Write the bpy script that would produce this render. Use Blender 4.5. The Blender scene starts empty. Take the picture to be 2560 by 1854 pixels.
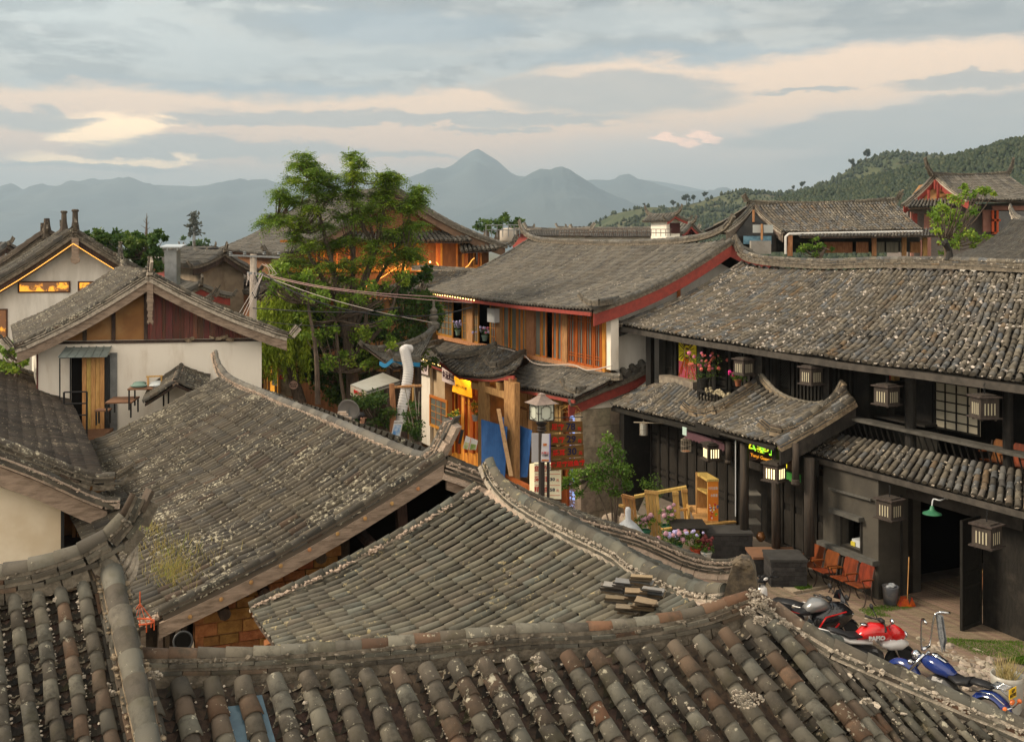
import bpy,math,random
import numpy as np
from mathutils import Vector,Matrix,noise
random.seed(7)
rng=np.random.default_rng(7)
scene=bpy.context.scene
# ------------------------------------------------------------------ camera, world, sun, exposure
CAM_H,FPX,HORIZ,CENTX=8.2,2500.0,620.0,1280.0
cam_data=bpy.data.cameras.new('camera')
cam_data.sensor_fit='HORIZONTAL'
cam_data.sensor_width=36.0
cam_data.lens=FPX/2560.0*36.0
cam_data.shift_y=-(927.0-HORIZ)/2560.0
cam_data.clip_start=0.1
cam_data.clip_end=60000
cam=bpy.data.objects.new('camera',cam_data)
cam.location=(0,0,CAM_H)
cam.rotation_euler=(math.radians(90),0,0)
scene.collection.objects.link(cam)
scene.camera=cam
scene.view_settings.view_transform='Standard'
scene.view_settings.look='None'
scene.view_settings.gamma=1.0
scene.view_settings.exposure=1.06
scene.cycles.max_bounces=5
scene.cycles.diffuse_bounces=2
scene.cycles.glossy_bounces=2
scene.cycles.transmission_bounces=3
scene.cycles.volume_bounces=0
scene.cycles.use_adaptive_sampling=True
def C(r,g,b):
    return tuple(((v/255.0)/12.92 if v/255.0<=0.04045 else((v/255.0+0.055)/1.055)**2.4)for v in(r,g,b))+(1.0,)
SUN_AZ,SUN_EL=math.radians(-88),math.radians(36)
sun_data=bpy.data.lights.new('sun','SUN')
sun_data.energy=2.7
sun_data.angle=math.radians(16)
sun_data.color=(1.0,0.84,0.64)
sun=bpy.data.objects.new('sun',sun_data)
sd=Vector((math.sin(SUN_AZ)*math.cos(SUN_EL),math.cos(SUN_AZ)*math.cos(SUN_EL),math.sin(SUN_EL)))
sun.rotation_euler=(-sd).to_track_quat('-Z','Y').to_euler()
sun.location=(-20,-20,40)
scene.collection.objects.link(sun)
class NT:
    def __init__(s,tree):
        s.t=tree;s.n=tree.nodes;s.l=tree.links
    def new(s,kind,**kw):
        n=s.n.new(kind)
        for k,v in kw.items():
            setattr(n,k,v)
        return n
    def put(s,sock,v):
        if isinstance(v,bpy.types.NodeSocket):s.l.new(v,sock)
        else:sock.default_value=v
    def m(s,op,a,b=0.0,c=0.0,clamp=False):
        n=s.n.new('ShaderNodeMath');n.operation=op;n.use_clamp=clamp
        for i,v in enumerate((a,b,c)):s.put(n.inputs[i],v)
        return n.outputs[0]
    def mix(s,f,a,b,mode='MIX'):
        n=s.n.new('ShaderNodeMix');n.data_type='RGBA';n.blend_type=mode
        s.put(n.inputs[0],f);s.put(n.inputs[6],a);s.put(n.inputs[7],b)
        return n.outputs[2]
    def smooth(s,v,lo,hi,a=0.0,b=1.0):
        n=s.n.new('ShaderNodeMapRange');n.interpolation_type='SMOOTHSTEP'
        s.put(n.inputs[0],v)
        for i,q in enumerate((lo,hi,a,b)):n.inputs[i+1].default_value=q
        return n.outputs[0]
    def noise(s,vec,scale,detail=4.0,rough=0.55,dist=0.0):
        n=s.n.new('ShaderNodeTexNoise');n.inputs['Scale'].default_value=scale
        n.inputs['Detail'].default_value=detail;n.inputs['Roughness'].default_value=rough
        n.inputs['Distortion'].default_value=dist
        if vec is not None:s.l.new(vec,n.inputs['Vector'])
        return n
    def ramp(s,v,stops,interp='LINEAR'):
        n=s.n.new('ShaderNodeValToRGB');s.put(n.inputs[0],v);r=n.color_ramp;r.interpolation=interp
        while len(r.elements)>1:r.elements.remove(r.elements[-1])
        r.elements[0].position=stops[0][0];r.elements[0].color=stops[0][1]
        for p,c in stops[1:]:
            e=r.elements.new(p);e.color=c
        return n.outputs[0]
    def mapping(s,vec,sc=(1,1,1),loc=(0,0,0)):
        n=s.n.new('ShaderNodeMapping');s.l.new(vec,n.inputs[0])
        n.inputs['Scale'].default_value=sc;n.inputs['Location'].default_value=loc
        return n.outputs[0]
world=bpy.data.worlds.new('World')
scene.world=world
world.use_nodes=True
wt=NT(world.node_tree);wt.n.clear()
tc=wt.new('ShaderNodeTexCoord').outputs['Generated']
sep=wt.new('ShaderNodeSeparateXYZ');wt.l.new(tc,sep.inputs[0])
wx,wy,wz=sep.outputs
az=wt.m('ARCTAN2',wx,wy)
el=wt.m('ARCSINE',wz)
comb=wt.new('ShaderNodeCombineXYZ');wt.l.new(az,comb.inputs[0]);wt.l.new(wt.m('MULTIPLY',el,3.2),comb.inputs[1])
skyv=comb.outputs[0]
n1=wt.noise(skyv,6.0,9.0,0.66,0.3).outputs[0]
n2=wt.noise(wt.mapping(skyv,(1,1,1),(3.7,1.3,0)),20.0,9.0,0.68,0.3).outputs[0]
n3=wt.noise(wt.mapping(skyv,(0.6,1.6,1),(9.1,4.2,0)),7.0,5.0,0.55,0.8).outputs[0]
elw=wt.m('ADD',el,wt.m('ADD',wt.m('MULTIPLY',wt.m('SUBTRACT',n1,0.5),0.034),wt.m('MULTIPLY',wt.m('SUBTRACT',n2,0.5),0.030)))
azw=wt.m('ADD',az,wt.m('ADD',wt.m('MULTIPLY',wt.m('SUBTRACT',n3,0.5),0.16),wt.m('MULTIPLY',wt.m('SUBTRACT',n2,0.5),0.05)))
def A_(px):return math.atan((px-CENTX)/FPX)
def E_(px,py):return math.atan((HORIZ-py)/FPX*math.cos(A_(px)))
def blob(px,py,rx,ry,tilt=0.0,soft=0.55):
    """soft-edged ellipse on the sky at a direction; positive inside"""
    dx=wt.m('SUBTRACT',azw,A_(px));dy=wt.m('SUBTRACT',elw,E_(px,py))
    dy2=wt.m('SUBTRACT',dy,wt.m('MULTIPLY',dx,tilt))
    a=wt.m('DIVIDE',dx,rx/FPX);b=wt.m('DIVIDE',dy2,ry/FPX)
    d=wt.m('ADD',wt.m('MULTIPLY',a,a),wt.m('MULTIPLY',b,b))
    return wt.smooth(d,1.0+soft,max(0.05,1.0-soft))
def maxall(l):
    o=l[0]
    for q in l[1:]:o=wt.m('MAXIMUM',o,q)
    return o
base=wt.ramp(wt.m('MULTIPLY',el,4.0),[(0.0,C(172,184,186)),(0.16,C(206,194,178)),(0.34,(0.92,0.55,0.33,1)),(0.56,(0.95,0.62,0.37,1)),(0.80,(0.92,0.63,0.40,1)),(1.0,C(214,205,190))])
edge=wt.new('ShaderNodeFloatCurve');cu=edge.mapping.curves[0]
eds=[(-0.55,305),(-0.40,255),(-0.25,262),(-0.12,246),(0.0,205),(0.10,165),(0.2,172),(0.32,160),(0.5,172)]
for i,(a_,py_)in enumerate(eds):
    q=((a_+0.6)/1.2,(HORIZ-py_)/FPX*2)
    if i==0:cu.points[0].location=q
    elif i==len(eds)-1:cu.points[-1].location=q
    else:cu.points.new(*q)
edge.mapping.update()
wt.l.new(wt.m('DIVIDE',wt.m('ADD',az,0.6),1.2,clamp=True),edge.inputs['Value'])
dd=wt.m('SUBTRACT',elw,wt.m('MULTIPLY',edge.outputs[0],0.5))
deck=wt.smooth(dd,-0.006,0.010)
streaks=maxall([blob(520,302,160,16),blob(900,292,420,20),blob(1250,300,330,17),blob(1560,235,270,55),blob(1380,215,170,26),
                  blob(560,372,330,26),blob(900,385,260,10),blob(60,300,110,26),blob(2460,200,200,18,0.03),blob(2000,222,120,7),
                  blob(1240,327,130,8),blob(240,415,260,12),blob(2250,300,420,34,0.12),blob(2560,335,520,70,0.08)])
low=wt.smooth(el,E_(1280,365),E_(1280,470))
lowr=wt.smooth(wt.m('SUBTRACT',elw,wt.m('MULTIPLY',az,0.10)),E_(1280,330),E_(1280,420))
lown=wt.m('MULTIPLY',low,wt.smooth(n3,0.2,0.7,0.45,0.9))
lowm=wt.m('MAXIMUM',lown,wt.m('MULTIPLY',lowr,wt.smooth(az,-0.1,0.12)))
dcol=wt.mix(wt.smooth(n3,0.34,0.68),C(146,147,143),C(180,176,166))
dcol=wt.mix(wt.m('MULTIPLY',wt.smooth(az,-0.05,-0.45),wt.smooth(el,0.12,0.22)),dcol,C(186,190,184))
puffs=maxall([blob(520,130,210,55,0,0.8),blob(930,150,220,40,0,0.8),blob(1600,60,260,40,0,0.8),blob(330,60,200,40,0,0.8)])
dcol=wt.mix(wt.smooth(n2,0.44,0.60),dcol,wt.mix(0.5,dcol,C(186,184,176)))
dcol=wt.mix(wt.smooth(n1,0.53,0.45),dcol,wt.mix(0.55,dcol,C(112,118,120)))
dcol=wt.mix(wt.m('MULTIPLY',puffs,0.45),dcol,C(186,190,186))
dark=maxall([blob(1000,70,320,40,0,0.8),blob(1900,150,620,38,-0.03,0.8),blob(110,300,120,26,0,0.6),blob(700,235,500,28,0,0.8)])
dcol=wt.mix(wt.m('MULTIPLY',dark,0.6),dcol,C(140,154,162))
scol=wt.mix(n2,C(138,142,142),C(184,172,156))
c=wt.mix(wt.m('MULTIPLY',lowm,0.62),base,wt.mix(n3,C(172,180,182),C(204,194,180)))
glowm=maxall([blob(262,322,115,34,0,0.7),blob(250,395,170,15,0,0.7),blob(420,398,70,10,0,0.6)])
c=wt.mix(wt.m('MULTIPLY',glowm,1.0),c,(1.9,1.25,0.62,1))
puffg=maxall([blob(1702,350,34,22,0,0.4),blob(1778,342,32,20,0,0.4)])
c=wt.mix(wt.m('MULTIPLY',puffg,0.8),c,(1.7,0.95,0.58,1))
c=wt.mix(wt.m('MULTIPLY',streaks,0.86),c,scol)
c=wt.mix(deck,c,dcol)
high=wt.smooth(el,0.24,0.42)
c=wt.mix(high,c,C(160,166,166))
c=wt.mix(wt.smooth(el,0.0,-0.03),c,C(120,120,112))
c=wt.mix(wt.smooth(wy,0.10,-0.45),c,wt.mix(n3,(1.15,0.98,0.78,1),(0.90,0.82,0.70,1)))  # sky behind the camera made brighter and warmer, added to light the facing walls
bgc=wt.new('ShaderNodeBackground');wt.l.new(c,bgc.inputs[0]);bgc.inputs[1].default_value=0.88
nish=wt.new('ShaderNodeTexSky');nish.sky_type='NISHITA';nish.sun_disc=False
nish.sun_elevation=SUN_EL;nish.sun_rotation=SUN_AZ;nish.dust_density=3.0;nish.altitude=2400
bgn=wt.new('ShaderNodeBackground');wt.l.new(nish.outputs[0],bgn.inputs[0]);bgn.inputs[1].default_value=0.08
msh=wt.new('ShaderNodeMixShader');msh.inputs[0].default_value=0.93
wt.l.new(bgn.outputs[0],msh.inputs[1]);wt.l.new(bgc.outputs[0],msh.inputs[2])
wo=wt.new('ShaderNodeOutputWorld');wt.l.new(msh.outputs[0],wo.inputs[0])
# ------------------------------------------------------------------ helpers: points
def P(px,py,Y):
    return Vector(((px-CENTX)/FPX*Y,Y,CAM_H-(py-HORIZ)/FPX*Y))
def G(px,py,z=0.0):
    Y=FPX*(CAM_H-z)/(py-HORIZ)
    return Vector(((px-CENTX)/FPX*Y,Y,z))
def plane_hit(px,py,p,n):
    r=Vector(((px-CENTX)/FPX,1.0,-(py-HORIZ)/FPX));o=Vector((0,0,CAM_H))
    return o+r*((p-o).dot(n)/r.dot(n))
def V(*a):return Vector(a)
class Fac:
    """upright plane along u; a runs along it, o outwards (towards the street), z up"""
    def __init__(s,x,y,ux,uy):
        l=math.hypot(ux,uy);s.p=Vector((x,y,0));s.u=Vector((ux/l,uy/l,0));s.n=Vector((-uy/l,ux/l,0))
        if s.n.y>0:s.n=-s.n
    def w(s,a,o,z):return s.p+s.u*a+s.n*o+Vector((0,0,z))
    def hit(s,px,py,o=0.0):
        q=plane_hit(px,py,s.p+s.n*o,s.n)
        return((q-s.p).dot(s.u),q.z)
    def a(s,px,o=0.0):return s.hit(px,800,o)[0]
    def z(s,px,py,o=0.0):return s.hit(px,py,o)[1]
    def box(s,mb,a0,a1,o0,o1,z0,z1,m=0,t=None):
        mb.box(s.w(a0,o0,z0),s.u*(a1-a0),s.n*(o1-o0),Vector((0,0,z1-z0)),m,t)
# ------------------------------------------------------------------ helpers: meshes and objects
class MB:
    def __init__(s):s.v=[];s.f=[];s.m=[];s.t=[];s.k=[]
    def each(s,name,mats,parent=None,smooth=False,step=1):
        """one object per piece"""
        ks=s.k[::step]+[(len(s.v),len(s.f))]
        for(v0,f0),(v1,f1)in zip(ks[:-1],ks[1:]):
            q=MB();q.v=s.v[v0:v1];q.f=[tuple(i-v0 for i in f)for f in s.f[f0:f1]];q.m=s.m[f0:f1];q.t=s.t[f0:f1];q.build(name,mats,parent,smooth)
    def add(s,vs,fs,m=0,t=None):
        b=len(s.v);s.k.append((b,len(s.f)));s.v.extend([tuple(q)for q in vs])
        if t is None:t=(random.random(),random.random(),random.random())
        for f in fs:
            s.f.append(tuple(b+i for i in f));s.m.append(m);s.t.append(t)
    def box(s,o,ex,ey,ez,m=0,t=None):
        o=Vector(o);ex=Vector(ex);ey=Vector(ey);ez=Vector(ez)
        if ex.cross(ey).dot(ez)<0:o=o+ex;ex=-ex
        s.add([o,o+ex,o+ex+ey,o+ey,o+ez,o+ex+ez,o+ex+ey+ez,o+ey+ez],
              [(3,2,1,0),(4,5,6,7),(0,1,5,4),(1,2,6,5),(2,3,7,6),(3,0,4,7)],m,t)
    def cbox(s,c,sx,sy,sz,rz=0.0,m=0,t=None,tilt=None):
        R=Matrix.Rotation(rz,3,'Z')
        if tilt is not None:R=R@tilt
        ex=R@Vector((sx,0,0));ey=R@Vector((0,sy,0));ez=R@Vector((0,0,sz))
        s.box(Vector(c)-(ex+ey+ez)/2,ex,ey,ez,m,t)
    def beam(s,p,q,w,h,m=0,up=(0,0,1),t=None):
        p=Vector(p);q=Vector(q);d=q-p;u=Vector(up)
        sd_=d.cross(u)
        if sd_.length<1e-6:sd_=d.cross(Vector((1,0,0)))
        sd_=sd_.normalized();uu=sd_.cross(d).normalized()
        s.box(p-sd_*w/2-uu*h/2,d,sd_*w,uu*h,m,t)
    def prism(s,poly,ext,m=0,t=None):
        n=len(poly);ext=Vector(ext);a=[Vector(q)for q in poly]
        nrm=Vector((0,0,0))
        for i in range(n):nrm+=a[i].cross(a[(i+1)%n])
        if nrm.dot(ext)>0:a.reverse()
        s.add(a+[q+ext for q in a],[tuple(range(n)),tuple(range(2*n-1,n-1,-1))]+[(i+n,(i+1)%n+n,(i+1)%n,i)[::1]for i in range(n)],m,t)
    def quad(s,a,b,c,d,m=0,t=None):s.add([a,b,c,d],[(0,1,2,3)],m,t)
    def tube(s,pts,r,seg=8,m=0,cap=True,t=None):
        pts=[Vector(q)for q in pts];n=len(pts)
        if not hasattr(r,'__len__'):r=[r]*n
        vs=[];prev=None
        for i in range(n):
            d=(pts[min(i+1,n-1)]-pts[max(i-1,0)])
            if d.length<1e-9:d=Vector((0,0,1))
            d.normalize()
            if prev is None:
                x=d.cross(Vector((0,0,1)))
                if x.length<1e-3:x=Vector((1,0,0))
                x.normalize()
            else:
                x=(prev-d*prev.dot(d)).normalized()
            prev=x;y=d.cross(x)
            for k in range(seg):
                a=2*math.pi*k/seg
                vs.append(pts[i]+(x*math.cos(a)+y*math.sin(a))*r[i])
        fs=[(i*seg+k,i*seg+(k+1)%seg,(i+1)*seg+(k+1)%seg,(i+1)*seg+k)for i in range(n-1)for k in range(seg)]
        if cap:fs+=[tuple(range(seg))[::-1],tuple((n-1)*seg+k for k in range(seg))]
        s.add(vs,fs,m,t)
    def lathe(s,c,prof,seg=14,m=0,axis=(0,0,1),t=None):
        c=Vector(c);q=Vector((0,0,1)).rotation_difference(Vector(axis).normalized())
        vs=[c+q@Vector((r*math.cos(2*math.pi*k/seg),r*math.sin(2*math.pi*k/seg),z))for r,z in prof for k in range(seg)]
        n=len(prof)
        fs=[(i*seg+k,i*seg+(k+1)%seg,(i+1)*seg+(k+1)%seg,(i+1)*seg+k)for i in range(n-1)for k in range(seg)]
        fs+=[tuple(range(seg))[::-1],tuple((n-1)*seg+k for k in range(seg))]
        s.add(vs,fs,m,t)
    def ball(s,c,rx,ry=None,rz=None,m=0,seg=10,rings=6,t=None,rot=None,jit=0.0):
        ry=ry or rx;rz=rz or rx;vs=[];c=Vector(c)
        for i in range(rings+1):
            ph=math.pi*i/rings
            for k in range(seg):
                a=2*math.pi*k/seg
                v=Vector((math.sin(ph)*math.cos(a),math.sin(ph)*math.sin(a),math.cos(ph)))
                if jit:v=v*(1+jit*noise.noise(v*1.7+c*9.1))
                v=Vector((v.x*rx,v.y*ry,v.z*rz))
                vs.append(c+(rot@v if rot else v))
        s.add(vs,[(i*seg+k,(i+1)*seg+k,(i+1)*seg+(k+1)%seg,i*seg+(k+1)%seg)for i in range(rings)for k in range(seg)],m,t)
    def build(s,name,mats,parent=None,smooth=False):
        me=bpy.data.meshes.new(name)
        me.from_pydata(s.v,[],s.f)
        if not isinstance(mats,(list,tuple)):mats=[mats]
        for q in mats:me.materials.append(q)
        me.polygons.foreach_set('material_index',s.m)
        at=me.attributes.new('tint','FLOAT_COLOR','FACE')
        at.data.foreach_set('color',np.array([(a,b,c_,1.0)for a,b,c_ in s.t],dtype=np.float32).ravel())
        if smooth:me.polygons.foreach_set('use_smooth',[True]*len(s.f))
        me.update()
        return link(name,me,parent)
def link(name,me,parent=None):
    o=bpy.data.objects.new(name,me);scene.collection.objects.link(o)
    if parent is not None:
        o.parent=parent;o.matrix_parent_inverse=Matrix.Translation(-Vector(root_loc(parent)))
    return o
LOCS={}
def root_loc(p):
    return LOCS.get(p.name,(0,0,0))
def thing(name,label,cat,loc=(0,0,0),group=None):
    o=bpy.data.objects.new(name,None);scene.collection.objects.link(o)
    o.empty_display_size=0.3
    o.location=loc;LOCS[o.name]=tuple(loc)
    o['label']=label;o['category']=cat
    if group:o['group']=group
    return o
def tag(o,label,cat,group=None,kind=None):
    o['label']=label;o['category']=cat
    if group:o['group']=group
    if kind:o['kind']=kind
    return o
def structure(o,label=None,cat=None):
    o['kind']='structure'
    if label:o['label']=label
    if cat:o['category']=cat
    return o
def dup(root,loc,rz,label,group=None,scale=None):
    r=root.copy();scene.collection.objects.link(r);r.location=loc;r.rotation_euler=(0,0,rz)
    if scale:r.scale=(scale,)*3
    r['label']=label
    if group:r['group']=group
    for ch in list(root.children):
        c_=ch.copy();scene.collection.objects.link(c_);c_.parent=r
        for g in list(ch.children):
            d_=g.copy();scene.collection.objects.link(d_);d_.parent=c_
    return r
def np_mesh(name,verts,faces,midx,tint,mats,parent=None,smooth=False):
    """verts (n,3), faces (m,4) arrays"""
    me=bpy.data.meshes.new(name);nf=len(faces)
    me.vertices.add(len(verts));me.vertices.foreach_set('co',np.asarray(verts,np.float32).ravel())
    me.loops.add(nf*4);me.loops.foreach_set('vertex_index',np.asarray(faces,np.int32).ravel())
    me.polygons.add(nf);me.polygons.foreach_set('loop_start',np.arange(0,nf*4,4,dtype=np.int32))
    for q in mats:me.materials.append(q)
    me.polygons.foreach_set('material_index',np.asarray(midx,np.int32))
    if smooth is True:me.polygons.foreach_set('use_smooth',[True]*nf)
    elif smooth is not False:me.polygons.foreach_set('use_smooth',np.asarray(smooth,bool))
    at=me.attributes.new('tint','FLOAT_COLOR','FACE')
    at.data.foreach_set('color',np.concatenate([np.asarray(tint,np.float32),np.ones((nf,1),np.float32)],1).ravel())
    me.update(calc_edges=True);me.validate()
    return link(name,me,parent)
# ------------------------------------------------------------------ materials
MATS={}
def mat(name,col,col2=None,rough=0.85,scale=4.0,stretch=(1,1,1),bump=0.15,metal=0.0,emit=0.0,spec=0.25,lo=0.35,hi=0.65,col3=None,alpha=None,tintv=0.0,bscale=None,coat=0.0):
    if name in MATS:return MATS[name]
    m=bpy.data.materials.new(name);m.use_nodes=True;MATS[name]=m
    t=NT(m.node_tree);b=m.node_tree.nodes['Principled BSDF']
    col=tuple(col[:3])+(1,)
    tcx=t.new('ShaderNodeTexCoord').outputs['Object']
    mp=t.mapping(tcx,stretch)
    c_=col
    if col2 is not None:
        nz=t.noise(mp,scale,6.0,0.62,0.2).outputs[0]
        c_=t.mix(t.smooth(nz,lo,hi),col,tuple(col2[:3])+(1,))
    if col3 is not None:
        nz3=t.noise(t.mapping(tcx,(1,1,1),(5,3,1)),scale*0.45,5.0,0.65).outputs[0]
        c_=t.mix(t.smooth(nz3,0.5,0.72),c_,tuple(col3[:3])+(1,))
    if tintv:
        at=t.new('ShaderNodeAttribute',attribute_name='tint');sp=t.new('ShaderNodeSeparateColor');t.l.new(at.outputs[0],sp.inputs[0])
        hs=t.new('ShaderNodeHueSaturation');t.put(hs.inputs['Color'],c_)
        t.l.new(t.m('MULTIPLY_ADD',sp.outputs[0],2*tintv,1-tintv),hs.inputs['Value'])
        t.l.new(t.m('MULTIPLY_ADD',sp.outputs[1],0.04,0.48),hs.inputs['Hue'])
        c_=hs.outputs[0]
    t.put(b.inputs['Base Color'],c_)
    b.inputs['Roughness'].default_value=rough;b.inputs['Metallic'].default_value=metal
    b.inputs['Specular IOR Level'].default_value=spec
    if coat:b.inputs['Coat Weight'].default_value=coat;b.inputs['Coat Roughness'].default_value=0.08
    if bump:
        bn=t.noise(mp,bscale or scale*3,5.0,0.6).outputs[0]
        bp=t.new('ShaderNodeBump');bp.inputs['Strength'].default_value=bump;bp.inputs['Distance'].default_value=0.03
        t.l.new(bn,bp.inputs['Height']);t.l.new(bp.outputs[0],b.inputs['Normal'])
    if emit:
        t.put(b.inputs['Emission Color'],c_);b.inputs['Emission Strength'].default_value=emit
    return m
def tile_mat(name,pal,lichen=0.3,lcol=(0.42,0.39,0.31,1),dirt=0.5,gain=1.0,lsc=9.0,moss=0.0):
    m=bpy.data.materials.new(name);m.use_nodes=True;MATS[name]=m
    t=NT(m.node_tree);b=m.node_tree.nodes['Principled BSDF']
    at=t.new('ShaderNodeAttribute',attribute_name='tint');sp=t.new('ShaderNodeSeparateColor');t.l.new(at.outputs[0],sp.inputs[0])
    r,g,bl=sp.outputs[0],sp.outputs[1],sp.outputs[2]
    tcx=t.new('ShaderNodeTexCoord').outputs['Object']
    c_=t.ramp(g,pal,'LINEAR')
    gain*=0.70;val=t.m('MULTIPLY_ADD',r,0.56*gain,0.55*gain)
    c_=t.mix(1.0,c_,t.new('ShaderNodeCombineColor').outputs[0],'MULTIPLY')if False else c_
    hs=t.new('ShaderNodeHueSaturation');t.put(hs.inputs['Color'],c_);t.l.new(val,hs.inputs['Value']);c_=hs.outputs[0]
    nz=t.noise(tcx,4.5,8.0,0.72).outputs[0]
    c_=t.mix(t.m('MULTIPLY',t.smooth(nz,0.46,0.64),dirt),c_,(0.030,0.026,0.020,1))
    nz2=t.noise(t.mapping(tcx,(1,1,1),(4,2,7)),1.3,4.0,0.6).outputs[0]
    c_=t.mix(t.m('MULTIPLY',t.smooth(nz2,0.42,0.68),0.35),c_,t.mix(0.5,c_,(0.20,0.165,0.115,1)))
    li=t.noise(t.mapping(tcx,(1,1,1),(1,8,3)),lsc,7.0,0.7).outputs[0]
    big=t.noise(t.mapping(tcx,(1,1,1),(6,1,3)),0.8,3.0,0.6).outputs[0]
    thr=t.m('SUBTRACT',t.m('ADD',li,t.m('MULTIPLY',big,0.36)),t.m('MULTIPLY',bl,-0.06))
    lm=t.smooth(thr,0.86-0.22*lichen,0.92-0.22*lichen)
    c_=t.mix(lm,c_,lcol)
    if moss:
        mo=t.noise(t.mapping(tcx,(1,1,1),(2,2,9)),2.2,6.0,0.7).outputs[0]
        c_=t.mix(t.m('MULTIPLY',t.smooth(mo,0.52,0.66),moss),c_,(0.045,0.040,0.012,1))
    t.put(b.inputs['Base Color'],c_)
    b.inputs['Roughness'].default_value=0.82;b.inputs['Specular IOR Level'].default_value=0.3
    bp=t.new('ShaderNodeBump');bp.inputs['Strength'].default_value=0.35;bp.inputs['Distance'].default_value=0.012
    t.l.new(t.noise(tcx,26.0,6.0,0.7).outputs[0],bp.inputs['Height']);t.l.new(bp.outputs[0],b.inputs['Normal'])
    return m
def pal(*cs):
    n=len(cs);return[(i/(n-1),tuple(c_)+(1,))for i,c_ in enumerate(cs)]
PAL_OLD=pal((0.060,0.050,0.038),(0.085,0.070,0.052),(0.11,0.094,0.068),(0.080,0.076,0.068),(0.095,0.078,0.054),(0.060,0.056,0.050),(0.085,0.054,0.035))
PAL_NEAR=pal((0.10,0.088,0.070),(0.135,0.12,0.095),(0.19,0.175,0.135),(0.16,0.155,0.128),(0.10,0.085,0.066),(0.125,0.112,0.09),(0.135,0.088,0.058),(0.165,0.085,0.048))
PAL_GREY=pal((0.125,0.115,0.098),(0.165,0.15,0.128),(0.185,0.17,0.142),(0.15,0.145,0.132),(0.17,0.152,0.122),(0.10,0.098,0.095))
T_NEAR=tile_mat('clay_tiles_near',PAL_NEAR,0.16,(0.36,0.33,0.25,1),0.68,1.22,15.0,0.30)
T_OLD=tile_mat('clay_tiles_lichen',PAL_OLD,0.33,(0.34,0.31,0.23,1),0.5,1.12,17.0,0.15)
T_MID=tile_mat('clay_tiles_weathered',pal((0.10,0.092,0.072),(0.135,0.122,0.092),(0.16,0.147,0.108),(0.14,0.145,0.122),(0.115,0.105,0.082),(0.15,0.13,0.10)),0.20,(0.30,0.25,0.14,1),0.45,1.15,11.0)
T_BROWN=tile_mat('clay_tiles_brown',pal((0.075,0.056,0.042),(0.105,0.078,0.058),(0.085,0.066,0.052),(0.12,0.088,0.062)),0.25,(0.28,0.22,0.15,1),0.45,1.1,15.0)
T_GREY=tile_mat('clay_tiles_new_grey',PAL_GREY,0.12,(0.30,0.27,0.22,1),0.25,1.15)
T_BLACK=tile_mat('clay_tiles_mixed',pal((0.085,0.078,0.066),(0.15,0.13,0.10),(0.19,0.165,0.125),(0.115,0.125,0.135),(0.16,0.135,0.10),(0.095,0.092,0.088),(0.19,0.13,0.075)),0.25,(0.36,0.32,0.26,1),0.5,1.22,14.0)
T_PAN=tile_mat('pan_tiles',pal((0.020,0.017,0.013),(0.030,0.024,0.018),(0.023,0.019,0.015),(0.036,0.026,0.018)),0.40,(0.24,0.20,0.14,1),0.4,1.0,12.0,0.55)  # shadow in the gaps between tile rows is put into this dark palette
MORTAR=mat('lime_mortar',(0.52,0.45,0.36),(0.36,0.31,0.25),scale=14,bump=0.8,col3=(0.22,0.19,0.15))
MORTAR_P=mat('pink_mortar',(0.56,0.43,0.33),(0.42,0.33,0.26),scale=12,bump=0.9,col3=(0.25,0.20,0.16))
MORTAR_Y=mat('clay_mortar',(0.36,0.28,0.19),(0.20,0.155,0.10),scale=9,bump=0.9,col3=(0.16,0.12,0.08))
WOODG=mat('weathered_grey_wood',(0.24,0.19,0.15),(0.13,0.10,0.08),scale=3,stretch=(2,2,9),bump=0.5,tintv=0.12,spec=0.15)
WOODD=mat('dark_old_wood',(0.075,0.05,0.035),(0.035,0.025,0.02),scale=4,stretch=(4,4,1),bump=0.4,tintv=0.15)
WOODB=mat('charred_black_wood',(0.020,0.018,0.015),(0.012,0.011,0.009),scale=5,stretch=(5,5,0.8),bump=0.3,tintv=0.3,rough=0.62,col3=(0.036,0.031,0.025))
WOODO=mat('varnished_orange_wood',(0.60,0.24,0.045),(0.42,0.15,0.028),scale=5,stretch=(4,4,0.6),bump=0.1,rough=0.45,tintv=0.15)
WOODT=mat('tan_raw_wood',(0.44,0.24,0.10),(0.28,0.145,0.06),scale=5,stretch=(4,4,0.7),bump=0.25,tintv=0.15)
WOODY=mat('yellow_pine',(0.62,0.38,0.13),(0.46,0.26,0.08),scale=5,stretch=(5,5,0.7),bump=0.15,tintv=0.12,rough=0.6)
REDP=mat('red_painted_wood',(0.30,0.055,0.040),(0.22,0.045,0.035),scale=3,stretch=(2,2,2),bump=0.15,rough=0.7)
REDW=mat('worn_red_boards',(0.17,0.055,0.040),(0.09,0.05,0.038),scale=4,stretch=(5,5,0.4),bump=0.4,tintv=0.28)
MGREY=mat('grey_bedding',(0.20,0.17,0.13),(0.10,0.085,0.065),scale=9,bump=.8)
WHITE=mat('white_plaster',(0.82,0.76,0.66),(0.58,0.49,0.38),scale=1.3,stretch=(1.6,1.6,.4),bump=0.25,bscale=9,rough=0.92,lo=0.5,hi=0.85)
WHITE2=mat('stained_plaster',(0.78,0.69,0.54),(0.66,0.56,0.42),scale=0.8,bump=0.25,bscale=8,rough=0.92,lo=0.35,hi=0.8,col3=(0.62,0.51,0.36))
WHITEG=mat('grey_white_plaster',(0.76,0.73,0.67),(0.60,0.57,0.51),scale=1.2,stretch=(1.6,1.6,.4),bump=0.2,bscale=9,rough=0.92)
GLASSD=mat('dark_window_glass',(0.022,0.022,0.022),(0.05,0.047,0.04),scale=2.0,bump=0.0,rough=0.12,spec=0.6)
DARKV=mat('unlit_interior',(0.010,0.009,0.008),None,bump=0,rough=1.0,spec=0.0)
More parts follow.
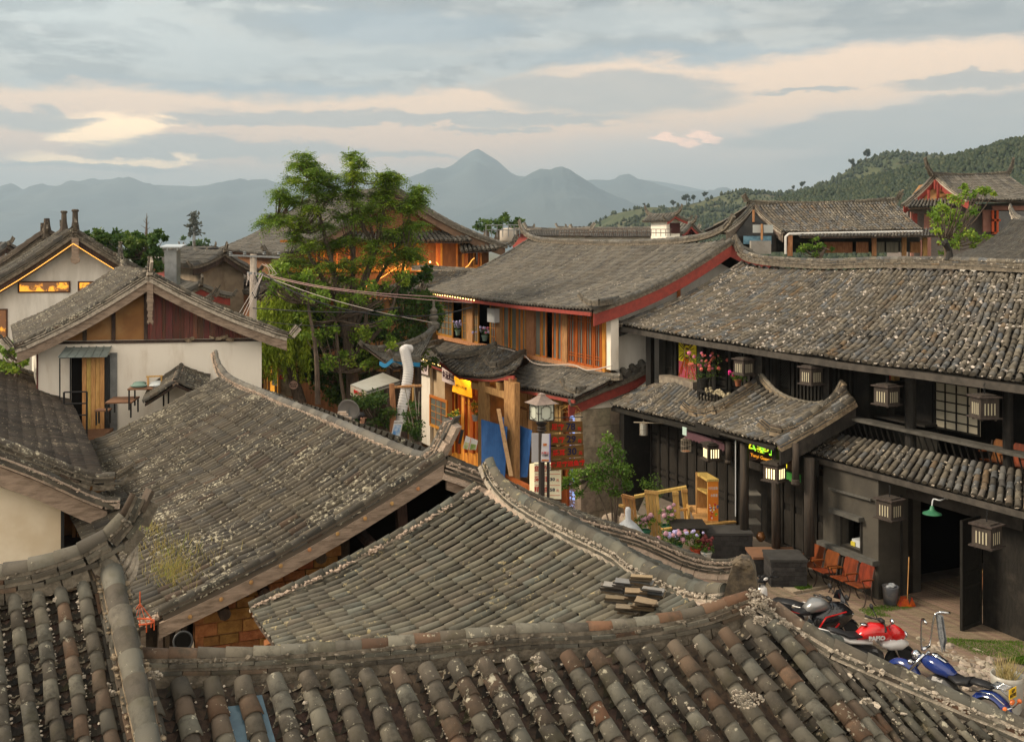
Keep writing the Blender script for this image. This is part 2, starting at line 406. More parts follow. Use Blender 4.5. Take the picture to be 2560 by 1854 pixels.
BLACKM=mat('black_metal',(0.02,0.02,0.02),None,bump=0.05,rough=0.5)
STEEL=mat('dull_steel',(0.30,0.31,0.31),(0.22,0.23,0.23),scale=4,bump=0.05,metal=0.6,rough=0.45)
WIREB=mat('black_cable',(0.02,0.02,0.022),None,bump=0,rough=0.6)
WIREW=mat('pale_cable',(0.50,0.43,0.38),None,bump=0,rough=0.6)
LED=mat('warm_led_strip',(1.0,0.42,0.08),None,bump=0,emit=0.8)
LEDY=mat('warm_bulb',(1.0,0.62,0.18),None,bump=0,emit=4.0)
PAPER=mat('lantern_paper',(0.42,0.38,0.27),None,bump=0,rough=0.8)
PAPERL=mat('lit_lantern_paper',(1.0,0.80,0.42),None,bump=0,emit=1.0)
# ------------------------------------------------------------------ tiled roofs
def lerp_poly(pts,us):
    """points along a polyline at parameters 0..1 by arc length"""
    a=np.array([tuple(q)for q in pts],float)
    d=np.r_[0,np.cumsum(np.linalg.norm(np.diff(a,axis=0),axis=1))]
    d/=d[-1]
    return np.stack([np.interp(us,d,a[:,k])for k in range(3)],1)
def spline(pts,n):
    """smooth curve through points (Catmull-Rom)"""
    p=[Vector(q)for q in pts];p=[2*p[0]-p[1]]+p+[2*p[-1]-p[-2]];out=[]
    m=len(p)-3
    for i in range(n):
        s=i/(n-1)*m;k=min(int(s),m-1);t=s-k
        a,b,c_,d=p[k:k+4]
        out.append(0.5*((2*b)+(c_-a)*t+(2*a-5*b+4*c_-d)*t*t+(3*b-a-3*c_+d)*t**3))
    return out
def unit(a):return a/np.maximum(np.linalg.norm(a,axis=1,keepdims=True),1e-9)
def chips(cent,size,seed=0):
    """irregular little lumps: squashed jittered octahedra cut finer"""
    r=np.random.default_rng(seed);n=len(cent)
    d=[]
    for z,rr,k in((1,0,1),(0.45,0.9,4),(-0.45,0.9,4),(-1,0,1)):
        for i in range(4):
            a=2*math.pi*(i+0.5*(z>0))/4
            d.append((rr*math.cos(a)+0.05*math.cos(a),rr*math.sin(a)+0.05*math.sin(a),z))
    d=np.array(d)
    sz=size[:,None]*r.uniform(0.5,1.5,(n,3))*np.array([1,1,0.7])
    v=cent[:,None,:]+d[None]*sz[:,None,:]*r.uniform(0.65,1.3,(n,16,1))
    f=np.array([(i*4+k,(i+1)*4+k,(i+1)*4+(k+1)%4,i*4+(k+1)%4)for i in range(3)for k in range(4)])
    fa=f[None]+(np.arange(n)*16)[:,None,None]
    return v.reshape(-1,3),fa.reshape(-1,4),r.random((n,3)).repeat(12,0)
class Soup:
    def __init__(s):s.v=[];s.f=[];s.m=[];s.t=[];s.s=[];s.n=0
    def add(s,v,f,m,t,smooth=False):
        s.v.append(v);s.f.append(f+s.n);s.n+=len(v);s.m.append(np.full(len(f),m));s.t.append(t);s.s.append(np.full(len(f),smooth))
    def build(s,name,mats,parent=None):
        return np_mesh(name,np.concatenate(s.v),np.concatenate(s.f),np.concatenate(s.m),np.concatenate(s.t),mats,parent,np.concatenate(s.s))
def arc_tiles(L,U_,side,up,r0,r1,k,lip,sign=1.0,spread=math.pi,capend=None):
    """L lower-end centres, U_ upper-end centres; returns verts, faces"""
    n=len(L);a=np.linspace((math.pi-spread)/2,(math.pi+spread)/2,k)
    ca,sa=np.cos(a),np.sin(a)
    def ring(c_,r,dz=0.0):
        return c_[:,None,:]+r[:,None,None]*(ca[None,:,None]*side[:,None,:]+sign*sa[None,:,None]*up[:,None,:])+dz*up[:,None,:]
    rings=[]
    if lip:rings.append(ring(L,r0-sign*lip))
    rings+=[ring(L,r0),ring(U_,r1)]
    v=np.stack(rings,1);R=len(rings)
    fr=np.array([(i*k+j,i*k+j+1,(i+1)*k+j+1,(i+1)*k+j)for i in range(R-1)for j in range(k-1)])
    f=fr[None]+(np.arange(n)*R*k)[:,None,None]
    return v.reshape(-1,3),f.reshape(-1,4),len(fr)
def tiled_roof(name,parent,tops,bots,ncol,mt,tl=0.24,sag=0.08,k=6,rf=0.33,pans=True,chipp=0.0,chipm=None,chips_sz=0.028,wob=0.02,seed=1,
               lift=0.0,caps=True,deck_t=0.07,deckm=None,jit=0.006,sidem=0.0,lip=0.014,huer=(0,1),coh=0.45,eavechip=0.0,patches=None,skipf=None):
    r=np.random.default_rng(seed)
    us=(np.arange(ncol+1))/ncol
    Tp=lerp_poly(tops,us);Bp=lerp_poly(bots,us)
    def surf(T,B,v,u):
        Lg=np.linalg.norm(B-T,axis=-1,keepdims=True)
        p=T+(B-T)*v[...,None]
        z=-sag*Lg[...,0]*np.sin(np.pi*np.clip(v,0,1.05))+lift*(np.abs(2*u-1)**5)*v
        p=p.copy();p[...,2]+=z
        if wob:
            p[...,2]+=wob*(np.sin(p[...,0]*1.7+seed)*np.sin(p[...,1]*1.3+2*seed)+0.5*np.sin(p[...,0]*4.1+p[...,1]*3.3))
        return p
    so=Soup()
    sp=np.linalg.norm((Bp[-1]-Bp[0])[:2])/ncol*0.5+np.linalg.norm((Tp[-1]-Tp[0])[:2])/ncol*0.5
    avT=np.mean(Tp,0);avB=np.mean(Bp,0);dd_=avB-avT;dd_/=np.linalg.norm(dd_)
    acr=(Tp[-1]+Bp[-1])-(Tp[0]+Bp[0]);acr/=np.linalg.norm(acr)
    sp*=max(0.3,np.linalg.norm(acr-dd_*np.dot(acr,dd_)))
    def rows(T,B,u,tlen,off):
        Ls,Us,S_,N_,uu,vv=[],[],[],[],[],[]
        for j in range(len(T)):
            Lg=np.linalg.norm(B[j]-T[j]);n=max(1,int(round(Lg/tlen)))
            v0=np.arange(n)/n;v1=(np.arange(n)+1.0)/n
            a=surf(T[j][None],B[j][None],v0,np.full(n,u[j]));b=surf(T[j][None],B[j][None],v1,np.full(n,u[j]))
            Ls.append(b);Us.append(a);uu.append(np.full(n,u[j]));vv.append(v1)
        return np.concatenate(Ls),np.concatenate(Us),np.concatenate(uu),np.concatenate(vv)
    Lp,Up,uu,vv=rows(Tp,Bp,us,tl,0)
    n=len(Lp)
    d=unit(Lp-Up);ac=np.repeat(acr[None],n,0);ac=unit(ac-d*np.sum(ac*d,1,keepdims=True));up=np.cross(ac,d);up=np.where(up[:,2:3]<0,-up,up)
    j1=r.normal(0,jit,(n,1));j2=r.normal(0,jit*0.6,(n,1))
    ln=np.linalg.norm(Lp-Up,axis=1,keepdims=True)
    hgt=0.10*sp;Lx=Lp+ac*j1+up*(0.010+hgt+j2)+d*0.02;Ux=Up+ac*j1*0.6+up*(hgt-0.004)
    tw=r.normal(0,jit*1.5,(n,1));Lx=Lx+ac*tw
    R=rf*sp*1.0
    cid=np.round(uu*ncol).astype(int);ct=r.random((ncol+1,3));tint=r.random((n,3))*(1-coh)+ct[cid]*coh;tint=np.clip((tint-.5)*(1+.5*coh)+.5,0,1);tint[:,1]=huer[0]+(huer[1]-huer[0])*tint[:,1]
    if patches:
        for(u0,u1,lo_,hi_,gain)in patches:
            q=(uu>=u0)&(uu<u1);tint[q,1]=lo_+(hi_-lo_)*tint[q,1];tint[q,0]=np.clip(tint[q,0]*gain,0,1.4)
    keep=np.ones(n,bool)
    if skipf is not None:keep=skipf(Lp,r)
    if not keep.all():
        Lx,Ux,ac,up,d,tint,uu,vv,Lp,Up=[q[keep]for q in(Lx,Ux,ac,up,d,tint,uu,vv,Lp,Up)];n=len(Lx)
    rr=R*r.uniform(0.93,1.07,n)
    v,f,nf=arc_tiles(Lx,Ux,ac,up,rr*1.05,rr*0.92,k,lip)
    so.add(v,f,0,tint.repeat(nf,0),k>5)
    if caps:
        q=vv>0.999;a=np.linspace(0,math.pi,6)
        Lc=Lx[q];m_=len(Lc)
        ring=Lc[:,None,:]+(rr[q]*1.0)[:,None,None]*(np.cos(a)[None,:,None]*ac[q][:,None,:]+np.sin(a)[None,:,None]*up[q][:,None,:]*1.0)
        low=Lc[:,None,:]+(rr[q]*1.0)[:,None,None]*(np.cos(a)[None,:,None]*ac[q][:,None,:]-np.sin(a)[None,:,None]*up[q][:,None,:]*0.55)
        v=np.concatenate([ring,low],1)+d[q][:,None,:]*0.004
        fr=np.array([(j,6+j,7+j,j+1)for j in range(5)])
        f=fr[None]+(np.arange(m_)*12)[:,None,None]
        tt=tint[q].copy();tt[:,0]*=0.6;tt[:,1]=0.1
        so.add(v.reshape(-1,3),f.reshape(-1,4),0,tt.repeat(5,0))
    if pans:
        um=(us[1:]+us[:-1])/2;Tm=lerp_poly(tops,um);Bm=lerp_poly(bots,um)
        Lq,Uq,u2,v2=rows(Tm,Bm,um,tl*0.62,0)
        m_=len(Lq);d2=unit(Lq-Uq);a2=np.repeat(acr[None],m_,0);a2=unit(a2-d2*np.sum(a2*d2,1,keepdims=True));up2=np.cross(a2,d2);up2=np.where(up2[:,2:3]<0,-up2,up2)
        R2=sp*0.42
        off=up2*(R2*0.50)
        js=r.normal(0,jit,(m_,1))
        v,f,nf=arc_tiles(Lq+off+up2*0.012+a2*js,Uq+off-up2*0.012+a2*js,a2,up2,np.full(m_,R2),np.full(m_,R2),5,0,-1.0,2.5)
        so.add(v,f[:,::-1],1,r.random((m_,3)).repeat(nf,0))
    if chipp>0:
        nc=int(n*chipp);idx=r.integers(0,n,nc)
        cl=np.sin(Lx[idx][:,0]*1.1+seed)*np.sin(Lx[idx][:,1]*0.9+1.7)+r.normal(0,0.6,nc)
        idx=idx[cl>-0.25];nc=len(idx)
        sg=r.choice([-1.0,1.0],(nc,1));tt=r.random((nc,1))**(1.0)
        c_=Lx[idx]*tt+Ux[idx]*(1-tt)+ac[idx]*sg*R*r.uniform(0.75,1.15,(nc,1))+up[idx]*R*r.uniform(0.1,0.65,(nc,1))
        v,f,t_=chips(c_,chips_sz*r.uniform(0.5,1.6,nc)**1.3,seed)
        so.add(v,f,2,t_)
    if sidem>0:
        nc=int(n*sidem*3);idx=r.integers(0,n,nc)
        col=(uu[idx]*ncol).astype(int);sidx=np.where(np.sin(col*12.9898)>0.0,1.0,-1.0)[:,None]
        keep2=np.sin(col*3.7+vv[idx]*9+seed)+r.normal(0,0.35,nc)>-0.1
        idx=idx[keep2];sidx=sidx[keep2];nc=len(idx);tt=r.random((nc,1))
        c_=Lx[idx]*tt+Ux[idx]*(1-tt)+ac[idx]*sidx*R*r.uniform(0.98,1.22,(nc,1))+up[idx]*R*r.uniform(-0.05,0.28,(nc,1))
        v,f,t_=chips(c_,chips_sz*0.62*r.uniform(0.4,1.5,nc),seed+5)
        so.add(v,f,2,t_)
    if eavechip>0:
        q=np.where((vv>0.999)&(r.random(n)<eavechip))[0]
        c_=Lx[q]+ac[q]*R*r.uniform(-0.5,0.7,(len(q),1))+up[q]*R*r.uniform(-0.3,0.5,(len(q),1))
        v,f,t_=chips(c_,np.full(len(q),R*0.55),seed+9)
        so.add(v,f,2,t_)
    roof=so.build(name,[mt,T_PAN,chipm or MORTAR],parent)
    nu,nv=max(8,ncol//3),10
    uu_=np.linspace(0,1,nu+1);T2=lerp_poly(tops,uu_);B2=lerp_poly(bots,uu_)
    vs=[]
    for lay in(0.0,-deck_t):
        for i in range(nu+1):
            p=surf(T2[i][None],B2[i][None],np.linspace(0,0.995,nv+1),np.full(nv+1,uu_[i]));p[:,2]+=lay-(0.045 if pans else 0.0);vs.append(p)
    vs=np.concatenate(vs);q=nv+1;h=(nu+1)*q
    up_is=np.cross(B2[0]-T2[0],T2[-1]-T2[0])[2]>0
    fs=[]
    for i in range(nu):
        for j in range(nv):
            a,b,c_,d_=i*q+j,i*q+j+1,(i+1)*q+j+1,(i+1)*q+j
            fs.append((a,b,c_,d_));fs.append((a+h,d_+h,c_+h,b+h))
    for i in range(nu):
        for j,fl in((0,0),(nv,1)):
            a,b=i*q+j,(i+1)*q+j;fs.append((a,b,b+h,a+h))
    for j in range(nv):
        for i in(0,nu):
            a,b=i*q+j,i*q+j+1;fs.append((a,b,b+h,a+h))
    np_mesh('roof_deck',vs,np.array(fs),np.zeros(len(fs)),rng.random((len(fs),3)),[deckm or WOODD],roof)
    return roof
def ridge(name,parent,pts,r=0.09,tl=0.26,layers=2,mt=None,mort=None,n=None,k=8,taper=None,lw=None,lh=0.032,mortar_rows=(1,),mchips=1.5,dz=0.0,seed=3):
    """half-round capping tiles along a curve, bedded on courses of flat tiles and mortar"""
    q=np.random.default_rng(seed)
    dense=np.array([tuple(p)for p in spline(pts,80)])
    ds=np.r_[0,np.cumsum(np.linalg.norm(np.diff(dense,axis=0),axis=1))];n=max(3,int(ds[-1]/tl))
    s=np.linspace(0,ds[-1],n+1);p=np.stack([np.interp(s,ds,dense[:,i])for i in range(3)],1);p[:,2]+=dz
    a,b=p[:-1],p[1:];d=unit(b-a)
    hz=d.copy();hz[:,2]=0;hz=unit(hz+1e-6);side=np.stack([hz[:,1],-hz[:,0],np.zeros(n)],1);up=unit(np.cross(side,d));up=np.where(up[:,2:3]<0,-up,up)
    tp=np.ones(n)if taper is None else np.interp(np.arange(n)/max(1,n-1),[x for x,_ in taper],[y for _,y in taper])
    so=Soup();rr=r*tp*q.uniform(0.96,1.04,n)
    tint=q.random((n,3))
    v,f,nf=arc_tiles(a-d*0.012+up*0.008*tp[:,None],b+d*0.015,side,up,rr*1.06,rr*0.94,k,0.012)
    so.add(v,f,0,tint.repeat(nf,0),True)
    v,f,nf=arc_tiles(a[:1]*1.0,a[:1]-d[:1]*0.01,side[:1],up[:1],rr[:1]*1.04,rr[:1]*0.05,k,0)
    so.add(v,f,0,tint[:1].repeat(nf,0))
    v,f,nf=arc_tiles(b[-1:],b[-1:]+d[-1:]*0.01,side[-1:],up[-1:],rr[-1:]*1.0,rr[-1:]*0.05,k,0)
    so.add(v,f,0,tint[:1].repeat(nf,0))
    def boxes(c_,ex,ey,ez,m):
        sg=np.array([(x,y,z)for z in(-1,1)for x,y in((-1,-1),(1,-1),(1,1),(-1,1))])*0.5
        v=c_[:,None,:]+sg[None,:,0:1]*ex[:,None,:]+sg[None,:,1:2]*ey[:,None,:]+sg[None,:,2:3]*ez[:,None,:]
        fr=np.array([(3,2,1,0),(4,5,6,7),(0,1,5,4),(1,2,6,5),(2,3,7,6),(3,0,4,7)])
        f=fr[None]+(np.arange(len(c_))*8)[:,None,None]
        so.add(v.reshape(-1,3),f.reshape(-1,4),m,q.random((len(c_),3)).repeat(6,0))
    z=0.0;lw=lw or r
    for L in range(layers):
        bed=0.028 if L in mortar_rows or L==0 else 0.012
        w=2*(lw*(0.92+0.22*L))*tp[:,None]
        boxes((a+b)/2-up*(z+bed/2),(b-a)*1.02,side*w,up*(bed+0.004),1);z+=bed
        w2=w+0.05
        off=(0.5 if L%2 else 0.0)
        sh=d*tl*off
        boxes((a+b)/2+sh-up*(z+lh/2)+side*q.normal(0,0.006,(n,1)),(b-a)*0.97+up*q.normal(0,0.006,(n,1)),side*w2,up*lh*0.85,0);z+=lh
    if layers:
        w=2*(lw*(0.85+0.22*layers))
        boxes((a+b)/2-up*(z+0.05),(b-a)*1.02,side*w*tp[:,None],up*0.1,1)
    if mchips:
        nc=int(n*mchips*3);idx=q.integers(0,n,nc);t_=q.random((nc,1));sg=q.choice([-1.0,1.0],(nc,1))
        c_=a[idx]*t_+b[idx]*(1-t_)+side[idx]*sg*(lw*1.02+0.01)*tp[idx][:,None]+up[idx]*q.uniform(-0.05,0.012,(nc,1))
        v,f,tt=chips(c_,q.uniform(0.008,0.026,nc),seed)
        so.add(v,f,1,tt)
    return so.build(name,[mt or T_OLD,mort or MORTAR],parent)
def board(mb,pts,h,thick,m=0,endcut=0.0):
    """a board hanging below a sloping line: pts along its top edge; thick = horizontal vector"""
    pts=[Vector(p)for p in pts];n=len(pts);hs=[h*(1-endcut*0)for _ in pts]
    top=pts;bot=[p-Vector((0,0,hh))for p,hh in zip(pts,hs)]
    thick=Vector(thick)
    for i in range(n-1):
        mb.prism([top[i],top[i+1],bot[i+1],bot[i]],thick,m)
def verge_pts(T,B,sag,n=9,dz=0.0):
    T=Vector(T);B=Vector(B);L=(B-T).length
    return[T.lerp(B,i/(n-1))+Vector((0,0,dz-sag*L*math.sin(math.pi*i/(n-1))))for i in range(n)]
def fpt(self,px,py,o=0.0):
    a,z=self.hit(px,py,o);return self.w(a,o,z)
Fac.pt=fpt
def fbox_px(self,mb,px0,px1,py0,py1,o0,o1,m=0,ref=None,t=None):
    """upright box on the facade between two picture columns; heights read at the left column on plane ref"""
    r_=o1 if ref is None else ref
    a0,z1=self.hit(px0,py0,r_);a1,_=self.hit(px1,py0,r_);_,z0=self.hit(px0,py1,r_)
    self.box(mb,min(a0,a1),max(a0,a1),o0,o1,z0,z1,m,t)
Fac.pbox=fbox_px
def upturn(pts,h,n=3,out=None):
    """add a swept-up horn after the last point of a ridge line"""
    p=[Vector(q)for q in pts];d=(p[-1]-p[-2]);d.z=0;d.normalize()
    L=h*1.1
    return p+[p[-1]+d*L*0.45+Vector((0,0,h*0.18)),p[-1]+d*L*0.8+Vector((0,0,h*0.55)),p[-1]+d*L*1.0+Vector((0,0,h))]
def gable_house(name,label,apex,le,re,back,zb=-1.5,over=0.55,eo=0.6,wallm=None,tm=None,cols=30,tl=0.3,k=4,sag=0.04,rr=0.10,bh=0.3,boardm=None,mort=None,pans=False,horn=0.5,chipp=0.0,gablem=None,group=None,fb=(0,0),rf=0.36,vl=1,vtiles=True,hornv=0.35,seed=1,cat='house'):
    apex,le,re,back=Vector(apex),Vector(le),Vector(re),Vector(back)
    base_=(apex+back*0.5);root=thing(name,label,cat,(base_.x,base_.y,zb),group)
    tm=tm or T_GREY;mort=mort or MGREY;boardm=boardm or WOODG
    rl=tiled_roof('roof',root,[apex+back,apex],[le+back,le],cols,tm,tl=tl,sag=sag,k=k,rf=rf,pans=pans,chipp=chipp,seed=seed,wob=0.02,chips_sz=0.02)
    rr_=tiled_roof('roof',root,[apex,apex+back],[re,re+back],cols,tm,tl=tl,sag=sag,k=k,rf=rf,pans=pans,chipp=chipp,seed=seed+1,wob=0.02,chips_sz=0.02)
    bn=back.normalized();a0=apex-bn*0.1+Vector((0,0,rr));a1=apex+back+Vector((0,0,rr))
    mid=[a0.lerp(a1,t)+Vector((0,0,0.02*back.length*(abs(2*t-1)**3-0.6)))for t in(0.12,0.3,0.5,0.7,0.88)]
    line=[a0+Vector((0,0,0.05))]+mid+[a1+Vector((0,0,0.05))]
    line=upturn(line,horn);line.reverse();line=upturn(line,horn);line.reverse()
    ridge('ridge_tiles',rl,line,rr,0.35,2,tm,mort,k=6,lw=rr,mchips=0.6 if chipp else 0,seed=seed,taper=[(0,0.3),(0.1,0.9),(0.9,0.9),(1,0.3)])
    for e,rf_ in((le,rl),(re,rr_)):
        vp=verge_pts(apex,e,sag,8,0.06)
        if vtiles:ridge('verge_tiles',rf_,upturn(vp,hornv),rr*0.85,0.32,vl,tm,mort,k=6,lw=rr*0.9,mchips=0.6 if chipp else 0,seed=seed+2,taper=[(0,1),(0.85,1),(1,0.35)])
        mb=MB();board(mb,[p-bn*0.05+Vector((0,0,-0.12))for p in vp],bh,tuple(bn*0.05));mb.build('bargeboard',boardm,rf_)
    ax=(re-le);ax.z=0;ax.normalize();o_=bn*over
    l_=le+ax*eo+o_;r_=re-ax*eo+o_;tL=(apex-le).z*eo/(Vector((apex.x-le.x,apex.y-le.y)).length);tR=(apex-re).z*eo/(Vector((apex.x-re.x,apex.y-re.y)).length)
    ll=back-bn*over*2
    poly=[Vector((l_.x,l_.y,zb)),Vector((r_.x,r_.y,zb)),r_+Vector((0,0,tR-sag*2-0.1)),apex+o_+Vector((0,0,-0.22)),l_+Vector((0,0,tL-sag*2-0.1))]
    mb=MB();mb.prism(poly,tuple(ll));mb.build('wall',wallm or WHITE,root)
    f=Fac(l_.x,l_.y,(r_-l_).x,(r_-l_).y)
    return root,f,rl,rr_
def lattice(f,mb,a0,a1,z0,z1,o,nx,nz,w=0.02,m=0,d=0.02):
    for i in range(1,nx):a=a0+(a1-a0)*i/nx;f.box(mb,a-w/2,a+w/2,o,o+d,z0,z1,m)
    for i in range(1,nz):z=z0+(z1-z0)*i/nz;f.box(mb,a0,a1,o+0.003,o+d+0.003,z-w/2,z+w/2,m)
def diag(f,mb,a0,a1,z0,z1,o,s,w=0.012,m=0):
    W,Hh=a1-a0,z1-z0;n=int((W+Hh)/s)
    for i in range(1,n):
        c_=i*s
        for fl in(0,1):
            x0,y0=(c_,0)if c_<W else(W,c_-W);x1,y1=(0,c_)if c_<Hh else(c_-Hh,Hh)
            if fl:x0,x1=W-x0,W-x1
            mb.beam(f.w(a0+x0,o+0.01+0.004*fl,z0+y0),f.w(a0+x1,o+0.01+0.004*fl,z0+y1),w,w,m,tuple(f.n))
def frame(f,mb,a0,a1,z0,z1,o0,o1,w,m=0):
    f.box(mb,a0,a0+w,o0,o1,z0,z1,m);f.box(mb,a1-w,a1,o0,o1,z0,z1,m)
    f.box(mb,a0+w,a1-w,o0,o1-0.002,z1-w,z1,m);f.box(mb,a0+w,a1-w,o0,o1-0.002,z0,z0+w,m)
def window(f,parent,a0,a1,z0,z1,o,fm,gm,w=0.05,nx=1,nz=1,name='window',bars=0.02):
    mb=MB();frame(f,mb,a0,a1,z0,z1,o,o+0.06,w)
    if nx>1 or nz>1:lattice(f,mb,a0+w,a1-w,z0+w,z1-w,o+0.02,nx,nz,bars)
    fr=mb.build(name,fm,parent);mg=MB();f.box(mg,a0+w*0.6,a1-w*0.6,o-0.005,o+0.015,z0+w*0.6,z1-w*0.6);mg.build('pane',gm,fr);return fr
def string_bulbs(label,pts,n,r=0.018):
    root=thing('string_lights',label,'string lights',tuple(pts[0]));mb=MB();sp=spline(pts,24);mb.tube(sp,0.006,4);mb.build('cord',WIREB,root)
    mb=MB();q=lerp_poly(sp,np.linspace(0,1,n))
    for p in q:mb.ball(Vector(p)-Vector((0,0,0.02)),r,m=0,seg=6,rings=4)
    o=mb.build('bulbs',LEDY,root);o['kind']='stuff';return root
FONT_CACHE={}
def lettering(name,text,size,org,right,up,m,parent,depth=0.004,bold=0.0,center=True,stretch=1.0,slant=0.0):
    """real extruded letters; org is the centre of the line"""
    cu_=bpy.data.curves.new(name,'FONT');cu_.body=text;cu_.size=size;cu_.extrude=depth;cu_.offset=bold
    cu_.align_x='CENTER' if center else 'LEFT';cu_.align_y='CENTER';cu_.resolution_u=3
    tmp=bpy.data.objects.new(name,cu_);scene.collection.objects.link(tmp);dg=bpy.context.evaluated_depsgraph_get()
    me=bpy.data.meshes.new_from_object(tmp.evaluated_get(dg));bpy.data.objects.remove(tmp);bpy.data.curves.remove(cu_)
    right=Vector(right).normalized();up=Vector(up).normalized();nrm=right.cross(up)
    M_=Matrix(((right.x*stretch,up.x+slant*right.x,nrm.x,org[0]),(right.y*stretch,up.y+slant*right.y,nrm.y,org[1]),(right.z*stretch,up.z+slant*right.z,nrm.z,org[2]),(0,0,0,1)))
    me.transform(M_);me.materials.clear();me.materials.append(m);me.name=name
    return link(name,me,parent)
# ------------------------------------------------------------------ ground, hills, mountains
def grid(name,xs,ys,fz,m,kind='structure',smooth=True):
    X,Y=np.meshgrid(xs,ys);Z=fz(X,Y)
    v=np.stack([X,Y,Z],-1).reshape(-1,3);nx,ny=len(xs),len(ys)
    i,j=np.meshgrid(np.arange(nx-1),np.arange(ny-1));a=(j*nx+i).ravel()
    f=np.stack([a,a+1,a+nx+1,a+nx],1)
    o=np_mesh(name,v,f,np.zeros(len(f)),rng.random((len(f),3)),[m],None,smooth);o['kind']=kind
    return o
def fbm(X,Y,s,seed=0,oct_=5):
    z=0*X;a=1.0
    for o_ in range(oct_):
        f=s*2**o_;ph=seed*7.3+o_*1.9
        z=z+a*(np.sin(X*f+1.7*np.sin(Y*f*0.8+ph)+ph)*np.sin(Y*f*1.1+1.3*np.sin(X*f*0.9-ph)+2*ph));a*=0.5
    return z
PAVE=mat('stone_paving',(0.30,0.26,0.20),(0.20,0.17,0.135),scale=3,bump=0.4)
EARTH=mat('plain_earth',(0.10,0.11,0.06),(0.16,0.14,0.10),scale=0.02,bump=0)
xs=np.r_[-12000,-5000,-2000,-600,-200,np.linspace(-80,80,60),200,600,2000,5000,12000.0]
ys=np.r_[-600,-60.0,np.linspace(-20,120,60),200,400,800,1600,3000,6000,12000,14000.0]
GR=grid('ground',xs,ys,lambda X,Y:np.full(X.shape,-1.55)-np.clip((Y-60)*0.02,0,3),EARTH)
STREET=G(1400,1340,-1.45)
mbs=MB();mbs.box((-30,5,-1.6),(45,0,0),(0,60,0),(0,0,0.12));structure(mbs.build('street',PAVE))
def hill(name,prof,Yr,depth,front,m,rough_,nx=260,ny=60,seed=1,yshift=0.0,kx=1.0):
    """a hill whose crest stands at distance Yr and follows a skyline; slopes down towards the plain"""
    px=np.array([q[0]for q in prof],float);py=np.array([q[1]for q in prof],float)
    Xc=(px-CENTX)/FPX*Yr;Zc=CAM_H-(py-HORIZ)/FPX*Yr
    xs=np.linspace(Xc[0],Xc[-1],nx);ys=np.r_[np.linspace(Yr-front,Yr,ny),np.linspace(Yr+depth*0.1,Yr+depth,12)]
    def fz(X,Y):
        c_=np.interp(X,Xc,Zc)
        t=np.where(Y<=Yr,(Y-(Yr-front))/front,1-(Y-Yr)/depth)
        base_=np.clip(t,0,1)**1.15
        n_=fbm(X,Y,rough_[0],seed)
        z=-4+(c_+4)*base_+n_*rough_[1]*np.clip(base_*1.2,0,1)*(1-0.75*(base_>0.97))
        return z
    return grid(name,xs,ys,fz,m),fz,(xs,ys)
MTN=mat('mountain_forest',(0.05,0.075,0.085),(0.08,0.10,0.10),scale=0.0015,bump=0)
def mtn(prof,Yr,front,depth,rg,seed):
    o,fz,_=hill('mountain',prof,Yr,depth,front,MTN,rg,300,40,seed);return o
mtn([(-900,470),(-400,430),(-120,500),(-60,480),(0,462),(25,455),(45,466),(68,481),(120,470),(170,465),(215,452),(260,449),(330,451),(380,460),(470,461),(560,463),(620,461),(700,462),(760,455),(840,450),(930,448),(1000,445),(1060,436),(1100,427),(1130,421),(1150,404),(1175,386),(1197,376),(1215,385),(1245,404),(1275,430),(1310,448),(1400,452),(1480,450),(1560,455),(1640,464),(1700,476),(1780,486),(1900,500),(2200,520),(2700,540)],8200,2600,1500,(0.0042,62),2)
mtn([(1040,600),(1120,560),(1200,510),(1250,480),(1290,455),(1330,430),(1352,421),(1375,424),(1385,420),(1405,417),(1425,424),(1460,447),(1500,472),(1560,500),(1620,525),(1700,560),(1800,600),(1900,640)],6200,1700,900,(0.006,26),5)
mtn([(-1500,440),(-700,470),(300,475),(420,470),(500,462),(560,465),(590,452),(607,445),(625,455),(660,470),(800,480),(1300,470),(1500,455),(1600,452),(1700,462),(1770,478),(1900,490),(2600,500)],11500,2500,1500,(0.003,55),8)
HILLM=mat('scrub_hillside',(0.045,0.060,0.022),(0.080,0.085,0.035),scale=0.03,bump=0,col3=(0.16,0.12,0.07))
HILLF=mat('wooded_hillside',(0.020,0.038,0.014),(0.035,0.055,0.020),scale=0.05,bump=0)
pr1=[(1380,625),(1440,575),(1480,562),(1530,535),(1600,517),(1680,515),(1740,505),(1800,488),(1830,478),(1880,480),(1930,487),(1990,480),(2040,468),(2100,440),(2140,412),(2180,395),(2230,383),(2300,386),(2380,388),(2450,385),(2560,395),(2900,400)]
pr2=[(1700,640),(1830,560),(1950,505),(2080,470),(2200,440),(2300,415),(2380,395),(2450,378),(2500,362),(2560,352),(2650,345),(2900,330)]
h1,fz1,r1_=hill('hill',pr1,950,300,520,HILLM,(0.02,4.0),260,80,3)
h2,fz2,r2_=hill('hill',pr2,620,200,330,HILLF,(0.02,3.0),200,70,4)
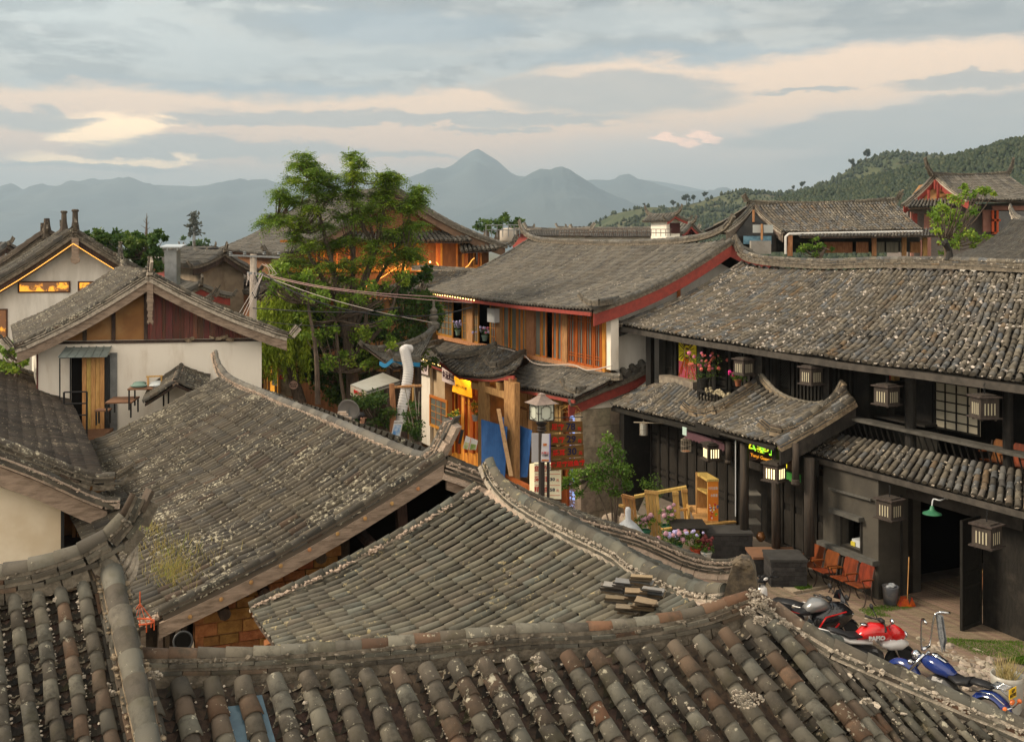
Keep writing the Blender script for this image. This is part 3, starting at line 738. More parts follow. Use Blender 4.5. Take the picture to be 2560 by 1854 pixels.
# ------------------------------------------------------------------ leaves and trees
def leafmat(name,c1,c2,c3,dark):
    m=bpy.data.materials.new(name);m.use_nodes=True
    t=NT(m.node_tree);b=m.node_tree.nodes['Principled BSDF']
    at=t.new('ShaderNodeAttribute',attribute_name='tint');sp=t.new('ShaderNodeSeparateColor');t.l.new(at.outputs[0],sp.inputs[0])
    c_=t.ramp(sp.outputs[0],[(0,c1+(1,)),(0.55,c2+(1,)),(1,c3+(1,))])
    tx=t.new('ShaderNodeTexCoord').outputs['Object']
    c_=t.mix(t.m('MULTIPLY',t.smooth(t.noise(tx,0.9,3.0).outputs[0],0.4,0.62),0.55),c_,dark+(1,))
    t.put(b.inputs['Base Color'],c_);b.inputs['Roughness'].default_value=0.55;b.inputs['Specular IOR Level'].default_value=0.25
    tr=t.new('ShaderNodeBsdfTranslucent');t.put(tr.inputs[0],c_)
    mx=t.new('ShaderNodeMixShader');mx.inputs[0].default_value=0.3
    out=m.node_tree.nodes['Material Output'];t.l.new(b.outputs[0],mx.inputs[1]);t.l.new(tr.outputs[0],mx.inputs[2]);t.l.new(mx.outputs[0],out.inputs[0])
    return m
LEAF=leafmat('tree_leaves',(0.09,0.18,0.02),(0.19,0.30,0.032),(0.40,0.48,0.05),(0.09,0.17,0.025))
LEAFD=leafmat('dark_leaves',(0.03,0.07,0.014),(0.06,0.12,0.02),(0.14,0.20,0.03),(0.025,0.06,0.014))
LEAFW=leafmat('willow_leaves',(0.18,0.26,0.02),(0.32,0.42,0.035),(0.48,0.54,0.06),(0.15,0.24,0.02))
LEAFS=leafmat('shrub_leaves',(0.05,0.11,0.012),(0.10,0.19,0.02),(0.22,0.32,0.04),(0.04,0.09,0.015))
BARK=mat('tree_bark',(0.16,0.12,0.09),(0.08,0.06,0.045),scale=6,stretch=(3,3,0.6),bump=0.6)
def leaf_cloud(cents,rad,nper,size,r,flat=0.6,compound=False,tint_bias=None,droop=0.0):
    """small diamond leaves scattered round cluster centres"""
    n=len(cents)*nper;c_=np.repeat(cents,nper,0);rd=np.repeat(rad,nper)
    d=r.normal(0,1,(n,3));d=unit(d)*(r.random((n,1))**0.45)
    p=c_+d*rd[:,None]*np.array([1,1,flat])
    if compound:
        m_=9
        dirs=unit(np.c_[r.normal(0,1,(n,2)),r.normal(-0.1,0.35,n)])
        side=unit(np.cross(dirs,np.array([0,0,1.0]))+r.normal(0,0.15,(n,3)))
        t=np.linspace(0.1,1,m_);L=size*r.uniform(3.2,5.2,n)
        pos=p[:,None,:]+dirs[:,None,:]*(t[None,:,None]*L[:,None,None])+np.array([0,0,-1.0])*(t[None,:,None]**2*L[:,None,None]*0.35)
        sg=np.where(np.arange(m_)%2==0,1.0,-1.0)[None,:,None]
        ax=side[:,None,:]*sg+dirs[:,None,:]*0.5+r.normal(0,0.12,(n,m_,3));ax[...,2]-=0.25
        pos=pos.reshape(-1,3);ax=unit(ax.reshape(-1,3));wd=unit(np.cross(ax,np.array([0,0,1.0]))+r.normal(0,0.25,ax.shape))
        s=size*r.uniform(0.8,1.25,(len(pos),1));tint=np.repeat(r.random((n,3)),m_,0)
        v=np.stack([pos,pos+ax*s*0.5+wd*s*0.26,pos+ax*s,pos+ax*s*0.5-wd*s*0.26],1)
    else:
        ax=unit(r.normal(0,1,(n,3))+np.array([0,0,-droop]));wd=unit(np.cross(ax,r.normal(0,1,(n,3))))
        s=size*r.uniform(0.6,1.3,(n,1));tint=r.random((n,3))
        v=np.stack([p,p+ax*s*0.5+wd*s*0.3,p+ax*s,p+ax*s*0.5-wd*s*0.3],1)
    if tint_bias is not None:
        tb=np.repeat(tint_bias,len(v)//len(tint_bias));tint[:,0]=np.clip(tint[:,0]*0.55+tb*0.5,0,1)
    f=np.arange(len(v)*4).reshape(-1,4)
    return v.reshape(-1,3),f,tint
def tree(label,base_,stems,clusters,lm,nper,size,cat='tree',name='tree',group=None,compound=False,flat=0.6,seed=1,bark=None,trunk_name='trunk',droop=0.0,twigs=True):
    """stems: list of (points, r0, r1); clusters: (x,y,z,radius)"""
    r=np.random.default_rng(seed);root=thing(name,label,cat,tuple(base_),group)
    mb=MB()
    for pts,ra,rb in stems:
        sp=spline(pts,max(4,len(pts)*4));n=len(sp);mb.tube(sp,[ra+(rb-ra)*i/(n-1)for i in range(n)],7,0,False)
    cl=np.array([c_[:3]for c_ in clusters]);rd=np.array([c_[3]for c_ in clusters])
    if twigs:
        ends=[Vector(s_[0][-1])for s_ in stems]+[Vector(s_[0][len(s_[0])//2])for s_ in stems]
        for c_,q in zip(cl,rd):
            cv=Vector(c_);lower=[e for e in ends if e.z<cv.z+0.3]or ends
            e=min(lower,key=lambda w:(w-cv).length);mid=e.lerp(cv,0.55)+Vector((0,0,-0.12*(e-cv).length))
            sp=spline([e,mid,cv],6);mb.tube(sp,[0.035-0.005*i for i in range(6)],5,0,False)
            for _ in range(3):
                w=cv+Vector(unit(r.normal(0,1,(1,3)))[0])*float(q)*0.8;mb.tube([cv,w],[0.012,0.005],4,0,False)
    mb.build(trunk_name,bark or BARK,root,True)
    v,f,tt=leaf_cloud(cl,rd,nper,size,r,flat,compound,r.random(len(cl)),droop)
    np_mesh('crown',v,f,np.zeros(len(f)),tt,[lm],root)
    return root
def crown_clusters(r,c,rx,ry,rz,n,cr,hollow=0.5):
    out=[]
    while len(out)<n:
        d=r.normal(0,1,3);d/=np.linalg.norm(d);q=hollow+(1-hollow)*r.random()
        out.append((c[0]+d[0]*rx*q,c[1]+d[1]*ry*q,c[2]+d[2]*rz*q,cr*r.uniform(0.6,1.3)))
    return out
def forest(name,fz,rg,n,lo,hi,seed,label,mask=None):
    r=np.random.default_rng(seed);xs,ys=rg
    X=r.uniform(xs[0],xs[-1],n);Y=ys[0]+(ys[-13]+3-ys[0])*r.uniform(0.12,1.0,n)**0.8
    Y=np.minimum(Y,ys[-13]+4)
    if mask is not None:
        k_=mask(X,Y,r);X,Y=X[k_],Y[k_]
    Z=fz(X,Y);h=r.uniform(lo,hi,len(X));n=len(X);k=5
    a=np.linspace(0,2*np.pi,k,endpoint=False)
    prof=[(0.25,0.0),(0.5,0.3),(0.36,0.7),(0.03,1.0)]
    rings=np.stack([np.stack([X[:,None]+h[:,None]*q*np.cos(a)*r.uniform(0.6,1.3,(n,k)),Y[:,None]+h[:,None]*q*np.sin(a),np.repeat((Z+h*z_)[:,None],k,1)+h[:,None]*r.normal(0,0.05,(n,k))],-1)for q,z_ in prof],1)
    v=rings.reshape(-1,3)
    fr=np.array([(i*k+j,i*k+(j+1)%k,(i+1)*k+(j+1)%k,(i+1)*k+j)for i in range(3)for j in range(k)])
    f=(fr[None]+(np.arange(n)*4*k)[:,None,None]).reshape(-1,4)
    o=np_mesh(name,v,f,np.zeros(len(f)),r.random((n,3)).repeat(15,0),[LEAFF],None)
    o['kind']='stuff';o['label']=label;o['category']='woodland'
LEAFF=leafmat('forest_leaves',(0.022,0.040,0.014),(0.045,0.065,0.022),(0.085,0.095,0.035),(0.03,0.045,0.018))
forest('woodland',fz1,r1_,16000,1.6,4.4,21,'scattered pines and scrub covering the farther, rockier hill on the right',lambda X,Y,r:fbm(X,Y,0.012,4)+r.normal(0,0.5,len(X))>0.25)
forest('woodland',fz2,r2_,24000,1.5,3.6,22,'dense dark woodland covering the nearer hill at the right edge',lambda X,Y,r:X>-1e9)
def pine(px,py,hpx,Y,label):
    r=np.random.default_rng(int(px));h=hpx/FPX*Y;b=P(px,py,Y);X,Z=b.x,b.z
    root=thing('pine_tree',label,'tree',(X,Y,Z),'lone pines on the hill skyline')
    mb=MB();mb.tube([(X,Y,Z-2),(X+0.03*h,Y,Z+h*0.5),(X,Y,Z+h*0.92)],[h*0.035,h*0.03,h*0.012],6,0,False);mb.build('trunk',BARK,root)
    cl=[(X+r.normal(0,0.2)*h,Y+r.normal(0,0.15)*h,Z+h*q,h*0.2)for q in(0.4,0.5,0.55,0.66,0.7,0.8,0.85,0.92,0.75)]
    v,f,tt=leaf_cloud(np.array([c_[:3]for c_ in cl]),np.array([c_[3]for c_ in cl]),110,h*0.13,r,0.6)
    np_mesh('crown',v,f,np.zeros(len(f)),tt,[LEAFF],root)
for i,(a,b,hh)in enumerate([(1684,517,16),(1716,509,22),(1733,503,15),(1762,494,14),(1984,476,12),(2004,470,16),(2130,416,18),(2166,398,24),(1610,517,9),(1860,482,10)]):
    pine(a,b,hh,945,['smallest lone pine at the foot of the skyline, left of all others','tall lone pine at the low shoulder of the right hill','short pine just right of the tall one on the low shoulder','pine on the knoll above the small red gatehouse','bushy low pine midway up the skyline slope','round-topped pine midway up the skyline slope','pine on the steep rocky step of the far hill','tallest lone pine at the top of the steep rocky step','low dark pine above the long distant roofs','low pine left of the dip in the skyline'][i])
# ------------------------------------------------------------------ foreground roofs
def W3(l):return[P(*q)for q in l]
ADOBE=mat('adobe_brick',(0.33,0.15,0.05),(0.22,0.09,0.03),scale=7,bump=0.8,tintv=0.3)
rootA=thing('tiled_house','nearest house under big barrel tiles, its curved ridge crossing the bottom of the view','house',(0.0,7.0,0))
ridA=W3([(352,1640,8.30),(600,1636,8.52),(784,1625,8.66),(931,1614,8.78),(1041,1603,8.86),(1298,1577,9.08),(1434,1574,9.2),(1581,1562,9.32),(1728,1537,9.45),(1801,1515,9.52),(1868,1491,9.6)])
dA=Vector((0.56,-1.0,-0.66));T0,T1=ridA[0],ridA[-1]
rd_=(T1-T0).normalized();nA=rd_.cross(dA).normalized()
if nA.z<0:nA=-nA
hipA=[plane_hit(px,py,T1+Vector((0,0,-0.10)),nA)for px,py in[(1908,1514),(1978,1560),(2052,1611),(2116,1642),(2187,1672),(2265,1706),(2349,1741),(2440,1780),(2524,1814),(2700,1892)]]
topA=[p+Vector((0.10,-0.15,-0.17))for p in ridA]
hipT=[p+Vector((0.02,-0.10,-0.11))for p in hipA]
allT=topA+hipT[1:]
botA=[p+dA*2.0 for p in topA]+[p+dA*1.6 for p in hipT[1:]]
def lenp(l):return sum((l[i+1]-l[i]).length for i in range(len(l)-1))
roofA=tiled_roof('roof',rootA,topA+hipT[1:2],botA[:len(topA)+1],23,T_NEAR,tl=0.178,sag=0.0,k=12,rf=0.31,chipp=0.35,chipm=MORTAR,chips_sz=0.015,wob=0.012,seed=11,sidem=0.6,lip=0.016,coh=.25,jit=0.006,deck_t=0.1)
roofA2=tiled_roof('roof',rootA,hipT[1:],[p+dA*1.6 for p in hipT[1:]],13,T_NEAR,tl=0.178,sag=0.0,k=12,rf=0.33,chipp=1.0,chipm=MORTAR,chips_sz=0.018,wob=0.012,seed=12,sidem=1.6,lip=0.016,jit=0.006,deck_t=0.1)
ridge('ridge_tiles',roofA,ridA,0.062,0.225,2,T_NEAR,MGREY,k=12,lw=0.075,lh=0.035,mchips=2.5,seed=5)
ridge('hip_tiles',roofA2,[ridA[-1]+Vector((0.02,0,0.02))]+[p+Vector((0,0,0.045))for p in hipA],0.066,0.30,2,T_NEAR,MORTAR,k=12,lw=0.07,lh=0.03,mchips=10,seed=6)
mbk=MB()
mbk.prism([ridA[0]+Vector((0,0,-0.2)),ridA[-1]+Vector((0,0,-0.2)),ridA[-1]+Vector((-0.4,0.9,-0.8)),ridA[0]+Vector((-0.4,0.9,-0.8))],(0,0,-0.08));mbk.build('back_slope',T_PAN,rootA)
mbk=MB();mbk.box((-1.8,4.6,-1.5),(5.0,1.0,0),(-0.4,2.6,0),(0,0,4.3));mbk.build('wall',WHITE2,rootA)
DB,DS=[],[]
def daub(mb,px,py,Y,r,seed):
    for _ in range(int(r*900)):
        a_,q_=random.uniform(0,6.28),r*random.random()**.5;DB.append(tuple(P(px,py+4,Y)+V(q_*math.cos(a_),-q_*.5*math.sin(a_),q_*.75*math.sin(a_)-.01)));DS.append(random.uniform(.004,.015))
mbd=MB()
for px,py,Y,r in[(1885,1475,9.5,0.075),(1905,1500,9.45,0.10),(1870,1520,9.4,0.08),(1340,1640,8.75,0.045),(1352,1665,8.65,0.05),(1372,1690,8.55,0.035),(1750,1608,9.2,0.05),(1905,1545,9.3,0.09),(1842,1722,8.6,0.045),(258,1705,7.85,0.06),(275,1725,7.8,0.045),(385,1680,8.0,0.07),(1960,1556,9.35,0.08),(1610,1770,8.3,0.02),(1868,1742,8.45,0.14),(2165,1745,8.3,0.05),(1730,1765,8.35,0.03)]:
    daub(mbd,px,py,Y,r,1)
v,f,t_=chips(np.array(DB),np.array(DS),77);so=Soup();so.add(v,f,0,t_);so.build('lime_crumbs',[MORTAR],roofA)
SKYG=mat('blue_grey_glass',(0.10,0.17,0.21),(0.06,0.10,0.13),scale=3,bump=0,rough=.12,spec=.6)
for x0,y0 in((552,1768),(608,1742)):
    mbd=MB();a_=plane_hit(x0,y0,topA[2]+Vector((0,0,.02)),nA);wv=rd_*.15
    for i in range(4):q=a_+dA.normalized()*(.19*i)+nA*(.012*i);mbd.prism([q,q+wv,q+wv+dA.normalized()*.2,q+dA.normalized()*.2],tuple(nA*.006))
    mbd.build('skylight_tiles',SKYG,roofA)
rootL=thing('tiled_house','corner roof at the lower left with a thick swept-up ridge over cream mortar','house',(-3.5,7.5,0))
ridL=W3([(-260,1450,8.3),(-120,1444,8.4),(0,1434,8.5),(59,1426,8.55),(147,1401,8.62),(206,1380,8.68),(257,1351,8.74),(290,1318,8.8),(316,1280,8.86),(334,1238,8.9)])
dL=Vector((0.62,-1.0,-0.68))
topL=W3([(-260,1500,8.25),(-120,1498,8.35),(0,1494,8.45),(121,1479,8.55),(195,1465,8.6),(262,1452,8.68)])
roofL=tiled_roof('roof',rootL,topL,[p+dL*1.9 for p in topL],9,T_NEAR,tl=0.18,sag=0.0,k=14,rf=0.30,chipp=0.3,chipm=MORTAR,chips_sz=0.016,wob=0.008,seed=21,sidem=1.7,lip=0.017,jit=0.004,deck_t=0.1)
ridge('ridge_tiles',roofL,ridL,0.085,0.20,2,T_NEAR,MGREY,k=12,lw=0.085,lh=0.04,mchips=2,seed=7,taper=[(0,1),(0.8,1),(1,0.45)])
hipL=W3([(262,1385,8.75)])+[P(272,1412,8.78)+Vector((0,0,0.03))+dL*q for q in(0.0,0.3,0.6,0.9,1.2,1.8)]
ridge('hip_tiles',roofL,hipL,0.088,0.215,2,T_NEAR,MORTAR_Y,k=14,lw=0.10,lh=0.045,mchips=3,seed=8)
mbk=MB();mbk.prism([p+Vector((0,0,-0.16))for p in ridL[:8]]+[p+Vector((0,-0.02,-0.02))for p in reversed(topL)],(-0.02,0.10,0.0));mbk.build('mortar_band',MORTAR_Y,roofL)
mbk=MB()
for i,(o1,o2)in enumerate([((0.02,0.0,-0.08),0.10),((0.04,0.02,-0.15),0.13),((0.05,0.03,-0.22),0.16)]):
    p=[W3([(300,1400,8.8)])[0]+Vector(o1),W3([(322,1360,8.84)])[0]+Vector(o1)*1.0,W3([(332,1318,8.88)])[0]+Vector(o1)*0.4]
    mbk.tube(spline(p,6),[0.03,0.03,0.028,0.025,0.02,0.012],6)
mbk.each('ridge_end_curl',MORTAR,roofL,True)
mbk=MB();mbk.box((-7.0,4.9,-1.5),(3.6,0.6,0),(-0.4,2.4,0),(0,0,4.6));mbk.build('wall',WHITE2,rootL)
rootB=thing('tiled_house','house under long narrow tile rows, a heap of spare tiles near its ridge','house',(0,12,0))
ridB=W3([(1222,1150,15.1),(1228,1166,15.05),(1245,1196,14.9),(1285,1236,14.5),(1335,1268,14.0),(1402,1305,13.4),(1486,1345,12.75),(1546,1375,12.3),(1581,1404,12.0),(1654,1443,11.4),(1710,1466,11.0),(1765,1479,10.6),(1812,1478,10.35)])
tB=W3([(1196,1228,14.95),(1290,1292,14.1),(1400,1352,13.2),(1520,1415,12.2),(1640,1470,11.2),(1740,1508,10.2)])
eB=W3([(632,1530,13.8),(650,1556,13.4),(668,1578,13.1),(684,1600,12.8)])+[Vector((-2.3,11.3,3.2)),Vector((-1.3,9.6,3.25))]
roofB=tiled_roof('roof',rootB,tB,eB,34,T_MID,tl=0.265,sag=0.045,k=9,rf=0.33,chipp=0.12,chipm=MORTAR,chips_sz=0.014,wob=0.02,seed=31,lip=0.012,jit=0.005,eavechip=0.8)
tB2=[p+Vector((0.1,0.05,-0.12))for p in ridB[3:]]
roofB2=tiled_roof('roof',rootB,tB2,[p+Vector((1.3,0.7,-0.75))for p in tB2],22,T_MID,tl=0.21,sag=0.0,k=7,rf=0.40,chipp=0.2,wob=0.02,seed=32)
ridge('ridge_tiles',roofB,ridB,0.088,0.185,2,T_MID,MORTAR,k=11,lw=0.085,lh=0.03,mchips=6,seed=9,taper=[(0,0.8),(0.1,1),(1,1.05)])
mbk=MB()
lo=spline(tB,30);hi=[p+Vector((0,0,-0.12))for p in spline(ridB[2:],30)]
for i in range(29):mbk.prism([hi[i],hi[i+1],lo[i+1]+Vector((0.02,0,-0.02)),lo[i]+Vector((0.02,0,-0.02))],(0,0,-0.07))
mbk.build('mortar_band',MORTAR_P,roofB)
vB=verge_pts(tB[0]+Vector((0,0,0.03)),eB[0]+Vector((-0.03,0,0.03)),0.03,9)
ridge('verge_tiles',roofB,[p+Vector((-0.03,0.10,0.02))for p in vB],0.070,0.21,1,T_MID,MORTAR,k=9,lw=0.07,mchips=0,seed=10)
r=np.random.default_rng(4);so=Soup()
pts=lerp_poly([p+Vector((0.03,-0.02,0.05))for p in vB],np.sort(r.random(420)))
keep=np.sin(np.arange(420)*0.11)+r.normal(0,0.5,420)>-0.5
v,f,t_=chips(pts[keep]+r.normal(0,0.012,(keep.sum(),3)),r.uniform(0.012,0.03,keep.sum()),3);so.add(v,f,0,t_);so.build('mortar_line',[MORTAR_P],roofB)
mbk=MB();mbk.prism([V(-3.45,13.9,-1.5),V(-3.45,13.9,2.75),V(-0.5,15.1,4.0),V(1.4,15.6,3.4),V(1.4,15.6,-1.5)],(0.06,-0.18,0));mbk.build('wall',ADOBE,rootB)
mbk=MB()
a=P(1812,1500,10.3);prof=[(1806,1520),(1812,1478),(1822,1440),(1834,1408),(1852,1396),(1874,1400),(1886,1424),(1892,1460),(1894,1500),(1880,1530)]
mbk.prism([P(x,y,10.3)for x,y in prof],(0.05,0.17,0));mbk.ball(P(1853,1408,10.35),0.10,0.10,0.06,0,10,6,None,None,0.3)
mbk.build('ridge_end',mat('stained_ridge_end',(0.15,0.115,0.075),(0.06,0.048,0.036),scale=7,bump=.8),roofB)
SPARE=tile_mat('spare_tiles',pal((0.42,0.32,0.20),(0.52,0.40,0.26),(0.30,0.33,0.36),(0.46,0.33,0.20),(0.34,0.29,0.22)),0.0,dirt=0.2)
heap=thing('tile_pile','loose heap of curved spare clay tiles lying on the roof by its ridge','roof tiles',tuple(P(1580,1480,11.3)))
def spare_tile(c,yaw,tilt,ln=0.2,rad=0.075,nest=1):
    so=Soup();R_=Matrix.Rotation(yaw,3,'Z')@Matrix.Rotation(tilt,3,'X')
    d=np.array(R_@Vector((1,0,0)))[None];s_=np.array(R_@Vector((0,1,0)))[None];u=np.array(R_@Vector((0,0,1)))[None]
    c=np.array(c)[None];tt=rng.random((1,3))
    for sg,rr in((1,rad),(1,rad-0.012)):
        v,f,nf=arc_tiles(c-d*ln/2,c+d*ln/2,s_,u*0.6,np.array([rr]),np.array([rr*0.93]),8,0,-1.0,2.7)
        so.add(v,f,0,tt.repeat(nf,0),True)
    for e,rr_ in((c-d*ln/2,1.0),(c+d*ln/2,0.93)):
        v,f,nf=arc_tiles(e,e,s_,u*0.6,np.array([rad*rr_]),np.array([(rad-0.012)*rr_]),8,0,-1.0,2.7);so.add(v,f,0,tt.repeat(nf,0))
    return so.build('roof_tile',[SPARE],heap)
nB_=(tB[5]-tB[2]).cross(eB[0]-tB[2]).normalized();nB_=nB_ if nB_.z>0 else-nB_
for row,(px0,py0,Y0,cnt,st)in enumerate([(1528,1478,11.55,4,5),(1560,1470,11.4,4,6),(1605,1462,11.3,5,7),(1540,1505,11.25,3,5),(1590,1500,11.1,5,5),(1630,1490,11.0,4,6),(1570,1528,10.9,3,4),(1612,1520,10.8,4,3)]):
    b=plane_hit(px0,py0,tB[3]+Vector((0,0,.10)),nB_)
    for i in range(cnt):
        spare_tile(b+Vector((random.uniform(-.02,.02),random.uniform(-.02,.02),i*0.024+0.02)),-0.35+random.uniform(-.25,.25),random.uniform(-.12,.12),0.24)
for px,py,Y,yw in[(1715,1520,10.35,0.7),(1690,1545,10.2,0.2),(1640,1548,10.3,0.5)]:
    spare_tile(plane_hit(px,py,tB[3]+Vector((0,0,.12)),nB_),yw,0.25,0.24,0.085)
rootC=thing('tiled_house','large central house, broad lichen-spotted roof with open timber gable over adobe bricks','house',(-5,20,0))
RL,RR=P(548,935,26.6),P(1068,1152,16.0)
ridC=W3([(538,877,27.2),(543,900,27.1),(552,920,26.9),(569,941,26.2),(602,960,25.2),(657,982,23.6),(700,1001,22.5),(780,1032,20.6),(850,1060,19.1),(917,1089,17.9),(984,1117,16.9),(1037,1138,16.3),(1064,1141,16.05),(1084,1124,15.95),(1104,1086,15.85),(1121,1050,15.8)])
topC=[P(552,945,26.6),P(602,970,25.1),P(700,1012,22.4),P(850,1071,19.0),P(984,1128,16.8),P(1045,1150,16.1),P(1108,1152,15.75)]
kC=Vector((-3.95,-1.65,-2.05))
botC=[p+kC for p in topC];botC[-1]=P(402,1538,14.0);botC[0]=P(120,1146,25.2)
roofC=tiled_roof('roof',rootC,topC,botC,64,T_OLD,tl=0.30,sag=0.035,k=7,rf=0.33,chipp=0.06,chipm=MORTAR,chips_sz=0.016,wob=0.03,seed=41,jit=0.006,coh=.3,patches=[(0.0,0.2,0.30,0.45,1.6)])
aC=topC[-1];vC2=W3([(1117,1150,15.75),(1180,1172,15.9),(1257,1203,16.05),(1352,1249,16.25),(1453,1295,16.45),(1581,1330,16.8),(1654,1360,17.0),(1728,1392,17.2),(1801,1404,17.5),(1848,1394,17.7)])
bk=(topC[0]-topC[-1]);bkn=bk.normalized()
lowv=P(1801,1410,17.5)
roofC2=tiled_roof('roof',rootC,[topC[-1]+Vector((0.05,0.1,0.0)),topC[0]],[lowv+Vector((0,0.1,-0.1)),lowv+bk+Vector((0,0,-0.1))],50,T_OLD,tl=0.26,sag=0.03,k=4,rf=0.4,pans=False,wob=0.03,seed=42)
ridge('ridge_tiles',roofC,ridC,0.092,0.27,2,T_GREY,MORTAR_P,k=9,lw=0.09,lh=0.03,mchips=22,seed=13,taper=[(0,0.5),(0.06,0.9),(0.9,1),(1,0.8)])
ridge('verge_tiles',roofC2,vC2,0.055,0.25,3,T_OLD,MORTAR_P,k=8,lw=0.07,lh=0.04,mchips=10,seed=14,taper=[(0,1),(0.85,1),(1,0.6)])
vC=verge_pts(topC[-1]+Vector((0.0,-0.02,0.05)),botC[-1]+Vector((0,-0.02,0.02)),0.025,11)
ridge('verge_tiles',roofC,[p+V(0,0,.05)for p in vC],0.058,0.24,1,T_OLD,mat('dark_bedding',(.10,.08,.06),None),k=9,lw=0.06,lh=0.03,mchips=0,seed=15)
mb=MB();bd=[p+Vector((0.02,-0.1,-0.09))for p in vC]
board(mb,bd,0.21,(-0.02,0.06,0),0)
bd2=[p+Vector((0.0,-0.03,-0.22))for p in vC2[:7]]
board(mb,bd2,0.24,(-0.02,0.06,0),0)
for i in range(9):
    p=bd[1].lerp(bd[-2],i/8)+Vector((0,-0.012,-0.10));mb.lathe(p,[(0.028,0),(0.03,0.03),(0.01,0.035)],8,1,(0,-1,0))
mb.build('bargeboard',[mat('grey_verge_board',(0.32,0.24,0.18),(0.17,0.125,0.09),scale=3.2,stretch=(1.0,1.0,4),bump=0.6,lo=0.35,hi=0.7),WOODT],roofC)
gC=Fac(topC[-1].x,topC[-1].y+0.45,1.0,0.42)
mb=MB()
for(x0,y0,x1,y1,w)in[(560,1500,1130,1330,.14),(700,1440,1000,1440,.12),(860,1290,860,1480,.16),(1000,1240,1010,1400,.16),(760,1400,765,1560,.14),(680,1440,900,1440,.12)]:
    a0,z0_=gC.hit(x0,y0,-0.2);a1,z1_=gC.hit(x1,y1,-0.2);mb.beam(gC.w(a0,-0.2,z0_),gC.w(a1,-0.2,z1_),w,w)
for px,py,zz in[(930,1362,0),(1000,1232,0),(1085,1195,0),(800,1390,0),(660,1480,0),(560,1530,0)]:
    a0,z0_=gC.hit(px,py,0.2);mb.tube([gC.w(a0,0.30,z0_),gC.w(a0,-3.5,z0_)],0.09,8)
mb.each('roof_timber',WOODD,rootC)
mb=MB();a0,_=gC.hit(440,1600);a1,_=gC.hit(1180,1300)
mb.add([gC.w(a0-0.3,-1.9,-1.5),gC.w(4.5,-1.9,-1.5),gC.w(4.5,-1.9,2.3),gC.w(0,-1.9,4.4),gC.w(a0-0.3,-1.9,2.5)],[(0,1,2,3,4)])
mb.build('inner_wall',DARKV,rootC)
mb=MB();rr_=random.Random(3)
z=1.2;row=0
aL,_=gC.hit(488,1600);aR,_=gC.hit(700,1600)
while z<3.9:
    h=rr_.uniform(0.14,0.19);a=aL+(0.12 if row%2 else 0)
    while a<aR+0.6:
        w=rr_.uniform(0.22,0.42);ztop=2.92+(a+w-aL)*0.42
        if z+h<ztop:gC.box(mb,a,a+w-0.016,-0.3,rr_.uniform(-0.012,0.02),z,z+h-0.014)
        a+=w
    z+=h;row+=1
gC.box(mb,aL,aR+0.3,-0.32,-0.02,1.1,2.8,0)
mb.build('adobe_wall',ADOBE,rootC)
mb=MB();gC.box(mb,aL-0.13,aL-0.02,-0.2,0.02,1.0,2.42,0);mb.build('corner_post',WHITE2,rootC)
mb=MB()
for px,m_ in((330,0),(352,1),(395,1),(412,0),(440,1),(455,0)):
    a0,z0_=gC.hit(px,1500,-0.5);gC.box(mb,a0,a0+0.07,-0.6,-0.5,0,2.6,m_)
a0,_=gC.hit(300,1500,-0.9);gC.box(mb,a0-.5,aL,-1.1,-0.9,-1.5,2.7,2)
mb.each('side_board',[WOODD,WOODG,WOODD],rootC)
so=Soup();pts=lerp_poly(botC[-3:],np.sort(r.random(500)));v,f,t_=chips(pts+np.array([-0.03,-0.0,0.0])+r.normal(0,0.018,(500,3)),r.uniform(0.012,0.035,500),8);so.add(v,f,0,t_);so.build('eave_mortar',[MORTAR_P],roofC)
st=thing('stove_pipe','fat black elbow pipe poking up beside the adobe bricks','pipe',tuple(P(460,1640,12.6)))
mb=MB();b=P(456,1660,12.6);mb.tube([b,b+Vector((0,0,0.18)),b+Vector((0.01,-0.03,0.27)),b+Vector((0.05,-0.14,0.36)),b+Vector((0.08,-0.22,0.38))],[0.11]*5,18,0,False)
mb.tube([b+Vector((0,0,0.10)),b+Vector((0,0,0.14))],0.122,18,0,False);mb.build('elbow',BLACKM,st,True)
mb=MB();mb.lathe(b+Vector((0.075,-0.21,0.378)),[(0.085,-0.01),(0.122,-0.01),(0.124,0.03),(0.105,0.035),(0.095,0.0),(0.08,-0.005)],20,0,(0.35,-0.9,0.25));mb.build('rim',mat('dull_black_ring',(0.05,0.05,0.05),None,bump=0,rough=0.4),st,True)
mb=MB();mb.lathe(b+Vector((0.085,-0.235,0.385)),[(.002,0),(.092,0),(.092,.004),(.002,.004)],20,0,(0.35,-0.9,0.25));mb.build('pipe_mouth',DARKV,st)
hg=thing('clothes_airer','small round orange peg hanger hung in the dark gap','clothes hanger',tuple(P(350,1560,12.0)))
mb=MB();c0=P(350,1553,12.0);n_=14
mb.tube([c0+Vector((0.17*math.cos(i*2*math.pi/n_),0.1*math.sin(i*2*math.pi/n_),0))for i in range(n_+1)],0.011,6,0,False)
for i in range(0,n_,2):
    q=c0+Vector((0.17*math.cos(i*2*math.pi/n_),0.1*math.sin(i*2*math.pi/n_),0));mb.tube([q,q-Vector((0,0,0.1))],0.007,5);mb.tube([q,c0+Vector((0,0,0.22))],0.004,4)
mb.tube([c0+Vector((0,0,0.22)),c0+Vector((0,0,0.36))],0.007,5)
mb.build('peg_ring',mat('orange_plastic',(0.55,0.10,0.03),None,bump=0,rough=0.4),hg)
so=Soup();rg_=np.random.default_rng(8);cc=[]
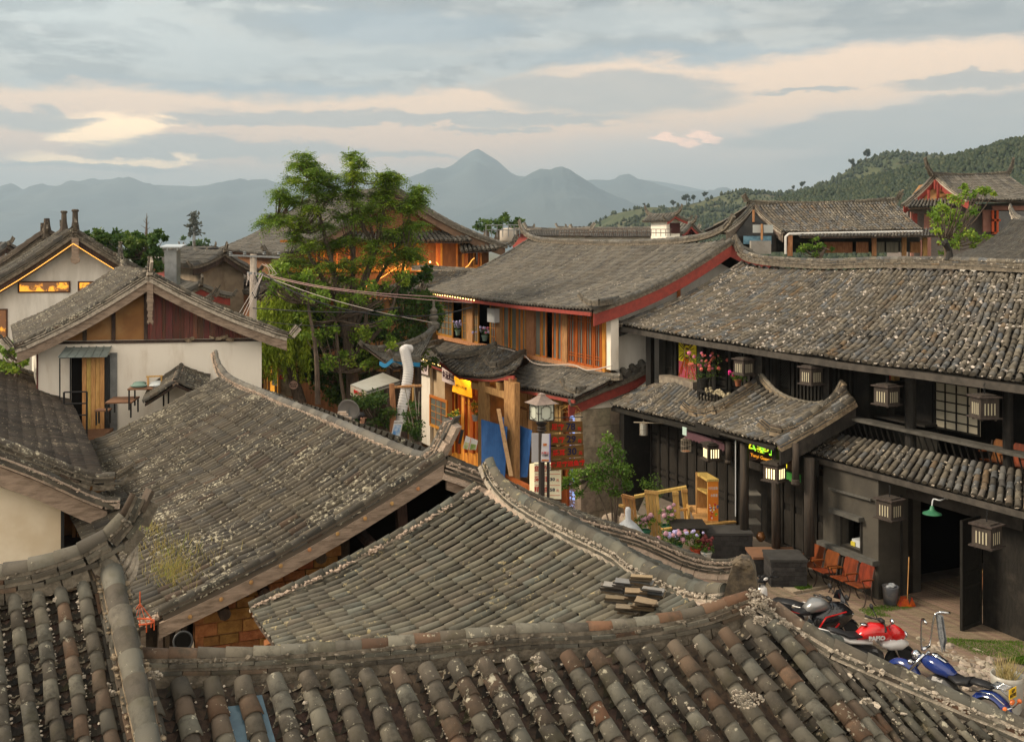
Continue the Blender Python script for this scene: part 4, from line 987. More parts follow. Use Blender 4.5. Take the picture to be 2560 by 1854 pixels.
for px,py,n,s in[(440,1440,620,30),(420,1385,160,34),(370,1330,110,26),(500,1400,110,45),(430,1470,220,28)]:
    for _ in range(n):
        x,y=px+rg_.normal(0,s),py+rg_.normal(0,s*0.45)
        nC=(topC[-2]-topC[-3]).cross(kC).normalized();cc.append(plane_hit(x,y,(topC[-2]+botC[-2])/2+Vector((0,0,-0.10)),nC))
cc=np.array([tuple(q)for q in cc]);n=len(cc);ln=rg_.uniform(0.07,0.27,(n,1));lean=rg_.normal(0,0.35,(n,3));lean[:,2]=1;lean=unit(lean)
wd=unit(rg_.normal(0,1,(n,3)))*0.007
v=np.stack([cc-wd,cc+wd,cc+wd*0.6+lean*ln*0.6,cc+lean*ln],1)
GRASSD=leafmat('dry_grass_blades',(0.30,0.26,0.07),(0.42,0.32,0.12),(0.20,0.28,0.04),(0.32,0.24,0.09))
so.add(v.reshape(-1,3),np.arange(n*4).reshape(-1,4),0,rg_.random((n,3)))
o=so.build('dry_grass',[GRASSD]);tag(o,'dry tufts of grass sprouting between tiles of the central roof','grass',kind='stuff')
rootD=thing('tiled_house','white-walled house cut by the left edge, dark brown roof with swept tips','house',(-12,24,0))
nc,fc=P(252,1190,19.8),P(155,965,33.0);upD=Vector((-4.05,-2.0,1.98))
roofD=tiled_roof('roof',rootD,[fc+upD,nc+upD],[fc,nc],66,T_BROWN,tl=0.3,sag=0.04,k=6,rf=0.35,pans=True,wob=0.03,seed=51,chipp=0.06,chips_sz=0.014,patches=None)
roofD2=tiled_roof('roof',rootD,[fc+upD,nc+upD],[fc+upD+Vector((-4,-2,-2)),nc+upD+Vector((-4,-2,-2))],30,T_BROWN,tl=0.4,sag=0.03,k=4,pans=False,wob=0.0,seed=52)
so=Soup()
ridge('verge_tiles',roofD,W3([(-420,990,17.9),(-200,1050,18.5),(0,1106,19.05),(51,1127,19.2),(146,1162,19.45),(197,1182,19.6),(241,1192,19.75),(277,1191,19.85),(303,1180,19.9),(331,1160,20.0)]),0.095,0.38,2,T_OLD,MGREY,k=9,lw=0.11,lh=0.05,mchips=3,seed=16,taper=[(0,1),(0.9,1),(1,0.35)])
ridge('verge_tiles',roofD,W3([(-400,770,31.2),(-120,862,32.0),(0,905,32.4),(36,919,32.6),(88,938,32.8),(124,947,32.9),(150,941,33.0),(177,919,33.2)]),0.095,0.36,2,T_OLD,MORTAR_Y,k=7,lw=0.11,lh=0.05,mchips=2,seed=17,taper=[(0,1),(0.85,1),(1,0.35)])
vD=W3([(-420,1050,17.7),(-200,1098,18.3),(0,1158,18.85),(100,1196,19.1),(200,1242,19.45),(281,1272,19.7)])
ridge('edge_tiles',roofD,vD,0.09,0.36,0,T_OLD,MORTAR_Y,k=8,mchips=0,seed=18)
ridge('edge_tiles',roofD,[p+Vector((0.0,0.06,0.12))for p in vD]+[P(300,1248,19.8)],0.06,0.30,1,T_OLD,MORTAR_P,k=6,lw=0.1,mchips=4,seed=19)
mb=MB();board(mb,[p+Vector((0,0,-0.07))for p in vD[:-1]]+[P(268,1278,19.66)],0.36,(-0.03,0.07,0));mb.build('bargeboard',MATS['grey_verge_board'],roofD)
gD=Fac(vD[3].x,vD[3].y+0.45,1.0,0.5)
aw,_=gD.hit(152,1300);mb=MB()
mb.prism([gD.w(-9,0,-1.5),gD.w(aw,0,-1.5),gD.w(aw,0,3.1),gD.w(aw-2.2,0,4.2),gD.w(-9,0,6.4)],tuple(-gD.n*0.25));mb.build('wall',WHITE2,rootD)
mb=MB();gD.box(mb,aw,aw+0.06,-0.2,0.01,0,3.2,0);mb.build('wall_post',BLACKM,rootD)
mb=MB();gD.box(mb,aw+0.02,aw+1.15,-1.9,-1.8,-1.5,3.25);mb.build('inner_wall',mat('ochre_board_wall',(0.20,0.10,0.035),(0.13,0.065,0.025),scale=3,bump=0.2),rootD)
mb=MB()
for px,py0,py1,w in[(188,1288,1345,.06),(200,1290,1370,.07),(226,1300,1330,.06)]:
    a0,z0_=gD.hit(px,py0,-1.6);a1,z1_=gD.hit(px-4,py1,-1.6);mb.beam(gD.w(a0,-1.6,z0_+.1),gD.w(a1,-1.6,z1_),w,w)
a0,z0_=gD.hit(160,1330,-1.9);mb.beam(gD.w(a0,-1.9,z0_),gD.w(a0+1.3,-1.9,z0_-0.25),.12,.12)
mb.each('inner_timber',WOODT,rootD)
mb=MB();a0,z0_=gD.hit(205,1372,-0.5);gD.box(mb,aw,aw+2.2,-2.1,-0.1,2.0,2.08);mb.build('floor',WOODD,rootD)
# ------------------------------------------------------------------ white gable house E with red boards, terrace
gE=Fac(-14.1,29.5,1.0,0.17)
apE,leE,reE=gE.pt(372,686,0.6),gE.pt(42,868,0.6),gE.pt(716,838,0.6)
rootE,fE,rE1,rE2=gable_house('gable_house','cream gable house with dark red boards under its peak and a rooftop door',apE,leE,reE,(-3.1,6.0,0.1),wallm=WHITE,tm=T_OLD,cols=27,tl=0.25,k=6,sag=0.03,rr=0.10,bh=0.40,boardm=MATS['grey_verge_board'],mort=MORTAR,pans=True,horn=0.35,hornv=0.25,vl=2,chipp=0.12,seed=61,rf=0.36)
mb=MB();z_in=gE.z(380,852,0.02)
aL,zL=fE.hit(120,852,0.02);aR,_=fE.hit(640,852,0.02);aM,_=fE.hit(361,852,0.02);aP,zP=fE.hit(375,712,0.02)
def under(a,w0=0.05):
    apa,apz=fE.hit(375,705,0.02);la,lz=fE.hit(95,868,0.02);ra,rz=fE.hit(668,845,0.02)
    return apz+(lz-apz)*(apa-a)/(apa-la)if a<apa else apz+(rz-apz)*(a-apa)/(ra-apa)
def slab(mb,a0,a1,z0,o0,o1,m,gap=0.0):
    a1-=gap
    mb.prism([fE.w(a0,o0,z0),fE.w(a1,o0,z0),fE.w(a1,o0,max(z0+.01,under(a1)-.1)),fE.w(a0,o0,max(z0+.01,under(a0)-.1))],tuple(fE.n*(o1-o0)),m)
slab(mb,aL,aM,zL,0.0,0.03,0);mb.build('clay_panels',mat('ochre_clay_infill',(0.30,0.15,0.055),(0.22,0.105,0.04),scale=1.6,bump=0.2,col3=(0.34,0.20,0.09)),rootE)
mb=MB();a=aM;rr_=random.Random(5)
while a<aR-0.02:
    w=min(rr_.uniform(0.10,0.2),aR-a);slab(mb,a,a+w,zL,0.0,rr_.uniform(0.03,0.06),0,0.008);a+=w
mb.build('board_infill',REDW,rootE)
mb=MB()
for px in(208,280,361):a,_=fE.hit(px,800,0.03);slab(mb,a,a+0.10,zL,0.0,0.11,0)
fE.box(mb,aL-0.2,aR+0.3,0,0.05,zL-0.10,zL-0.02)
mb.each('gable_post',WOODD,rootE)
mb=MB()
pa,pz=gE.hit(375,700,0.7);prof=[(-.09,0),(.09,0),(.085,-.55),(.10,-.60),(.075,-.75),(.09,-.85),(.06,-.95),(.075,-1.05),(.055,-1.12),(.10,-1.22),(.08,-1.32),(.03,-1.28),(.0,-1.22),(-.04,-1.3),(-.09,-1.24),(-.05,-1.12),(-.08,-1.05),(-.05,-.95),(-.09,-.85),(-.07,-.75),(-.10,-.60),(-.085,-.55)]
mb.prism([gE.w(pa+x,0.66,pz+y)for x,y in prof],tuple(gE.n*0.05));mb.build('hanging_fish_board',MATS['grey_verge_board'],rootE)
for i,(px,py,h)in enumerate([(375,688,0.52),(301,645,0.55)]):
    b=P(px,py,30.0 if i==0 else 36.0);mb=MB();mb.tube([b+Vector((0,0,-0.1)),b+Vector((0.0,0,h*.6)),b+Vector((0,0,h))],[0.13,0.085,0.06],8);mb.lathe(b+Vector((0,0,h)),[(0.08,-0.02),(0.09,0.02),(0.07,0.05)],8)
    mb.build('ridge_finial',T_OLD,rE1)
mb=MB();a,z=fE.hit(87,1000,0);fE.box(mb,-0.04,0.0,0.0,0.04,0,zL-0.1);mb.build('corner_pipe',REDW,rootE)
mb=MB();rr_=random.Random(9)
for px,py in[(470,850),(480,846),(545,846),(560,842),(530,843),(575,848)]:mb.cbox(fE.pt(px,py,0.09),rr_.uniform(.1,.3),.12,rr_.uniform(.05,.12),rr_.uniform(-1,1),tilt=Matrix.Rotation(rr_.uniform(-.4,.4),3,'Y'))
mb.each('loose_stone',MORTAR_Y,rootE)
dr=thing('rooftop_door','yellow pine door in a dark frame beneath a corrugated metal awning','door',tuple(fE.pt(215,1068,0.1)))
a0,z0=fE.hit(178,1072,0.05);a1,z1=fE.hit(275,890,0.05)
mb=MB();fE.box(mb,a0,a1,0.0,0.03,z0,z1);mb.build('doorway',DARKV,dr)
b0,_=fE.hit(204,900,0.2);b1,_=fE.hit(260,900,0.2);mb=MB();n_=5
for i in range(n_):fE.box(mb,b0+(b1-b0)*i/n_,b0+(b1-b0)*(i+1)/n_-0.008,0.10,0.14,z0,z1-0.02)
mb.build('door_leaf',WOODY,dr)
mb=MB();c0,_=fE.hit(150,900,0.6)
for a in(c0,a0-0.02):mb.tube([fE.w(a,0.62 if a==c0 else 0.06,z0),fE.w(a,0.62 if a==c0 else 0.06,z1+.03)],0.02,6)
mb.tube([fE.w(c0,0.62,z1+.03),fE.w(a1,0.1,z1+.03)],0.02,6);fE.box(mb,a1-0.14,a1,0.03,0.12,z0,z1);mb.build('door_frame',BLACKM,dr)
mb=MB();fE.box(mb,a1,a1+0.2,0.02,0.06,z0-.1,z1+.1)
for i in range(5):fE.box(mb,a1+0.02+i*.038,a1+0.035+i*.038,0.06,0.075,z0-.1,z1+.1)
mb.build('side_sheet',STEEL,dr)
aw=thing('metal_awning','small ribbed grey-green steel awning over the rooftop door','awning',tuple(fE.pt(220,880,0.4)))
mb=MB();h0,hz=fE.hit(166,868,0.05);h1,_=fE.hit(278,868,0.05);mb.prism([fE.w(h0,0.02,hz),fE.w(h1,0.02,hz),fE.w(h1+.03,0.75,hz-.22),fE.w(h0-.03,0.75,hz-.22)],(0,0,-0.015))
for i in range(7):t=i/6;mb.beam(fE.w(h0+(h1-h0)*t,0.02,hz+.012),fE.w(h0-.03+(h1-h0+.06)*t,0.755,hz-.21),0.025,0.03)
mb.build('roof_sheet',mat('grey_green_sheet',(0.27,0.31,0.29),(0.20,0.23,0.21),scale=3,bump=0.05,rough=0.5,metal=0.3),aw)
zt=z0
tr_=thing('roof_terrace','small plank landing with black railing outside the rooftop door','terrace',tuple(fE.w(a0,1,zt)))
mb=MB();fE.box(mb,a0-0.5,a1+0.1,0.03,1.5,zt-0.08,zt);mb.build('planks',mat('reddish_deck_wood',(0.24,0.125,0.07),(0.16,0.085,0.05),scale=4,stretch=(1,6,1),bump=0.15),tr_)
mb=MB();r0,rz0=fE.hit(160,980,1.4);r1_x,_=fE.hit(217,980,1.4)
for a in(r0,r1_x):mb.tube([fE.w(a,1.4,zt-.3),fE.w(a,1.4,rz0)],0.03,6)
for q in(0,-0.33,-0.66):mb.tube([fE.w(r0,1.4,rz0+q),fE.w(r1_x,1.4,rz0+q)],0.022,6)
mb.build('railing',BLACKM,tr_)
def bench(label,px0,px1,pyt,o0,o1,h,cat='bench',name='wooden_bench'):
    a0_,zt_=fE.hit(px0,pyt,o1);a1_,_=fE.hit(px1,pyt,o1);root=thing(name,label,cat,tuple(fE.w(a0_,o0,zt_-h)))
    mb=MB();n_=3
    for i in range(n_):fE.box(mb,a0_,a1_,o0+(o1-o0)*i/n_,o0+(o1-o0)*(i+1)/n_-.01,zt_-.04,zt_)
    mb.build('top',MATS['reddish_deck_wood'],root)
    for a in(a0_+.04,a1_-.04):
        for o in(o0+.05,o1-.05):mb=MB();fE.box(mb,a-.02,a+.02,o-.02,o+.02,zt_-h,zt_-.04);mb.build('leg',BLACKM,root)
    return a0_,a1_,zt_
bench('small low stool beside the yellow rooftop door',236,272,1026,1.2,1.6,.42,'stool','stool')
bench('longer reddish bench at the end of the roof terrace',262,330,1006,0.6,1.7,.45)
q0,q1,qz=bench('dark-legged table stacked with pale cushions beside the cream wall',318,412,972,1.0,1.9,.6,'table','table')
for i,(x0,x1,o,m_,lb)in enumerate([(0.02,.52,1.62,'g','front green seat cushion on the terrace table'),(.52,1.0,1.62,'w','front pale seat cushion on the terrace table'),(0.0,.40,1.12,'g','rear green seat cushion on the terrace table'),(.46,.95,1.12,'w','rear pale cushion on the terrace table, near the wooden armrest')]):
    mb=MB();a_=q0+(q1-q0)*x0;b_=q0+(q1-q0)*x1-.03;mb.ball(fE.w((a_+b_)/2,o,qz+.05+(0.0)),(b_-a_)/2,0.2,0.06,0,14,8)
    ob=mb.build('cushion',mat('green_cushion',(0.16,0.24,0.20),None,bump=0.1)if m_=='g' else mat('pale_cushion',(0.50,0.52,0.50),(0.36,0.40,0.42),scale=20,bump=0.1),None,True);tag(ob,lb,'cushion','cushions on the terrace table')
mb=MB();mb.beam(fE.w(q0+.45,1.3,qz+.02),fE.w(q0+.45,1.3,qz+.25),.04,.04);mb.beam(fE.w(q0+.40,1.3,qz+.26),fE.w(q0+.85,1.3,qz+.27),.05,.04);mb.beam(fE.w(q0+.82,1.3,qz+.02),fE.w(q0+.82,1.3,qz+.25),.04,.04)
tag(mb.build('wood_armrest_frame',WOODY),'short pale wooden armrest frame among the cushions','armrest')
rs=thing('lean_to_roof','small tiled lean-to roof against the cream gable wall','roof',tuple(fE.pt(450,960,0.5)))
pk=fE.pt(453,918,0.1)
tiled_roof('roof',rs,[pk,pk+Vector((0.7,-2.6,-0.1))],[fE.pt(383,962,0.1),fE.pt(383,962,0.1)+Vector((0.7,-2.6,-0.1))],12,T_OLD,tl=0.22,sag=0.02,k=5,seed=71)
tiled_roof('roof',rs,[pk,pk+Vector((0.7,-2.6,-0.1))],[fE.pt(522,942,0.1),fE.pt(522,942,0.1)+Vector((0.7,-2.6,-0.1))],12,T_OLD,tl=0.22,sag=0.02,k=5,seed=72)
ridge('ridge_tiles',rs,[pk+Vector((0,0,.06)),pk+Vector((0.7,-2.6,-0.04))],0.07,0.25,1,T_OLD,MORTAR_P,k=6,mchips=3)
# ------------------------------------------------------------------ house F: far-left white house edged in light
gF=Fac(-16.2,37.0,1.0,0.2)
rootF,fF,rF1,rF2=gable_house('gable_house','tall white gable house at the left edge outlined with a glowing light strip',gF.pt(186,580,0.6),gF.pt(-150,778,0.6),gF.pt(505,752,0.6),(-3.6,7.0,0.1),wallm=WHITEG,tm=T_OLD,cols=20,tl=0.35,k=4,sag=0.03,rr=0.12,bh=0.42,boardm=WOODD,horn=0.3,hornv=0.45,vl=2,seed=63)
mb=MB();vp=[p+Vector((0,0,-0.42))-Vector((0,0.1,0))for p in verge_pts(gF.pt(186,580,0.75),gF.pt(-150,778,0.75),0.03,8)];mb.tube(vp,0.014,5);mb.build('light_strip',LED,rootF)
mb=MB();vp=[p+Vector((0,0,-0.42))-Vector((0,0.1,0))for p in verge_pts(gF.pt(186,580,0.75),gF.pt(505,752,0.75),0.03,8)];mb.tube(vp,0.014,5);mb.build('light_strip',LED,rootF)
WARMG=mat('amber_lit_pane',(0.75,0.30,0.03),(0.10,0.045,0.02),scale=1.5,bump=0,emit=0.8,lo=0.46,hi=0.54,rough=0.3)
for x0,x1,y0,y1 in[(45,176,703,732),(195,250,703,732),(-20,19,772,846)]:
    a0,z1=fF.hit(x0,y0,0.02);a1,_=fF.hit(x1,y0,0.02);z0=fF.z(x0,y1,0.02);window(fF,rootF,a0,a1,z0,z1,0.0,mat('brown_frame',(0.10,0.05,0.03),None),WARMG,0.05)
mb=MB();pa,pz=gF.hit(188,602,0.8);mb.prism([gF.w(pa+x,0.76,pz+y)for x,y in[(-.12,.1),(.12,.1),(.12,-.6),(.17,-.66),(.14,-.78),(.0,-.85),(-.14,-.78),(-.17,-.66),(-.12,-.6)]],tuple(gF.n*.06));mb.build('hanging_fish_board',MATS['grey_verge_board'],rootF)
for px,py,Y,h in[(188,578,37.0,0.75),(160,575,39.5,0.7)]:
    b=P(px,py,Y);mb=MB();mb.tube([b+Vector((0,0,-.3)),b+Vector((0,0,h*.5)),b+Vector((0,0,h))],[0.22,0.11,0.10],8);mb.lathe(b+Vector((0,0,h)),[(0.13,-.03),(0.14,.03),(0.1,.06)],8);mb.build('ridge_finial',T_BROWN,rF1)
rootF2,fF2,rF3,_=gable_house('gable_house','second tiled gable half hidden behind the light-edged house at far left',P(117,583,44),P(-240,790,43),P(330,700,45),(-3.5,7,0),wallm=WOODD,tm=T_BROWN,cols=14,tl=0.4,k=4,rr=0.12,bh=0.5,boardm=WOODD,horn=0.2,seed=65,vl=2)
b=P(117,580,44);mb=MB();mb.tube([b+Vector((0,0,-.3)),b+Vector((0,0,.3)),b+Vector((0,0,.6))],[0.28,0.15,0.12],8);mb.tube([b+Vector((-.18,0,-.3)),b+Vector((-.18,0,.4))],[0.12,0.1],6);mb.build('ridge_finial',T_BROWN,rF3)
fl=thing('metal_flue','square grey metal flue with a flat rain cap behind the cream gable','chimney',tuple(P(425,700,33)))
mb=MB();a=P(411,712,33);w=29/FPX*33;mb.box(a,(w,0.05,0),(0,0.4,0),(0,0,1.15));mb.build('shaft',STEEL,fl)
mb=MB();b=P(400,619,32.7);mb.prism([b,b+Vector((0.68,0.05,0)),b+Vector((0.66,0.6,0.08)),b+Vector((0.02,0.55,0.08))],(0,0,0.035));mb.beam(b+Vector((.17,.2,-.1)),b+Vector((.17,.2,0.02)),.03,.03);mb.beam(b+Vector((.5,.2,-.1)),b+Vector((.5,.2,0.02)),.03,.03);mb.build('rain_cap',mat('pale_zinc',(0.50,0.54,0.56),None,bump=0,rough=0.4,metal=0.3),fl)
# ------------------------------------------------------------------ house H: tall timber house behind the tree
gH=Fac(-11.8,50.0,1.0,0.1)
apH,leH,reH=P(986,470,50.5),P(688,640,50.0),P(1262,614,51.5)
rootH,fH,rH1,rH2=gable_house('timber_house','big brown timber house with a broad gable rising behind the central tree',apH,leH,reH,(-7.0,14.5,0.3),wallm=mat('honey_timber_wall',(0.26,0.13,0.05),(0.17,0.085,0.035),scale=3,stretch=(3,3,.5),bump=0.1,tintv=0.1),tm=T_GREY,cols=46,tl=0.42,k=4,sag=0.05,rr=0.13,bh=0.50,boardm=mat('brown_verge_board',(0.20,0.125,0.08),(0.13,0.08,0.055),scale=2,bump=0.2),horn=0.5,hornv=0.5,vl=2,seed=66)
def hbox(mb,x0,x1,y0,y1,o0,o1,m=0):fH.pbox(mb,x0,x1,y0,y1,o0,o1,m)
mb=MB()
for x0,x1,y0,y1 in[(860,1085,536,545),(1052,1062,505,575),(1085,1091,545,575),(985,995,500,575)]:hbox(mb,x0,x1,y0,y1,0,0.12)
for x in(1042,1090,1093,1097,1101,1140,1155,1160,985,1165,1200,870,800,760):hbox(mb,x,x+5,605,680,0,0.2)
hbox(mb,700,1240,668,680,0,.25);hbox(mb,700,1150,600,606,0,.2)
mb.each('post',WOODO,rootH)
for i,(x0,x1,y0,y1)in enumerate([(990,1010,525,540),(1022,1050,525,534),(990,1052,548,574),(1064,1094,548,556),(1064,1094,558,572)]):
    a0,z1=fH.hit(x0,y0,0.03);a1,_=fH.hit(x1,y0,.03);z0=fH.z(x0,y1,.03);window(fH,rootH,a0,a1,z0,z1,0.0,WOODT,GLASSD if i!=4 else WOODT,0.06)
for x0,x1 in[(1048,1062),(1066,1088),(1106,1138),(1166,1178),(1182,1198),(880,905),(910,930),(820,845),(790,812),(930,960),(735,755)]:
    a0,z1=fH.hit(x0,612,0.03);a1,_=fH.hit(x1,612,.03);z0=fH.z(x0,666,.03);window(fH,rootH,a0,a1,z0,z1,0.02,WOODO,GLASSD,0.08,2 if x1-x0>20 else 1,1)
tiled_roof('pent_roof',rootH,[fH.pt(880,580,0.02),fH.pt(1145,576,0.02)],[fH.pt(868,601,1.0),fH.pt(1176,603,1.0)],26,T_GREY,tl=0.3,sag=0.0,k=5,seed=74,rf=0.4)
tiled_roof('pent_roof',rootH,[fH.pt(1150,606,0.02),fH.pt(1225,604,0.02)],[fH.pt(1155,630,1.1),fH.pt(1244,622,1.1)],8,T_GREY,tl=0.3,sag=0.0,k=5,seed=75,rf=0.4)
tiled_roof('pent_roof',rootH,[fH.pt(725,612,0.02),fH.pt(880,590,0.02)],[fH.pt(715,632,1.0),fH.pt(868,612,1.0)],16,T_GREY,tl=0.3,sag=0.0,k=5,seed=76,rf=0.4)
mb=MB();mb.tube(spline([fH.pt(1028,672,1.2),fH.pt(1060,678,1.3),fH.pt(1092,676,1.3),fH.pt(1096,662,1.3),fH.pt(1090,655,1.3),fH.pt(1096,664,1.3),fH.pt(1094,678,1.3),fH.pt(1130,680,1.3),fH.pt(1165,668,1.25),fH.pt(1180,650,1.2),fH.pt(1186,645,1.2)],40),0.02,5);mb.tube([fH.pt(1005,660,1.2),fH.pt(960,690,1.2),fH.pt(905,722,1.2)],0.018,5);mb.tube([fH.pt(1018,640,.4),fH.pt(1012,670,.4),fH.pt(1020,690,.6)],0.018,5);mb.build('light_strip',LED,rootH)
hl=thing('balcony_lamps','warm hidden lamps glowing along the balcony of the big timber house','lamp',tuple(fH.pt(1080,660,1.0)))
mb=MB()
for px_,py_ in((1075,655),(960,668),(830,650)):mb.ball(fH.pt(px_,py_,.9),.05)
mb.each('bulb',LEDY,hl)
for px_,py_ in((1075,655),(960,668),(830,650)):
    ld_=bpy.data.lights.new('balcony_light','POINT');ld_.energy=22;ld_.color=(1,.48,.12);ld_.shadow_soft_size=.2;lb_=bpy.data.objects.new('lamp_light',ld_);scene.collection.objects.link(lb_);lb_.parent=hl;lb_.matrix_parent_inverse=Matrix.Translation(-Vector(root_loc(hl)));lb_.location=fH.pt(px_,py_,1.1)
rH3=tiled_roof('lower_roof',rootH,[P(1075,672,50.0),P(1230,676,49.6)],[P(905,735,48.3),P(1110,745,47.9)],34,T_BLACK,tl=0.35,sag=0.03,k=4,pans=False,seed=77)
ridge('ridge_tiles',rH3,[P(1030,668,50.1),P(1075,668,50),P(1150,673,49.8),P(1230,678,49.6)],0.1,0.35,1,T_GREY,MORTAR,k=5,mchips=0)
mb=MB();mb.box((-7.2,48.6,-1.5),(6,0.2,0),(-.1,1.2,0),(0,0,7.2));mb.build('lower_wall',MATS['honey_timber_wall'],rootH)
cH=Fac(leH.x+0.5,leH.y+0.9,-7.0,14.5)
CURT=mat('green_curtain_glass',(0.05,0.085,0.075),(0.12,0.13,0.10),scale=3,stretch=(3,3,.3),bump=0,rough=0.2)
mb=MB();a_f,_=cH.hit(575,660,0.03)
for x in(578,590,600,613,623,637,648,662,672,686,697):a,_=cH.hit(x,660,.05);cH.box(mb,a,a+.16,0,.12,cH.z(640,683,0.05),cH.z(640,641,0.05))
cH.box(mb,0,a_f+.3,0,.14,cH.z(640,690,0.05),cH.z(640,682,0.05));mb.build('posts',WOODO,rootH)
for x0,x1 in[(590,600),(616,637),(640,660),(664,684)]:
    a1,z1=cH.hit(x0,643,0.03);a0,_=cH.hit(x1,643,.03);window(cH,rootH,a0,a1,cH.z(640,681,.03),cH.z(640,644,.03),0.02,WOODO,CURT,0.08)
ctop=cH.z(640,684,0.05);ax=cH.a(565,0.05)
rH4=tiled_roof('pent_roof',rootH,[cH.w(ax+.6,0.0,ctop),cH.w(-0.3,0.0,ctop)],[cH.w(ax+2.0,1.7,ctop-.95),cH.w(-1.6,1.7,ctop-.95)],40,T_BLACK,tl=0.3,sag=0.03,k=4,pans=False,lift=0.35,seed=78)
ridge('hip_tiles',rH4,upturn([cH.w(ax+.6,0,ctop+.1),cH.w(ax+1.3,.9,ctop-.42),cH.w(ax+1.9,1.6,ctop-.8)],.5),.09,.3,1,T_GREY,MORTAR,k=5,mchips=0)
mb=MB();b=cH.pt(556,655,0.6);mb.cbox(b,.45,.35,.85,0.3);mb.build('air_unit',mat('white_enamel',(0.62,0.64,0.65),None,bump=0,rough=0.4),rootH)
tiled_roof('pent_roof',rootH,[fH.w(-0.3,0.02,ctop),fH.w(3.2,0.02,ctop)],[fH.w(-1.3,1.5,ctop-.95),fH.w(3.2,1.5,ctop-.95)],20,T_BLACK,tl=0.3,sag=0.03,k=4,pans=False,seed=79)
# ------------------------------------------------------------------ distant houses of the old town
def far_house(label,ap,le,re,back,tm=None,wallm=None,cols=16,seed=1,bm=None,rr=.12,horn=.4,group='distant tiled houses',tl=0.6):
    return gable_house('tiled_house',label,P(*ap),P(*le),P(*re),back,wallm=wallm or WHITEG,tm=tm or T_GREY,cols=cols,tl=tl,k=4,rr=rr,bh=.35,boardm=bm or WOODD,horn=horn,hornv=.3,seed=seed,group=group,vl=1)
far_house('small tiled roof with a red gable right of the metal flue',(512,640,62),(430,668,60),(560,662,63),(-5,9,0),bm=REDP,wallm=REDP,seed=81,cols=18)
far_house('dark roof of the low house left of the timber house, sweeping up leftwards',(560,632,52),(482,668,50),(640,680,53),(-3,5,0),bm=WOODD,wallm=mat('mud_wall',(0.30,0.24,0.17),(0.22,0.17,0.12),scale=2),seed=83,cols=12)
far_house('low roof tucked below the others at the foot of the utility pole',(500,716,46),(420,752,45),(575,742,47),(-3,6,0),bm=REDP,seed=85,cols=14)
far_house('farthest small grey roof left of the tree-shaped mast',(455,622,90),(425,634,88),(480,634,92),(-6,10,0),seed=87,cols=12,tl=0.9)
far_house('grey roof between the mast and the timber house roof',(535,622,80),(505,640,78),(575,640,82),(-6,10,0),seed=89,cols=12,tl=0.9)
far_house('low grey roof peeping past the leftmost edge of the skyline',(14,614,62),(-30,640,60),(44,632,63),(-9,3,0),seed=91,cols=14,tl=0.8)
def long_roof(label,x0,x1,yr,ye,Y,run,tm,seed,cols,fascia=None):
    a,b=P(x0,yr,Y+run),P(x1,yr,Y+run);c_,d_=P(x0-8,ye,Y),P(x1+8,ye,Y)
    root=thing('tiled_house',label,'house',((a.x+b.x)/2,Y,-3),'distant tiled houses')
    rf=tiled_roof('roof',root,[a,b],[c_,d_],cols,tm,tl=0.9,sag=0.02,k=4,pans=False,seed=seed,wob=0.0,rf=.3)
    ridge('ridge_tiles',rf,upturn(upturn([a+Vector((0,0,.1)),a.lerp(b,.5),b+Vector((0,0,.1))][::-1],.5)[::-1],.5),.14,.6,1,tm,MORTAR,k=5,mchips=0)
    mb=MB();mb.box((c_.x+.5,Y+.6,-3),(d_.x-c_.x-1,0,0),(0,run*1.8,0),(0,0,c_.z+3));mb.build('wall',WHITEG,root)
long_roof('long low grey roof seen over the orange house ridge, right half',1440,1735,577,592,88,5,T_GREY,93,60)
long_roof('long low grey roof seen over the orange house ridge, left half',1325,1470,574,590,82,5,T_GREY,94,36)
long_roof('farther strip of grey roof under the right hill',1400,1640,570,577,120,7,T_GREY,95,50)
far_house('tiny red-gabled roof poking above the orange house ridge at its left',(1330,572,95),(1320,582,94),(1352,582,96),(-2,4,0),bm=REDP,wallm=REDP,seed=96,cols=6,horn=.3)
far_house('tiny red-gabled roof poking above the middle of the long ridge',(1478,571,95),(1462,583,94),(1496,583,96),(-2,4,0),bm=REDP,wallm=REDP,seed=97,cols=6,horn=.3)
far_house('small red-gabled roof right of the white gatehouse',(1727,560,90),(1705,584,89),(1752,584,91),(-2,4,0),bm=REDP,wallm=REDP,seed=98,cols=8,horn=.6)
gt,fG,_,_=gable_house('gatehouse','little white tower house with a red gabled cap near the hill foot',P(1687,536,84),P(1668,552,83.5),P(1718,551,84.5),(-1.6,2.8,0),zb=-2,wallm=WHITE,tm=T_GREY,cols=8,tl=.4,k=4,rr=.1,bh=.25,boardm=REDP,horn=.7,hornv=.4,eo=.35,seed=99)
mb=MB();fG.pbox(mb,1676,1700,557,583,0.0,0.05);mb.build('door',mat('dark_red_door',(0.06,0.02,0.018),None),gt)
gJ=Fac(11.0,44.5,1.0,0.08)
rJ=thing('timber_house','dark timber house with a mossy roof, porch gutter and hanging vines on the right','house',(17,46,0))
rdJ=[P(1883,512,47),P(2232,504,49.5)];evJ=[P(1957,581,44),P(2306,574,46)]
ro=tiled_roof('roof',rJ,rdJ,evJ,44,T_BLACK,tl=.3,sag=.03,k=5,seed=101,rf=.36)
ridge('ridge_tiles',ro,upturn(upturn([rdJ[0]+Vector((0,0,.12)),rdJ[0].lerp(rdJ[1],.5)+Vector((0,0,-.02)),rdJ[1]+Vector((0,0,.12))][::-1],.4)[::-1],.4),.11,.35,2,T_OLD,MGREY,k=6,mchips=1,taper=[(0,.4),(.1,1),(.9,1),(1,.4)])
